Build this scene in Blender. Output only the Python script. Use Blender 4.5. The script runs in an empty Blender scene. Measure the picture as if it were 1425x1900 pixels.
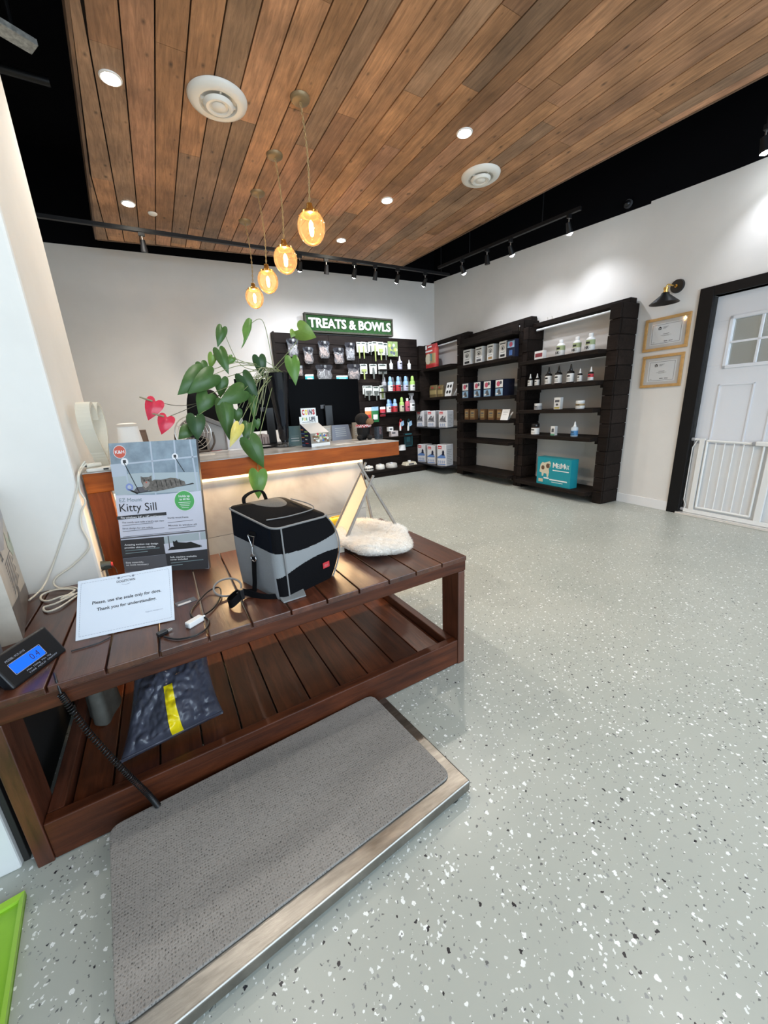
import bpy, bmesh, math, random
import numpy as np
from mathutils import Vector, Matrix
from mathutils import noise as mnoise
random.seed(7)
C = bpy.context.scene.collection
SC = bpy.context.scene
PI = math.pi

# ---------------------------------------------------------------- camera
CAM_H = 1.25
YAW, PITCH, ROLL, FPX = .520263669, -.272305906, -.0524659109, 694.46
def _basis():
    cz, sz = math.cos(YAW), math.sin(YAW)
    f = Vector((sz*math.cos(PITCH), cz*math.cos(PITCH), math.sin(PITCH)))
    r = Vector((cz, -sz, 0)); u = r.cross(f)
    r2 = r*math.cos(ROLL) + u*math.sin(ROLL)
    return r2, r2.cross(f), f
R_, U_, F_ = _basis()
EYE = Vector((0, 0, CAM_H))
cam = bpy.data.cameras.new('camera'); co = bpy.data.objects.new('camera', cam); C.objects.link(co)
co.matrix_world = Matrix(((R_.x, U_.x, -F_.x, 0), (R_.y, U_.y, -F_.y, 0), (R_.z, U_.z, -F_.z, CAM_H), (0, 0, 0, 1)))
cam.sensor_fit = 'VERTICAL'; cam.sensor_height = 24; cam.lens = 24*FPX/1900; cam.clip_start = .02
SC.camera = co
# ---------------------------------------------------------------- exposure, world, big lights
SC.view_settings.view_transform = 'Standard'; SC.view_settings.look = 'None'
SC.view_settings.gamma = 1; SC.view_settings.use_curve_mapping = False
SC.view_settings.exposure = 0.62
W = bpy.data.worlds.new('world'); SC.world = W; W.use_nodes = True
W.node_tree.nodes['Background'].inputs[0].default_value = (.62, .80, 1.0, 1)
W.node_tree.nodes['Background'].inputs[1].default_value = .55
def light(name, kind, loc, energy, color=(1, 1, 1), size=.1, target=None, spot=1.2, blend=.6, sy=None):
    l = bpy.data.lights.new(name, kind); l.energy = energy; l.color = color
    if kind == 'AREA':
        l.size = size
        if sy: l.shape = 'RECTANGLE'; l.size_y = sy
    elif kind == 'SPOT': l.spot_size = spot; l.spot_blend = blend; l.shadow_soft_size = size
    else: l.shadow_soft_size = size
    o = bpy.data.objects.new(name, l); C.objects.link(o); o.location = loc
    if target is not None:
        o.rotation_euler = (Vector(target)-Vector(loc)).to_track_quat('-Z', 'Y').to_euler()
    return o
DAY = (.72, .87, 1.0); WARM = (1.0, .80, .58); NEUT = (1.0, .93, .84); COOL = (.86, .91, 1.0)
light('shopfront_daylight', 'AREA', (1.6, -2.6, 1.9), 130, DAY, 5.0, (1.6, 3, .9), sy=2.8)

# ---------------------------------------------------------------- geometry helpers
def ray(px, py): return R_*((px-712.5)/FPX) - U_*((py-950)/FPX) + F_
def hit(px, py, axis, val):
    d = ray(px, py); return EYE + d*((val-EYE[axis])/d[axis])
CORNER = Vector((5.03, 6.4, 0))
TH = Vector((-.085, -1, 0)).normalized(); NN = Vector((-1, .085, 0)).normalized()
WROT = math.atan2(TH.y, TH.x)
def wpt(s, d, z): return CORNER + TH*s + NN*d + Vector((0, 0, z))
def hitw(px, py, d):
    dd = ray(px, py); p0 = CORNER + NN*d
    q = EYE + dd*((p0-EYE).dot(NN)/dd.dot(NN)); return (q-CORNER).dot(TH), q.z
def z1(px): return px   # readability only

class MB:
    def __init__(s): s.v = []; s.f = []; s.m = []; s.c = []
    def add(s, vs, fs, m=0, tone=None):
        b = len(s.v); s.v += [tuple(v) for v in vs]
        for f in fs: s.f.append([b+i for i in f]); s.m.append(m); s.c.append(tone)
        return s
    def box(s, x0, x1, y0, y1, z0, z1, m=0, tone=None):
        vs = [(x, y, z) for x in (x0, x1) for y in (y0, y1) for z in (z0, z1)]
        return s.add(vs, [(0, 1, 3, 2), (4, 6, 7, 5), (0, 4, 5, 1), (2, 3, 7, 6), (0, 2, 6, 4), (1, 5, 7, 3)], m, tone)
    def hexa(s, low, high, m=0, tone=None):
        n = len(low)
        return s.add(list(low)+list(high), [tuple(range(n))[::-1], tuple(range(n, 2*n))] + [(i, (i+1) % n, n+(i+1) % n, n+i) for i in range(n)], m, tone)
    def cyl(s, p0, p1, r0, r1=None, n=16, m=0, caps=True):
        r1 = r0 if r1 is None else r1
        p0, p1 = Vector(p0), Vector(p1); q = (p1-p0).to_track_quat('Z', 'Y')
        vs = [p + q @ Vector((r*math.cos(2*PI*i/n), r*math.sin(2*PI*i/n), 0)) for p, r in ((p0, r0), (p1, r1)) for i in range(n)]
        fs = [(i, (i+1) % n, n+(i+1) % n, n+i) for i in range(n)]
        if caps: fs += [tuple(range(n))[::-1], tuple(range(n, 2*n))]
        return s.add(vs, fs, m)
    def tube(s, pts, r, n=8, m=0, closed=False, caps=True):
        pts = [Vector(p) for p in pts]; k = len(pts); rr = r if hasattr(r, '__len__') else [r]*k
        up = None; vs = []
        for i in range(k):
            a = pts[(i-1) % k] if closed or i else pts[0]; b = pts[(i+1) % k] if closed or i < k-1 else pts[-1]
            t = (b-a); t = t.normalized() if t.length > 1e-9 else Vector((0, 0, 1))
            if up is None:
                up = Vector((0, 0, 1)) if abs(t.z) < .9 else Vector((1, 0, 0))
            x = t.cross(up)
            if x.length < 1e-6: x = t.orthogonal()
            x.normalize(); up = x.cross(t).normalized()
            vs += [pts[i] + (x*math.cos(2*PI*j/n) + up*math.sin(2*PI*j/n))*rr[i] for j in range(n)]
        fs = []
        for i in range(k if closed else k-1):
            a = i*n; b = ((i+1) % k)*n
            fs += [(a+j, a+(j+1) % n, b+(j+1) % n, b+j) for j in range(n)]
        if not closed and caps: fs += [tuple(range(n))[::-1], tuple(range((k-1)*n, k*n))]
        return s.add(vs, fs, m)
    def strap(s, pts, width_dir, w, t, m=0):
        pts = [Vector(p) for p in pts]; wd = [Vector(width_dir).normalized()]*len(pts) if not isinstance(width_dir, list) else [Vector(a).normalized() for a in width_dir]
        vs = []
        for i, p in enumerate(pts):
            a = pts[max(i-1, 0)]; b = pts[min(i+1, len(pts)-1)]; n = (b-a).cross(wd[i]).normalized()
            vs += [p+wd[i]*w/2+n*t/2, p-wd[i]*w/2+n*t/2, p-wd[i]*w/2-n*t/2, p+wd[i]*w/2-n*t/2]
        fs = [(0, 1, 2, 3), tuple(4*(len(pts)-1)+j for j in (3, 2, 1, 0))]
        for i in range(len(pts)-1):
            fs += [(4*i+j, 4*i+4+j, 4*i+4+(j+1) % 4, 4*i+(j+1) % 4) for j in range(4)]
        return s.add(vs, fs, m)
    def lathe(s, prof, n=24, o=(0, 0, 0), m=0, mi=None):
        vs = [(o[0]+r*math.cos(2*PI*i/n), o[1]+r*math.sin(2*PI*i/n), o[2]+z) for r, z in prof for i in range(n)]
        b = len(s.v); s.v += vs
        for k in range(len(prof)-1):
            for i in range(n):
                s.f.append([b+k*n+i, b+k*n+(i+1) % n, b+(k+1)*n+(i+1) % n, b+(k+1)*n+i]); s.m.append(mi[k] if mi else m); s.c.append(None)
        if prof[0][0] > 1e-5: s.f.append([b+i for i in range(n)][::-1]); s.m.append(mi[0] if mi else m); s.c.append(None)
        if prof[-1][0] > 1e-5: s.f.append([b+(len(prof)-1)*n+i for i in range(n)]); s.m.append(mi[-1] if mi else m); s.c.append(None)
        return s
    def grid(s, fn, nu, nv, m=0, mf=None, cu=False):
        vs = [fn(i/nu, j/nv) for i in range(nu if cu else nu+1) for j in range(nv+1)]
        b = len(s.v); s.v += [tuple(v) for v in vs]
        for i in range(nu):
            for j in range(nv):
                a = i*(nv+1)+j; c = ((i+1) % nu if cu else i+1)*(nv+1)+j
                s.f.append([b+a, b+c, b+c+1, b+a+1]); s.m.append(mf((i+.5)/nu, (j+.5)/nv) if mf else m); s.c.append(None)
        return s
    def build(s, name, mats, parent=None, loc=None, rot=None, smooth=False, bevel=0, seg=2, attr=False):
        me = bpy.data.meshes.new(name); me.from_pydata(s.v, [], s.f)
        for mt in (mats if isinstance(mats, (list, tuple)) else [mats]): me.materials.append(mt)
        me.polygons.foreach_set('material_index', s.m)
        if smooth:
            me.polygons.foreach_set('use_smooth', [True]*len(s.f))
            try: me.set_sharp_from_angle(angle=math.radians(50 if smooth is True else smooth))
            except Exception: pass
        if attr:
            a = me.color_attributes.new('tone', 'FLOAT_COLOR', 'CORNER'); k = 0
            for f, c in zip(s.f, s.c):
                for _ in f: a.data[k].color = (c or (.5, .5, .5))+(1,); k += 1
        me.update()
        o = bpy.data.objects.new(name, me); C.objects.link(o)
        if parent is not None: o.parent = parent
        if loc is not None: o.location = loc
        if rot is not None: o.rotation_euler = rot
        if bevel:
            md = o.modifiers.new('bevel', 'BEVEL'); md.width = bevel; md.segments = seg; md.limit_method = 'ANGLE'; md.harden_normals = False
        return o

_TX = {}
def text_geo(t, bold=0):
    if (t, bold) in _TX: return _TX[(t, bold)]
    cu = bpy.data.curves.new('t', 'FONT'); cu.body = t; cu.size = 1; cu.offset = bold; cu.resolution_u = 3; cu.align_x = 'LEFT'
    o = bpy.data.objects.new('t', cu); C.objects.link(o); bpy.context.view_layer.update()
    me = bpy.data.meshes.new_from_object(o)
    vs = [tuple(v.co[:2]) for v in me.vertices]; fs = [tuple(p.vertices) for p in me.polygons]
    bpy.data.objects.remove(o); bpy.data.curves.remove(cu); bpy.data.meshes.remove(me)
    _TX[(t, bold)] = (vs, fs); return vs, fs
class Face:
    """a flat rectangle: o = lower left corner, ux / uz unit axes, n outward normal"""
    def __init__(s, o, ux, uz, off=.0006):
        s.o = Vector(o); s.ux = Vector(ux).normalized(); s.uz = Vector(uz).normalized(); s.n = s.ux.cross(s.uz).normalized(); s.off = off; s.k = 0
    def at(s, u, v, e=0): return s.o + s.ux*u + s.uz*v + s.n*(s.off+e)
    def poly(s, mb, pts, m, e=0): mb.add([s.at(u, v, e) for u, v in pts], [tuple(range(len(pts)))], m)
    def rect(s, mb, u0, v0, u1, v1, m, e=0): s.poly(mb, [(u0, v0), (u1, v0), (u1, v1), (u0, v1)], m, e)
    def disc(s, mb, u, v, r, m, e=0, n=24, ry=None):
        ry = ry or r; s.poly(mb, [(u+r*math.cos(2*PI*i/n), v+ry*math.sin(2*PI*i/n)) for i in range(n)], m, e)
    def line(s, mb, pts, w, m, e=0):
        for (a, b), (c, d) in zip(pts[:-1], pts[1:]):
            L = math.hypot(c-a, d-b) or 1; nx, ny = -(d-b)/L*w/2, (c-a)/L*w/2
            s.poly(mb, [(a-nx, b-ny), (c-nx, d-ny), (c+nx, d+ny), (a+nx, b+ny)], m, e)
    def text(s, mb, t, u, v, h=None, w=None, m=0, e=0, bold=0, depth=0, center=False, rot=0):
        vs, fs = text_geo(t, bold)
        if not vs: return
        xs = [a for a, b in vs]; ys = [b for a, b in vs]; x0, x1 = min(xs), max(xs)
        sy = h/.70 if h else None; sx = w/(x1-x0) if w else sy; sy = sy or sx
        du = -(x1-x0)*sx/2 if center else 0
        cr, sr = math.cos(rot), math.sin(rot)
        pp = [((a-x0)*sx+du, b*sy) for a, b in vs]
        pp = [(u+a*cr-b*sr, v+a*sr+b*cr) for a, b in pp]
        if not depth: mb.add([s.at(a, b, e) for a, b in pp], fs, m)
        else:
            n = len(pp); top = [s.at(a, b, e+depth) for a, b in pp]; bot = [s.at(a, b, e) for a, b in pp]
            ec = {}
            for f in fs:
                for i in range(len(f)): ec[(f[i], f[(i+1) % len(f)])] = 1
            side = [(a, b, b+n, a+n) for (a, b) in ec if (b, a) not in ec]
            mb.add(bot+top, [tuple(i+n for i in f) for f in fs]+side, m)
def homog(quad, w, h):
    """pixel quad (TL,TR,BR,BL) -> rect coords (u right, v up)"""
    dst = [(0, h), (w, h), (w, 0), (0, 0)]; A = []; b = []
    for (x, y), (u, v) in zip(quad, dst):
        A += [[x, y, 1, 0, 0, 0, -u*x, -u*y], [0, 0, 0, x, y, 1, -v*x, -v*y]]; b += [u, v]
    q = np.linalg.solve(np.array(A, float), np.array(b, float))
    def f(x, y):
        d = q[6]*x+q[7]*y+1; return ((q[0]*x+q[1]*y+q[2])/d, (q[3]*x+q[4]*y+q[5])/d)
    return f
def spline(pts, n=8):
    pts = [Vector(p) for p in pts]; out = []
    for i in range(len(pts)-1):
        p0 = pts[max(i-1, 0)]; p1 = pts[i]; p2 = pts[i+1]; p3 = pts[min(i+2, len(pts)-1)]
        for k in range(n):
            t = k/n; out.append(.5*((2*p1)+(p2-p0)*t+(2*p0-5*p1+4*p2-p3)*t*t+(3*p1-p0-3*p2+p3)*t**3))
    return out+[pts[-1]]
def thing(name, label, cat, loc=(0, 0, 0), rotz=0, group=None):
    o = bpy.data.objects.new(name, None); C.objects.link(o); o.location = loc; o.rotation_euler = (0, 0, rotz); o.empty_display_size = .05
    return tag(o, label, cat, group)
def tag(o, label, cat, group=None):
    o['label'] = label; o['category'] = cat
    if group: o['group'] = group
    return o
def struct(o): o['kind'] = 'structure'; return o
def dup(root, loc=None, rotz=None, label=None):
    r = root.copy(); C.objects.link(r)
    if loc is not None: r.location = loc
    if rotz is not None: r.rotation_euler = (0, 0, rotz)
    if label: r['label'] = label
    for ch in [o for o in C.objects if o.parent == root]:
        c = ch.copy(); C.objects.link(c); c.parent = r
        for g in [o for o in C.objects if o.parent == ch]:
            d = g.copy(); C.objects.link(d); d.parent = c
    return r

# ---------------------------------------------------------------- materials
_M = {}
def mat(name, col, rough=.5, metal=0, noise=0, nscale=20, bump=0, bscale=200, spec=None, emit=None, estr=1, trans=0, alpha=1, ior=1.45, coat=0, stretch=None, col2=None):
    if name in _M: return _M[name]
    m = bpy.data.materials.new(name); m.use_nodes = True; nt = m.node_tree; b = nt.nodes['Principled BSDF']
    b.inputs['Base Color'].default_value = (*col, 1); b.inputs['Roughness'].default_value = rough; b.inputs['Metallic'].default_value = metal
    if spec is not None: b.inputs['Specular IOR Level'].default_value = spec
    b.inputs['IOR'].default_value = ior
    if trans: b.inputs['Transmission Weight'].default_value = trans
    if alpha < 1: b.inputs['Alpha'].default_value = alpha
    if coat: b.inputs['Coat Weight'].default_value = coat; b.inputs['Coat Roughness'].default_value = .12
    if emit: b.inputs['Emission Color'].default_value = (*emit, 1); b.inputs['Emission Strength'].default_value = estr
    tc = nt.nodes.new('ShaderNodeTexCoord'); mp = nt.nodes.new('ShaderNodeMapping'); nt.links.new(tc.outputs['Object'], mp.inputs[0])
    if stretch: mp.inputs['Scale'].default_value = stretch
    if noise or col2:
        n = nt.nodes.new('ShaderNodeTexNoise'); n.inputs['Scale'].default_value = nscale; n.inputs['Detail'].default_value = 6; n.inputs['Roughness'].default_value = .6
        nt.links.new(mp.outputs[0], n.inputs[0])
        r = nt.nodes.new('ShaderNodeValToRGB'); nt.links.new(n.outputs[0], r.inputs[0])
        r.color_ramp.elements[0].position = .32; r.color_ramp.elements[1].position = .68
        a = col2 or tuple(c*(1-noise) for c in col); r.color_ramp.elements[0].color = (*a, 1)
        c1 = col if col2 else tuple(min(1, c*(1+noise)) for c in col); r.color_ramp.elements[1].color = (*c1, 1)
        nt.links.new(r.outputs[0], b.inputs['Base Color'])
    if bump:
        n = nt.nodes.new('ShaderNodeTexNoise'); n.inputs['Scale'].default_value = bscale; n.inputs['Detail'].default_value = 3
        nt.links.new(mp.outputs[0], n.inputs[0])
        bp = nt.nodes.new('ShaderNodeBump'); bp.inputs['Strength'].default_value = bump; bp.inputs['Distance'].default_value = .002
        nt.links.new(n.outputs[0], bp.inputs['Height']); nt.links.new(bp.outputs[0], b.inputs['Normal'])
    _M[name] = m; return m
def flat(col, rough=.55): return mat('paint_%02x%02x%02x_%d' % (*[int(255*min(1, c)) for c in col], int(rough*100)), col, rough)
def woodmat(name, c1, c2, rough=.4, axis=0, scale=9, attr=False, coat=0, bump=.25, knots=False, spec=.5):
    m = bpy.data.materials.new(name); m.use_nodes = True; nt = m.node_tree; b = nt.nodes['Principled BSDF']; b.inputs['Roughness'].default_value = rough; b.inputs['Specular IOR Level'].default_value = spec
    if coat: b.inputs['Coat Weight'].default_value = coat; b.inputs['Coat Roughness'].default_value = .2
    tc = nt.nodes.new('ShaderNodeTexCoord'); mp = nt.nodes.new('ShaderNodeMapping'); nt.links.new(tc.outputs['Object'], mp.inputs[0])
    sc = [6, 6, 6]; sc[axis] = .55; mp.inputs['Scale'].default_value = sc
    n = nt.nodes.new('ShaderNodeTexNoise'); n.inputs['Scale'].default_value = scale; n.inputs['Detail'].default_value = 8; n.inputs['Roughness'].default_value = .65; n.inputs['Distortion'].default_value = .6
    nt.links.new(mp.outputs[0], n.inputs[0])
    r = nt.nodes.new('ShaderNodeValToRGB'); r.color_ramp.elements[0].position = .3; r.color_ramp.elements[1].position = .7
    r.color_ramp.elements[0].color = (*c1, 1); r.color_ramp.elements[1].color = (*c2, 1); nt.links.new(n.outputs[0], r.inputs[0])
    last = r.outputs[0]
    n2 = nt.nodes.new('ShaderNodeTexNoise'); n2.inputs['Scale'].default_value = 3.5; n2.inputs['Detail'].default_value = 3; nt.links.new(tc.outputs['Object'], n2.inputs[0])
    mr = nt.nodes.new('ShaderNodeMapRange'); mr.inputs[1].default_value = .3; mr.inputs[2].default_value = .7; mr.inputs[3].default_value = .7; mr.inputs[4].default_value = 1.25; nt.links.new(n2.outputs[0], mr.inputs[0])
    mx = nt.nodes.new('ShaderNodeMix'); mx.data_type = 'RGBA'; mx.blend_type = 'MULTIPLY'; mx.inputs[0].default_value = 1
    nt.links.new(last, mx.inputs[6]); nt.links.new(mr.outputs[0], mx.inputs[7]); last = mx.outputs[2]
    if attr:
        at = nt.nodes.new('ShaderNodeVertexColor'); at.layer_name = 'tone'
        m2 = nt.nodes.new('ShaderNodeMix'); m2.data_type = 'RGBA'; m2.blend_type = 'MULTIPLY'; m2.inputs[0].default_value = 1
        nt.links.new(last, m2.inputs[6]); nt.links.new(at.outputs[0], m2.inputs[7]); last = m2.outputs[2]
    if knots:
        vo = nt.nodes.new('ShaderNodeTexVoronoi'); vo.voronoi_dimensions = '2D'; vo.inputs['Scale'].default_value = 5.2; mk = nt.nodes.new('ShaderNodeMapping'); mk.inputs['Scale'].default_value = (1.3, .75, 1)
        nt.links.new(tc.outputs['Object'], mk.inputs[0]); nt.links.new(mk.outputs[0], vo.inputs[0])
        kr = nt.nodes.new('ShaderNodeMapRange'); kr.inputs[1].default_value = .015; kr.inputs[2].default_value = .12; kr.inputs[3].default_value = .25; kr.inputs[4].default_value = 1; sk = nt.nodes.new('ShaderNodeSeparateColor'); nt.links.new(vo.outputs['Color'], sk.inputs[0]); mk2 = nt.nodes.new('ShaderNodeMath'); mk2.operation = 'MULTIPLY_ADD'; nt.links.new(sk.outputs[0], mk2.inputs[0]); mk2.inputs[1].default_value = .16; nt.links.new(vo.outputs['Distance'], mk2.inputs[2]); nt.links.new(mk2.outputs[0], kr.inputs[0])
        m3 = nt.nodes.new('ShaderNodeMix'); m3.data_type = 'RGBA'; m3.blend_type = 'MULTIPLY'; m3.inputs[0].default_value = 1
        nt.links.new(last, m3.inputs[6]); nt.links.new(kr.outputs[0], m3.inputs[7]); last = m3.outputs[2]
    nt.links.new(last, b.inputs['Base Color'])
    bp = nt.nodes.new('ShaderNodeBump'); bp.inputs['Strength'].default_value = bump; bp.inputs['Distance'].default_value = .004
    nt.links.new(n.outputs[0], bp.inputs['Height']); nt.links.new(bp.outputs[0], b.inputs['Normal'])
    return m
def emis(name, col, s):
    m = bpy.data.materials.new(name); m.use_nodes = True; nt = m.node_tree; nt.nodes.clear()
    e = nt.nodes.new('ShaderNodeEmission'); e.inputs[0].default_value = (*col, 1); e.inputs[1].default_value = s
    o = nt.nodes.new('ShaderNodeOutputMaterial'); nt.links.new(e.outputs[0], o.inputs[0]); return m

M_WALL = mat('wall_paint', (.74, .715, .68), .85, noise=.02, nscale=4, bump=.08, bscale=90)
M_PILLAR = mat('pillar_paint', (.76, .745, .70), .7, noise=.03, nscale=3, bump=.08, bscale=60)
M_BLACK = mat('black_paint', (.0025, .0025, .0035), .9, spec=.1)
M_METALBLK = mat('black_metal', (.012, .012, .013), .4)
M_TRIM = mat('white_trim', (.80, .80, .80), .4)
M_CEIL = woodmat('cedar_boards', (.27, .130, .056), (.56, .285, .130), .6, axis=1, attr=True, knots=True)
M_PALLET = woodmat('dark_stained_pallet_wood', (.006, .004, .003), (.019, .0125, .0095), .65, axis=0, scale=7, spec=.15)
M_PALLETV = woodmat('dark_stained_slats', (.007, .0045, .0035), (.020, .013, .0105), .65, axis=0, scale=7, attr=True, spec=.15)
M_BENCH = woodmat('red_brown_stained_wood', (.030, .0085, .004), (.105, .032, .013), .33, axis=1, scale=6, attr=True, coat=.22)
M_BENCHX = woodmat('red_brown_rail_wood', (.028, .0070, .0030), (.100, .026, .009), .42, axis=0, scale=6, spec=.3)
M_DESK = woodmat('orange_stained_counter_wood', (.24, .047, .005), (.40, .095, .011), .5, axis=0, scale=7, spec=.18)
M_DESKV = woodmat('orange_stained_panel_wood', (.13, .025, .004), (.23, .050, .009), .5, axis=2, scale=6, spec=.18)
M_WHITE = mat('white_plastic', (.78, .78, .77), .35)
M_PAPER = mat('white_paper', (.82, .84, .86), .45)
M_BRASS = mat('brass', (.80, .52, .16), .25, 1)
M_STEEL = mat('steel', (.62, .60, .57), .3, 1)
M_BLKPL = mat('black_plastic', (.006, .006, .007), .35)
M_INK = mat('black_ink', (.02, .02, .02), .6)

def floor_mat():
    m = bpy.data.materials.new('flake_epoxy_floor'); m.use_nodes = True; nt = m.node_tree; b = nt.nodes['Principled BSDF']
    tc = nt.nodes.new('ShaderNodeTexCoord')
    nb = nt.nodes.new('ShaderNodeTexNoise'); nb.inputs['Scale'].default_value = 1.2; nb.inputs['Detail'].default_value = 4; nt.links.new(tc.outputs['Object'], nb.inputs[0])
    rb = nt.nodes.new('ShaderNodeValToRGB'); rb.color_ramp.elements[0].position = .35; rb.color_ramp.elements[1].position = .65
    rb.color_ramp.elements[0].color = (.385, .405, .365, 1); rb.color_ramp.elements[1].color = (.43, .445, .40, 1); nt.links.new(nb.outputs[0], rb.inputs[0])
    last = rb.outputs[0]
    nz = nt.nodes.new('ShaderNodeTexNoise'); nz.inputs['Scale'].default_value = 110; nt.links.new(tc.outputs['Object'], nz.inputs[0])
    ad = nt.nodes.new('ShaderNodeMix'); ad.data_type = 'RGBA'; ad.blend_type = 'ADD'; ad.inputs[0].default_value = .014
    nt.links.new(tc.outputs['Object'], ad.inputs[6]); nt.links.new(nz.outputs['Color'], ad.inputs[7])
    for scale, thr, sel, col, mx_ in ((52, .32, (.0, .12), (.84, .86, .84), 1), (56, .27, (.5, .54), (.02, .02, .025), 1), (105, .38, (.0, .18), (.80, .82, .80), .85), (112, .33, (.6, .70), (.06, .06, .07), .8), (90, .33, (.3, .40), (.22, .23, .235), .7)):
        vo = nt.nodes.new('ShaderNodeTexVoronoi'); vo.voronoi_dimensions = '2D'; vo.inputs['Scale'].default_value = scale; nt.links.new(ad.outputs[2], vo.inputs[0])
        mp = nt.nodes.new('ShaderNodeMapping'); mp.inputs['Location'].default_value = (scale*.37, scale*.11, 0); nt.links.new(ad.outputs[2], mp.inputs[0]); nt.links.new(mp.outputs[0], vo.inputs[0])
        sp = nt.nodes.new('ShaderNodeSeparateColor'); nt.links.new(vo.outputs['Color'], sp.inputs[0])
        rr = nt.nodes.new('ShaderNodeMath'); rr.operation = 'MULTIPLY'; nt.links.new(sp.outputs[2], rr.inputs[0]); rr.inputs[1].default_value = thr
        lt = nt.nodes.new('ShaderNodeMath'); lt.operation = 'LESS_THAN'; nt.links.new(vo.outputs['Distance'], lt.inputs[0]); nt.links.new(rr.outputs[0], lt.inputs[1])
        cmpn = nt.nodes.new('ShaderNodeMath'); cmpn.operation = 'COMPARE'; nt.links.new(sp.outputs[0], cmpn.inputs[0]); cmpn.inputs[1].default_value = sum(sel)/2; cmpn.inputs[2].default_value = (sel[1]-sel[0])/2
        mu = nt.nodes.new('ShaderNodeMath'); mu.operation = 'MULTIPLY'; nt.links.new(lt.outputs[0], mu.inputs[0]); nt.links.new(cmpn.outputs[0], mu.inputs[1])
        mu2 = nt.nodes.new('ShaderNodeMath'); mu2.operation = 'MULTIPLY'; nt.links.new(mu.outputs[0], mu2.inputs[0]); mu2.inputs[1].default_value = mx_
        mx = nt.nodes.new('ShaderNodeMix'); mx.data_type = 'RGBA'; nt.links.new(mu2.outputs[0], mx.inputs[0]); nt.links.new(last, mx.inputs[6]); mx.inputs[7].default_value = (*col, 1); last = mx.outputs[2]
    nt.links.new(last, b.inputs['Base Color']); b.inputs['Roughness'].default_value = .32; b.inputs['Specular IOR Level'].default_value = .45
    n3 = nt.nodes.new('ShaderNodeTexNoise'); n3.inputs['Scale'].default_value = 60; nt.links.new(tc.outputs['Object'], n3.inputs[0])
    bp = nt.nodes.new('ShaderNodeBump'); bp.inputs['Strength'].default_value = .12; bp.inputs['Distance'].default_value = .002; nt.links.new(n3.outputs[0], bp.inputs['Height']); nt.links.new(bp.outputs[0], b.inputs['Normal'])
    return m
M_FLOOR = floor_mat()

# ================================================================= SETTING
XL, YF = -2.4, -2.0           # left wall of the room, open shopfront line
E1 = wpt(9.0, 0, 0)
mb = MB(); mb.hexa([(XL-.2, YF, -.1), (5.2, YF, -.1), (5.2, 6.6, -.1), (XL-.2, 6.6, -.1)], [(XL-.2, YF, 0), (5.2, YF, 0), (5.2, 6.6, 0), (XL-.2, 6.6, 0)])
struct(mb.build('floor', M_FLOOR))
mb = MB(); mb.box(XL-.2, 5.4, YF, 6.8, 4.3, 4.4)
struct(mb.build('ceiling', M_BLACK))
# back wall: white up to a paint line, black above
def ztop_back(x): return 3.331 + (x+.733)/(4.963+.733)*(3.482-3.331)
xr = CORNER.x
mb = MB(); pts = [(XL, 0), (xr+.12, 0), (xr+.12, ztop_back(xr)), (XL, ztop_back(XL))]
mb.hexa([(x, 6.4, z) for x, z in pts], [(x, 6.55, z) for x, z in pts], 0)
pts = [(XL, ztop_back(XL)), (xr+.12, ztop_back(xr)), (xr+.12, 4.3), (XL, 4.3)]
mb.hexa([(x, 6.4, z) for x, z in pts], [(x, 6.55, z) for x, z in pts], 1)
struct(mb.build('wall_back', [M_WALL, M_BLACK]))
mb = MB()
# right wall with door opening (s measured from the far corner towards the camera)
D0, D1, DH = 4.67, 5.60, 2.085
def wall_piece(mb, pts, m): mb.hexa([wpt(s, 0, z) for s, z in pts][::-1], [wpt(s, -.14, z) for s, z in pts][::-1], m)
TOPR = [(0, 3.512), (3.98, 3.095), (3.98, 3.115), (4.88, 3.036), (9, 2.9)]
wall_piece(mb, [(0, 0), (D0, 0), (D0, 3.05), (3.98, 3.115), (3.98, 3.095), (0, 3.512)], 0)
wall_piece(mb, [(D0, DH), (D1, DH), (D1, 2.99), (D0, 3.05)], 0)
wall_piece(mb, [(D1, 0), (9, 0), (9, 2.9), (D1, 2.99)], 0)
wall_piece(mb, [(0, 3.512), (3.98, 3.095), (3.98, 3.115), (D0, 3.05), (D1, 2.99), (9, 2.9), (9, 4.3), (0, 4.3)], 1)
struct(mb.build('wall_right', [M_WALL, M_BLACK]))
mb = MB()
mb.hexa([wpt(3.99, 0, 0), wpt(D0-.11, 0, 0), wpt(D0-.11, .013, 0), wpt(3.99, .013, 0)], [wpt(3.99, 0, .105), wpt(D0-.11, 0, .105), wpt(D0-.11, .013, .105), wpt(3.99, .013, .105)])
mb.hexa([wpt(D1+.11, 0, 0), wpt(9, 0, 0), wpt(9, .013, 0), wpt(D1+.11, .013, 0)], [wpt(D1+.11, 0, .105), wpt(9, 0, .105), wpt(9, .013, .105), wpt(D1+.11, .013, .105)])
struct(mb.build('baseboard_right', M_TRIM, bevel=.003))
mb = MB(); mb.box(XL, .3, 6.387, 6.4, 0, .105); mb.box(.3, 1.78, 6.387, 6.4, 0, .105); struct(mb.build('baseboard_back', M_TRIM, bevel=.003))
mb = MB(); mb.box(XL-.15, XL, YF, 6.4, 0, 3.3, 0); mb.box(XL-.15, XL, YF, 6.4, 3.3, 4.3, 1)
struct(mb.build('wall_left', [M_WALL, M_BLACK]))
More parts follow.
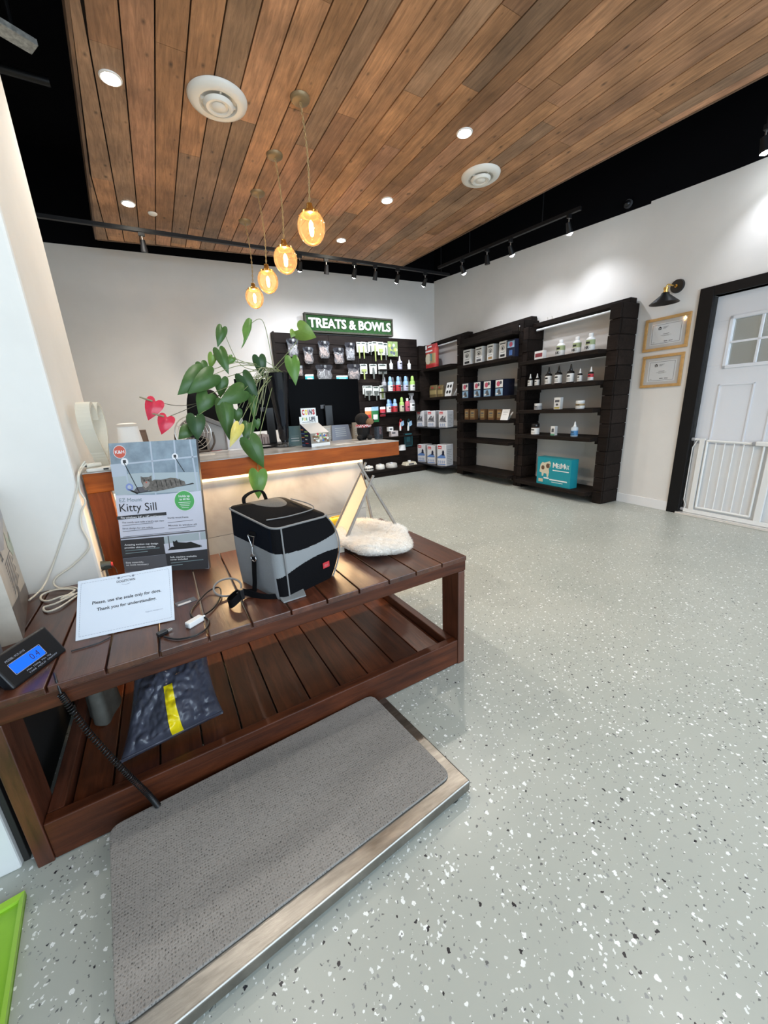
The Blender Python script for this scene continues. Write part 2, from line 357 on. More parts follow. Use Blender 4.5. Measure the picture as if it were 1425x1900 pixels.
# pillar beside the counter and the window-side wall stub left of the bench
mb = MB(); mb.box(-1.2, -.345, 2.05, 2.86, 0, 4.3); struct(mb.build('trim_1', M_PILLAR, bevel=.012))['label'] = 'white painted square pillar beside the counter'
mb = MB(); mb.box(-1.2, -.62, 1.62, 2.05, 0, 4.3, 0); mb.box(-1.0, -.575, 1.245, 2.05, 0, .33, 0)
struct(mb.build('trim_2', mat('stub_paint', (.70, .71, .70), .6, noise=.05, nscale=5), bevel=.006))
mb = MB(); mb.box(-.5745, -.35, 2.03, 2.0495, 0, .50); mb.box(-.5745, -.56, 1.262, 2.03, 0, .33); struct(mb.build('shade_board_1', mat('under_bench_shade', (.02, .018, .017), .6), bevel=.002))  # dark boards added to stand in for the deep shade under the bench
# wood ceiling cloud
ZW = 3.25
def wl(y):  return -.0 + (y-2.84)/(5.85-2.84)*(-.212)
def wr(y):  return 3.888 + (y-1.378)/(5.334-1.378)*(3.533-3.888)
def wfar(x): return 5.85 + (x+.212)/(3.533+.212)*(5.334-5.85)
mb = MB(); bw = .1575; k = -4
while True:
    x0 = .3705 + (k-2)*bw; x1 = x0+bw-.0085; k += 1
    if x0 > 4.6: break
    y = -2 - random.random()*2
    while y < 5.9:
        L = random.choice((1.2, 1.8, 2.4, 3.0)); ya, yb = y, y+L; y += L
        def clipx(x, yy): return min(max(x, wl(yy)), wr(yy))
        yb2 = min(yb-.003, wfar((x0+x1)/2)); ya = max(ya, -1.9)
        if yb2-ya < .05: continue
        q = [(clipx(x0, ya), ya), (clipx(x1, ya), ya), (clipx(x1, yb2), min(yb2, wfar(x1)) if yb2 < yb-.004 else yb2), (clipx(x0, yb2), min(yb2, wfar(x0)) if yb2 < yb-.004 else yb2)]
        if q[1][0]-q[0][0] < .01 and q[2][0]-q[3][0] < .01: continue
        t = random.random(); g = random.uniform(.72, 1.22)
        tone = (g, g*(1.0+.02*t), g*(1.0+.25*t*t))
        if random.random() < .25: tone = (g*.8, g*.93, g*1.15)
        dz = random.uniform(0, .002)
        mb.hexa([(a, b, ZW+dz) for a, b in q], [(a, b, ZW+.02) for a, b in q], 0, tone)
bw_o = mb.build('ceiling_boards', [M_CEIL], attr=True)
mb = MB()
qq = [(wl(-1.9), -1.9), (wr(-1.9), -1.9), (wr(5.334), wfar(3.533)), (wl(5.85), wfar(-.212))]
mb.hexa([(a, b, ZW+.02) for a, b in qq], [(a, b, ZW+.12) for a, b in qq], 0)
for (a, b), (c, d) in ((qq[3], qq[0]), (qq[1], qq[2]), (qq[2], qq[3])):
    n = Vector((d-b, -(c-a), 0)).normalized()*.018
    mb.hexa([(a, b, ZW-.004), (c, d, ZW-.004), (c+n.x, d+n.y, ZW-.004), (a+n.x, b+n.y, ZW-.004)], [(a, b, ZW+.13), (c, d, ZW+.13), (c+n.x, d+n.y, ZW+.13), (a+n.x, b+n.y, ZW+.13)], 1)
M_FASC = woodmat('ceiling_fascia_wood', (.10, .055, .03), (.22, .12, .06), .6, axis=1)
struct(mb.build('trim_3', [mat('board_gap', (.02, .012, .008), .9), M_FASC]))
struct(bw_o); bw_o.name = 'trim_4'; bw_o['label'] = 'brown knotty wooden board ceiling panel'

# ---------------------------------------------------------------- door in the right wall
def wbox(mb, s0, s1, d0, d1, z0, z1, m=0):
    q = [(s0, d0), (s1, d0), (s1, d1), (s0, d1)]
    mb.hexa([wpt(s, d, z0) for s, d in q], [wpt(s, d, z1) for s, d in q], m)
M_DOOR = mat('white_door_paint', (.74, .76, .80), .4)
M_DBLK = mat('black_door_frame', (.004, .004, .005), .5, spec=.3)
mb = MB(); wbox(mb, D0-.115, D0, -.14, .02, 0, DH+.085); wbox(mb, D1, D1+.115, -.14, .02, 0, DH+.085); wbox(mb, D0, D1, -.14, .02, DH, DH+.085)
fr = struct(mb.build('door_1', M_DBLK, bevel=.004))
mb = MB(); a, b = D0+.004, D1-.004
gz0, gz1, g0, g1 = 1.47, 1.86, D0+.16, D1-.16
wbox(mb, a, b, -.10, -.058, .03, gz0); wbox(mb, a, b, -.10, -.058, gz1, DH-.006); wbox(mb, a, g0, -.10, -.058, gz0, gz1); wbox(mb, g1, b, -.10, -.058, gz0, gz1)
wbox(mb, g0-.03, g1+.03, -.058, -.048, gz0-.03, gz0-.004); wbox(mb, g0-.03, g1+.03, -.058, -.048, gz1+.004, gz1+.03); wbox(mb, g0-.03, g0-.004, -.058, -.048, gz0-.03, gz1+.03); wbox(mb, g1+.004, g1+.03, -.058, -.048, gz0-.03, gz1+.03)
for i in (1, 2): wbox(mb, g0+(g1-g0)*i/3-.009, g0+(g1-g0)*i/3+.009, -.07, -.05, gz0, gz1)
wbox(mb, g0, g1, -.07, -.05, (gz0+gz1)/2-.009, (gz0+gz1)/2+.009)
for (p0, p1) in ((D0+.13, D0+.40), (D1-.40, D1-.13)):       # raised panel mouldings
    for zz0, zz1 in ((.22, 1.30),):
        for w_ in ((p0, p0+.014, zz0, zz1), (p1-.014, p1, zz0, zz1), (p0, p1, zz0, zz0+.014), (p0, p1, zz1-.014, zz1)):
            wbox(mb, w_[0], w_[1], -.058, -.051, w_[2], w_[3])
mb.build('door_leaf', M_DOOR, fr, bevel=.002)
mb = MB(); wbox(mb, g0, g1, -.082, -.078, gz0, gz1); mb.build('glass_pane', mat('window_glass', (.75, .8, .8), .03, trans=.85, ior=1.45), fr)
mb = MB(); wbox(mb, D0-.02, D1+.02, -.10, .035, 0, .022); wbox(mb, D0-.02, D1+.02, .02, .04, .0, .012); mb.build('threshold', mat('threshold_metal', (.75, .74, .72), .35, .6), fr, bevel=.003)
mb = MB(); mb.cyl(wpt(D1-.07, -.058, 1.0), wpt(D1-.07, -.02, 1.0), .012); mb.tube(spline([wpt(D1-.07, -.02, 1.0), wpt(D1-.12, -.012, 1.0), wpt(D1-.18, -.012, 1.0)]), .009); mb.build('handle', M_STEEL, fr, smooth=True)
# room seen through the door panes
mb = MB(); wbox(mb, D0-.6, D1+.6, -1.9, -1.8, 0, 2.6, 0); wbox(mb, D0+.15, D0+.37, -1.795, -1.79, .9, 1.9, 1); wbox(mb, D0-.6, D1+.6, -1.9, -.14, -.02, 0, 0); wbox(mb, D0-.7, D0-.6, -1.9, -.14, 0, 2.6, 0); wbox(mb, D1+.6, D1+.7, -1.9, -.14, 0, 2.6, 0); wbox(mb, D0-.7, D1+.7, -1.9, -.14, 2.6, 2.65, 0)
struct(mb.build('wall_beyond', [mat('next_room_paint', (.45, .44, .42), .8), emis('lit_window', (.95, 1, .98), 1.6)]))
light('next_room_lamp', 'POINT', wpt((D0+D1)/2, -1.0, 2.2), 14, NEUT, .1)

# ================================================================= CEILING FIXTURES
M_LED = emis('downlight_glow', (1.0, .93, .78), 90)
M_CHROME = mat('downlight_trim', (.8, .78, .74), .3)
dl = []
def downlight(px, py, where):
    p = hit(px, py, 2, ZW-.002)
    if not dl:
        t = thing('recessed_downlight', '', 'ceiling light', p, 0, 'recessed downlights in the wooden ceiling')
        MB().lathe([(.042, .002), (.052, -.006), (.060, -.004), (.062, .002)], 32).build('trim_ring', M_CHROME, t, smooth=True)
        MB().lathe([(.0, -.0005), (.043, -.0005), (.043, .002)], 32).build('lens', M_LED, t)
        dl.append(t)
    else: t = dup(dl[0], p); dl.append(t)
    t['label'] = where
    light('downlight_beam', 'SPOT', (p.x, p.y, ZW-.03), 62, NEUT, .04, (p.x, p.y, 0), 2.3, .9)
downlight(205, 145, 'bright round recessed light at top left, left of the large round air vent')
downlight(238, 378, 'bright recessed light at far left, just left of the small white disc')
downlight(862, 247, 'brightest recessed light on the right, above the smaller round vent')
downlight(718, 372, 'recessed light between the nearest pendant and the smaller round vent')
downlight(633, 446, 'farthest recessed light, right of the amber pendants near the wall')
for x_, y_, lab in ((.13, 1.70, 'added unseen recessed light above the left end of the bench'), (.13, .12, 'added unseen recessed light overhead near the shopfront, left row'), (2.42, .45, 'added unseen recessed light overhead near the shopfront, right row')):  # unseen downlights added to brighten the near floor
    t = dup(dl[0], Vector((x_, y_, ZW-.002))); t['label'] = lab
    light('downlight_beam', 'SPOT', (x_, y_, ZW-.03), 24, NEUT, .04, (x_, y_, 0), 2.3, .9)
M_VENT = mat('vent_enamel', (.80, .77, .70), .35); M_VDARK = mat('vent_shadow_cavity', (.05, .05, .05), .7)
def vent(px, py, r, label):
    p = hit(px, py, 2, ZW); t = thing('round_air_vent', label, 'air vent', p, 0, None)
    MB().lathe([(.60*r, -.012), (.64*r, -.030), (.80*r, -.034), (.96*r, -.018), (1.0*r, -.004), (1.0*r, .0)], 48).build('outer_ring', M_VENT, t, smooth=True)
    MB().lathe([(.30*r, -.034), (.33*r, -.048), (.42*r, -.050), (.51*r, -.034), (.51*r, -.030), (.42*r, -.040)], 48).build('middle_ring', M_VENT, t, smooth=True)
    MB().lathe([(.0, -.052), (.17*r, -.052), (.24*r, -.042), (.23*r, -.036)], 40).build('centre_disc', M_VENT, t, smooth=True)
    MB().lathe([(.0, -.003), (.62*r, -.003), (.62*r, .0)], 40).build('backing', M_VDARK, t)
    MB().box(-.58*r, .58*r, -.006, .006, -.026, -.004).box(-.006, .006, -.58*r, .58*r, -.026, -.004).build('bracket', M_VENT, t)
vent(404, 184, .185, 'large round white air vent near the camera, upper left of ceiling')
vent(892, 325, .175, 'smaller looking round white air vent on the right of the wooden ceiling')
p = hit(283, 396, 2, ZW); t = thing('smoke_detector', 'tiny flat white ceiling disc beside the far left recessed light', 'ceiling disc', p)
MB().lathe([(0, -.012), (.034, -.012), (.042, -.006), (.043, 0)], 28).build('cover', M_VENT, t, smooth=True)

# pendants
M_AMBER = None
def glass(name, col, rough=.02, alpha_mix=.25):
    m = bpy.data.materials.new(name); m.use_nodes = True; nt = m.node_tree; nt.nodes.clear()
    tr = nt.nodes.new('ShaderNodeBsdfTransparent'); tr.inputs[0].default_value = (*col, 1)
    gl = nt.nodes.new('ShaderNodeBsdfGlossy'); gl.inputs['Roughness'].default_value = rough
    fr = nt.nodes.new('ShaderNodeLayerWeight'); fr.inputs['Blend'].default_value = alpha_mix
    mx = nt.nodes.new('ShaderNodeMixShader'); nt.links.new(fr.outputs['Facing'], mx.inputs[0]); nt.links.new(tr.outputs[0], mx.inputs[1]); nt.links.new(gl.outputs[0], mx.inputs[2])
    o = nt.nodes.new('ShaderNodeOutputMaterial'); nt.links.new(mx.outputs[0], o.inputs[0]); return m
def amber():
    m = bpy.data.materials.new('amber_glass'); m.use_nodes = True; nt = m.node_tree; nt.nodes.clear()
    tr = nt.nodes.new('ShaderNodeBsdfTransparent'); tr.inputs[0].default_value = (1.0, .86, .70, 1)
    tl = nt.nodes.new('ShaderNodeBsdfTranslucent'); tl.inputs[0].default_value = (1.0, .66, .42, 1)
    gl = nt.nodes.new('ShaderNodeBsdfGlossy'); gl.inputs['Roughness'].default_value = .05; gl.inputs[0].default_value = (1, .9, .75, 1)
    m1 = nt.nodes.new('ShaderNodeMixShader'); m1.inputs[0].default_value = .07; nt.links.new(tr.outputs[0], m1.inputs[1]); nt.links.new(tl.outputs[0], m1.inputs[2])
    fr = nt.nodes.new('ShaderNodeLayerWeight'); fr.inputs['Blend'].default_value = .22
    m2 = nt.nodes.new('ShaderNodeMixShader'); nt.links.new(fr.outputs['Fresnel'], m2.inputs[0]); nt.links.new(m1.outputs[0], m2.inputs[1]); nt.links.new(gl.outputs[0], m2.inputs[2])
    o = nt.nodes.new('ShaderNodeOutputMaterial'); nt.links.new(m2.outputs[0], o.inputs[0]); return m
M_AMBER = amber(); M_FIL = emis('filament_glow', (1.0, .76, .42), 30); M_BULB = glass('bulb_glass', (1, .9, .7), .02, .15)
M_CHAIN = mat('antique_brass_chain', (.62, .47, .25), .4, .8)
def milky(name, k, col=(.80, .82, .84)):
    m = bpy.data.materials.new(name); m.use_nodes = True; nt = m.node_tree; nt.nodes.clear()
    tr = nt.nodes.new('ShaderNodeBsdfTransparent'); df = nt.nodes.new('ShaderNodeBsdfDiffuse'); df.inputs[0].default_value = (*col, 1); gl = nt.nodes.new('ShaderNodeBsdfGlossy'); gl.inputs['Roughness'].default_value = .12
    mx = nt.nodes.new('ShaderNodeMixShader'); mx.inputs[0].default_value = k; nt.links.new(tr.outputs[0], mx.inputs[1]); nt.links.new(df.outputs[0], mx.inputs[2])
    fr = nt.nodes.new('ShaderNodeLayerWeight'); fr.inputs['Blend'].default_value = .3
    m2 = nt.nodes.new('ShaderNodeMixShader'); nt.links.new(fr.outputs['Fresnel'], m2.inputs[0]); nt.links.new(mx.outputs[0], m2.inputs[1]); nt.links.new(gl.outputs[0], m2.inputs[2])
    o = nt.nodes.new('ShaderNodeOutputMaterial'); nt.links.new(m2.outputs[0], o.inputs[0]); return m
pend = None
def make_pendant(p):
    t = thing('pendant_lamp', '', 'pendant lamp', p, 0, 'amber globe pendants in a row')
    drop = ZW - 2.51   # canopy to globe centre
    MB().lathe([(0, -.022), (.05, -.022), (.062, -.014), (.066, 0)], 32).build('canopy', mat('canopy_bronze', (.30, .21, .11), .45, .5), t, smooth=True)
    c = MB(); n = 26; z = -.022; L = (drop-.145-.022)/n; sw = .018
    for i in range(n):
        a = Vector((sw*math.sin(PI*i/n), 0, z-L*i)); bq = Vector((sw*math.sin(PI*(i+1)/n), 0, z-L*(i+1))); ph = PI/2*(i % 2)
        mid = (a+bq)/2; ww = Vector((math.cos(ph), math.sin(ph), 0))*.007
        loop = [mid + ww*math.cos(2*PI*k/8) + (bq-a)*.62*math.sin(2*PI*k/8) for k in range(8)]
        c.tube(loop, .0024, 5, closed=True)
    c.tube([(sw*math.sin(PI*i/20)+.003*math.sin(i*2.1), .003*math.cos(i*2.1), -.022-(drop-.145-.022)*i/20) for i in range(21)], .003, 6)
    c.build('chain', M_CHAIN, t, smooth=True)
    cz = -drop
    MB().lathe([(.0, cz+.150), (.020, cz+.148), (.022, cz+.128), (.026, cz+.124), (.028, cz+.104), (.040, cz+.100), (.045, cz+.098), (.064, cz+.094), (.067, cz+.074), (.060, cz+.072)], 32).build('brass_cap', M_BRASS, t, smooth=True)
    for k in range(3):
        a = 2*PI*k/3+.5; MB().cyl((.062*math.cos(a), .062*math.sin(a), cz+.084), (.083*math.cos(a), .083*math.sin(a), cz+.084), .0045, n=10).build('thumb_screw', M_BRASS, t, smooth=True)
    prof = [(.098*math.sin(a)*(1-.06*math.cos(a)), cz-.10*math.cos(a)*1.10) for a in [2.38*i/24 for i in range(25)]]
    prof.append((.056, cz+.084))
    MB().lathe(prof, 48).build('amber_globe', M_AMBER, t, smooth=80)
    bprof = [(.0, -.062), (.018, -.056), (.029, -.035), (.031, -.012), (.022, .018), (.014, .040), (.013, .062)]
    MB().lathe([(r, cz+z) for r, z in bprof], 28).build('bulb', M_BULB, t, smooth=80)
    f = MB()
    f.tube(spline([(0, 0, cz+.045), (-.012, 0, cz+.02), (-.010, 0, cz-.035), (0, 0, cz-.045), (.010, 0, cz-.035), (.012, 0, cz+.02), (0, 0, cz+.045)]), .0042, 8)
    f.tube([(0, 0, cz+.04), (0, .004, cz-.038)], .005, 8)
    f.build('filament', M_FIL, t, smooth=True)
    return t
for i, (px, py) in enumerate(((560, 183), (512, 288), (476, 357), (452, 410))):
    p = hit(px, py, 2, ZW); p.x = 1.20; p.z = ZW
    if i == 0: pend = make_pendant(p); t = pend
    else: t = dup(pend, p)
    t['label'] = ('nearest and largest looking amber glass globe pendant on a brass chain', 'second amber globe pendant counted from the camera', 'third amber globe pendant counted from the camera', 'farthest and lowest looking amber globe pendant, nearest the back wall')[i]
    light('pendant_bulb', 'POINT', (p.x+.0, p.y, 2.51), 5, WARM, .02)

# track lighting
M_TRK = mat('track_black', (.004, .004, .005), .5)
M_SPOTG = emis('spot_lamp_glow', (.9, .95, 1.0), 60)
def rail(name, pts, label, hang):
    t = thing(name, label, 'track rail', (0, 0, 0)); m = MB()
    for a, b in zip(pts[:-1], pts[1:]):
        a, b = Vector(a), Vector(b); n = (b-a).normalized().cross(Vector((0, 0, 1)))*.018; u = Vector((0, 0, .017))
        m.hexa([a-n-u, b-n-u, b+n-u, a+n-u], [a-n+u, b-n+u, b+n+u, a+n+u])
    m.build('rail', M_TRK, t)
    for q in hang: MB().cyl(q, (q[0], q[1], 4.3), .005, n=8).build('hanger_rod', M_TRK, t)
    return t
RZ = 3.15; RY = 5.08
rail('track_rail', [(-1.4, RY+.12, RZ), (4.25, RY-.05, RZ)], 'long black track rail running along the back wall under the wooden ceiling edge', [(-1.0, RY+.11, RZ), (4.1, RY-.04, RZ)])
def rx(y): return 3.88+(4.95-y)*.160
rail('track_rail', [(rx(4.85), 4.85, RZ), (rx(2.88), 2.88, RZ)], 'black track rail running along the right hand wall', [(rx(4.3), 4.3, RZ), (rx(3.3), 3.3, RZ)])
trk = []
def track_head(base, aim, label, lit=True, en=26):
    base = Vector(base); d = (Vector(aim)-base).normalized()
    t = thing('track_spotlight', label, 'track spotlight', base, 0, 'track spotlights')
    MB().box(-.03, .03, -.012, .012, -.035, -.0).build('adapter', M_TRK, t, bevel=.002)
    MB().cyl((0, 0, -.03), (0, 0, -.09), .007, n=10).build('stem', M_STEEL, t)
    h = Vector((0, 0, -.10)); q = h + d*.075
    MB().cyl(h-d*.03, h+d*.01, .022, .026, 24).cyl(h+d*.01, q, .026, .034, 24).build('lamp_body', M_TRK, t, smooth=True)
    if lit: MB().cyl(q+d*.001, q+d*.018, .032, .010, 20).build('lamp_face', M_SPOTG, t)
    else: MB().cyl(q+d*.001, q+d*.003, .030, .030, 20).build('lamp_face', M_BLKPL, t)
    trk.append(t)
    if lit: light('track_beam', 'SPOT', base+Vector((0, 0, -.10))+d*.115, en, COOL, .025, base+Vector((0, 0, -.11))+d*2, 1.9, 1.0)
for px, py, lit, lab in ((262, 430, False, 'unlit black spotlight at the far left end of the back track'), (556, 470, True, 'lit track spotlight beside the second amber pendant'), (605, 476, False, 'unlit track spotlight right of the second amber pendant'), (657, 484, True, 'lit track spotlight on the back track above the green sign'), (695, 490, False, 'unlit track spotlight above the right half of the green sign'), (736, 496, True, 'lit spotlight near the right end of the back track'), (786, 502, True, 'lit spotlight at the corner end of the back track')):
    p = hit(px, py, 1, RY); p.y = RY+.12-(p.x+1.4)/5.65*.17; p.z = RZ-.017
    track_head(p, (p.x+.15, 6.38, 1.7) if lit else (p.x, RY+.2, 2.6), lab, lit, 55)
for px, py, lit, lab in ((856, 478, True, 'lit spotlight on the right track nearest the room corner'), (900, 458, False, 'dim spotlight between two lit ones on the right track'), (946, 440, True, 'lit spotlight in the middle of the right track'), (1057, 395, True, 'bright spotlight at the near end of the right track')):
    q = hit(px, py, 2, RZ); yy = q.y
    p = Vector((rx(yy), yy, RZ-.017))
    track_head(p, (4.85, yy-.1, 1.3) if lit else (p.x+.1, yy, 2.4), lab, lit, 20)
nb = hit(1424, 232, 2, RZ); track_head(nb, wpt(5.3, .0, 1.2), 'bright spotlight at the right edge of the photo high above the door', True, 13)
ho = MB().cyl((0, 0, 0), (0, 0, 4.3-nb.z), .008, n=8).build('hanger_rod', M_TRK, trk[-1])
# things in the black plenum
for i, (a, b, r, lab) in enumerate((((4.25, 1.0, 3.95), (4.5, 6.2, 3.95), .03, 'dark pipe running above the right hand wall'), ((-1.9, 4.6, 3.9), (-.25, 4.6, 3.9), .03, 'dark pipe in the black void left of the wooden ceiling'), ((-1.1, .6, 3.75), (-1.2, 5.8, 3.75), .09, 'black round duct in the void above the pillar'))):
    if i < 2: pass
    o = MB().cyl(a, b, r, n=16).build('ceiling_pipe' if i < 2 else 'ventilation_duct', M_METALBLK, smooth=True); tag(o, lab, 'pipe' if i < 2 else 'duct')
pj = hit(28, 72, 2, 3.6); t = thing('junction_box', 'pale scuffed metal junction plate in the black void at top left corner', 'junction box', pj, .5)
MB().box(-.10, .10, -.055, .055, 0, .035).build('plate', mat('scuffed_metal', (.55, .55, .52), .6, noise=.4, nscale=30), t, bevel=.004)
MB().cyl((0, 0, .03), (0, 0, 4.3-3.6), .012, n=10).build('conduit', M_METALBLK, t)
s_, z_ = hitw(1161, 377, .06); t = thing('security_camera', 'small dark dome camera on the black strip above the right wall', 'camera', wpt(s_, .0, z_), WROT)
MB().cyl((0, -.005, 0), (0, -.03, 0), .04, n=24).build('mount', mat('grey_ring', (.06, .06, .065), .4), t, smooth=True); MB().lathe([(.0, -.03), (.02, -.024), (.03, -.01), (.032, 0)], 20, (0, 0, 0)).build('dome', M_BLKPL, t, rot=(-PI/2, 0, 0), loc=(0, -.03, 0), smooth=True)

# ================================================================= BACK WALL: SLAT PANEL DISPLAY
PX0, PX1, PY, PZ = 1.80, 4.50, 6.27, 2.455
t = thing('slat_wall_display', 'dark stained slatted wooden display wall under the green sign', 'display wall', (PX0, 0, 0))
w = PX1-PX0
def gtone():
    g = random.uniform(.7, 1.35); return (g, g, g)
mb = MB(); rows = 16; rh = PZ/rows
for r in range(rows):
    cuts = [0, random.choice((.9, 1.35, 1.8)), w]
    for a, b in zip(cuts[:-1], cuts[1:]): mb.box(a+.002, b-.002, PY, PY+.022, r*rh+.003, (r+1)*rh-.003, 0, gtone())
mb.build('slat_panel', M_PALLETV, t, attr=True, bevel=.002)
mb = MB(); mb.box(0, w, PY+.022, PY+.06, 0, PZ); mb.box(-.02, 0, PY-.01, 6.39, 0, PZ+.01); mb.build('backing_board', M_PALLET, t)
MB().box(w+.002, w+.235, PY-.07, PY+.05, 0, 2.33).build('side_board', M_PALLET, t, bevel=.003)
mb = MB(); mb.box(0, w, PY-.30, PY, .10, .135); mb.box(.02, w-.02, PY-.27, PY-.24, 0, .10); mb.build('bottom_shelf', M_PALLET, t, bevel=.003)
SX0 = 2.20   # the wall shelves of the right half, local x
SHZ = {}
for nm, py, px in (('a', 686, 740), ('b', 726, 740), ('c', 764, 740), ('e', 808, 745)):
    SHZ[nm] = hit(px, py, 1, PY-.07).z
for k, z in SHZ.items():
    MB().box(4.5-PX0-.92 if k != 'e' else 4.5-PX0-1.0, w, PY-.16, PY, z-.02, z).build('shelf', M_PALLET, t, bevel=.002)
# sign
t = thing('store_sign', 'green turf sign reading TREATS & BOWLS in white letters', 'sign', (2.30, PY-.03, 2.47))
sw_, sh_ = 1.645, .285
M_TURF = mat('green_turf', (.018, .065, .016), .95, noise=.6, nscale=120, bump=1, bscale=300); M_SFR = mat('weathered_sign_frame', (.045, .045, .030), .7, noise=.4, nscale=30)
MB().box(.02, sw_-.02, -.012, .04, .02, sh_-.02).build('turf_board', M_TURF, t)
mb = MB(); mb.box(0, sw_, -.03, .045, sh_-.028, sh_); mb.box(0, sw_, -.03, .045, 0, .028); mb.box(0, .028, -.03, .045, .028, sh_-.028); mb.box(sw_-.028, sw_, -.03, .045, .028, sh_-.028)
mb.build('frame', M_SFR, t, bevel=.003)
mb = MB(); F = Face((0, -.012, 0), (1, 0, 0), (0, 0, 1)); F.text(mb, 'TREATS & BOWLS', .06, .078, .135, 1.53, 0, 0, bold=.024, depth=.022)
mb.build('lettering', mat('white_letter', (.92, .94, .92), .5), t)

def back(u0, u1, v0, v1, y=PY-.07):      # zoom-1 rectangle -> x0,x1,zbot,ztop on plane y
    X0, X1, Y0, Y1 = 500+u0*.21053, 500+u1*.21053, 560+v0*.21053, 560+v1*.21053
    a = hit((X0+X1)/2, Y1, 1, y); b = hit((X0+X1)/2, Y0, 1, y); l = hit(X0, (Y0+Y1)/2, 1, y); r = hit(X1, (Y0+Y1)/2, 1, y)
    return l.x, r.x, a.z, b.z
# --- clear treat bags hanging on pegs
M_CLEAR = milky('clear_film', .16, (.55, .55, .58))
M_TREAT = mat('pale_treats', (.42, .33, .29), .8, noise=.4, nscale=60); M_TREAT2 = mat('grey_treats', (.34, .35, .36), .8, noise=.4, nscale=60)
M_HOOK = mat('peg_steel', (.5, .5, .5), .3, 1)
def treat_bag(u0, u1, v0, v1, label, tm, fat=False):
    x0, x1, zb, zt = back(u0, u1, v0, v1); cx = (x0+x1)/2; h = zt-zb; w = x1-x0
    t = thing('treat_bag', label, 'bag of treats', (cx, PY-.07, zb), 0, 'clear bags of dog treats on pegs')
    hd = h*.34
    rnd = random.Random(int(u0))
    def fn(u, v):
        a = 2*PI*u; z = v*(h-hd*.8); wf = (.45 + .03*math.sin(9*v+u0))*w*(1 if v > .04 else .8); df = .035*math.sin(PI*min(1, .12+v*.8))**.6*(1-.65*v)
        cc = math.copysign(abs(math.cos(a))**.7, math.cos(a)); ss = math.copysign(abs(math.sin(a))**.7, math.sin(a))
        return (cc*wf, ss*df+.003*math.sin(20*u+11*v), z)
    MB().grid(fn, 20, 10, cu=True).build('film', M_CLEAR, t, smooth=True)
    mb = MB()
    for k in range(26 if fat else 20):
        L = h*rnd.uniform(.22, .40); a = rnd.uniform(-.7, .7) if not fat else rnd.uniform(-1.4, 1.4); px_ = rnd.uniform(-.30, .30)*w; pz = rnd.uniform(.03, .34)*h+L/2*abs(math.cos(a)); py_ = rnd.uniform(-.015, .012)
        dx, dz = math.sin(a)*L/2, math.cos(a)*L/2
        px_ = max(-.36*w+abs(dx), min(.36*w-abs(dx), px_))
        mb.tube([(px_-dx, py_, pz-dz), (px_, py_+.003, pz), (px_+dx, py_, pz+dz)], (.010 if fat else .0075)+.004*rnd.random(), 7)
    mb.build('treats', tm, t, smooth=True)
    mb = MB(); mb.grid(lambda u, v: ((u-.5)*w*(1-.06*math.sin(7*v)), -.004+.008*math.sin(14*u+5*v)*(.5), h-hd+v*hd), 12, 5, mf=lambda u, v: 0)
    mb.build('header', mat('dark_header_film', (.025, .025, .03), .12, bump=.8, bscale=30), t, smooth=True)
    mb = MB(); mb.cyl((0, .068, h-.03), (0, -.05, h-.025), .004, n=8); mb.cyl((0, -.045, h-.025), (0, -.052, h-.025), .011, n=12); mb.box(-.02, .02, -.056, -.052, h-.05, h-.01)
    mb.build('peg', [M_HOOK], t)
treat_bag(155, 255, 325, 485, 'clear treat bag at upper left of the slat wall, below the tall leaf', M_TREAT2)
treat_bag(300, 388, 398, 545, 'clear bag of stick treats, second from the left in the top row', M_TREAT)
treat_bag(432, 530, 345, 498, 'clear treat bag hanging highest in the middle of the top row', M_TREAT)
treat_bag(565, 657, 405, 547, 'clear bag of stick treats, fourth from the left in the top row', M_TREAT)
treat_bag(668, 755, 360, 515, 'clear treat bag at the right end of the top row beside the carded brushes', M_TREAT2)
treat_bag(240, 296, 560, 655, 'small clear treat bag half hidden behind the vase leaf', M_TREAT)
treat_bag(412, 555, 555, 698, 'wide clear treat bag just above the computer monitor', M_TREAT2, True)
treat_bag(688, 800, 550, 690, 'wide clear bag of fat chew sticks above the right corner of the monitor', M_TREAT, True)
# --- carded grooming tools
M_CARD = mat('blister_card', (.62, .64, .60), .45, noise=.15, nscale=40); M_LIME = mat('lime_handle', (.30, .36, .12), .5); M_GREYH = mat('grey_handle', (.10, .11, .10), .5)
def carded(u0, u1, v0, v1, hv, label, hm, kind=0, off=0):
    x0, x1, zb, zt = back(u0, u1, v0, v1); w = x1-x0; h = zt-zb; cx = (x0+x1)/2; hb = back(u0, u1, v1, hv)[2]
    t = thing('carded_grooming_tool', label, 'grooming tool', (cx, PY-.07+off, zb), 0, 'carded grooming tools on pegs')
    mb = MB(); mb.box(-w/2, w/2, 0, .002, 0, h); F = Face((-w/2, 0, 0), (1, 0, 0), (0, 0, 1)); F.rect(mb, w*.12, h*.80, w*.88, h*.93, 1); F.line(mb, [(w*.12, h*.1), (w*.88, h*.1)], h*.03, 1)
    mb.build('card', [M_CARD, mat('card_print', (.06, .08, .07), .5)], t)
    mb = MB()
    if kind == 0: mb.tube([(0, -.012, h*.62), (0, -.013, h*.2), (0, -.012, hb-zb)], [w*.10, w*.15, w*.11], 10)
    elif kind == 1: mb.box(-w*.34, w*.34, -.022, -.004, h*.22, h*.48); mb.tube([(0, -.012, h*.25), (0, -.012, hb-zb)], w*.10, 10)
    elif kind == 2: mb.box(-w*.16, w*.16, -.014, -.004, h*.08, h*.78)
    mb.build('tool', hm, t, smooth=True)
    mb = MB(); mb.cyl((0, .068-off, h-.012), (0, -.05, h-.010), .003, n=8); mb.build('peg', [M_HOOK], t)
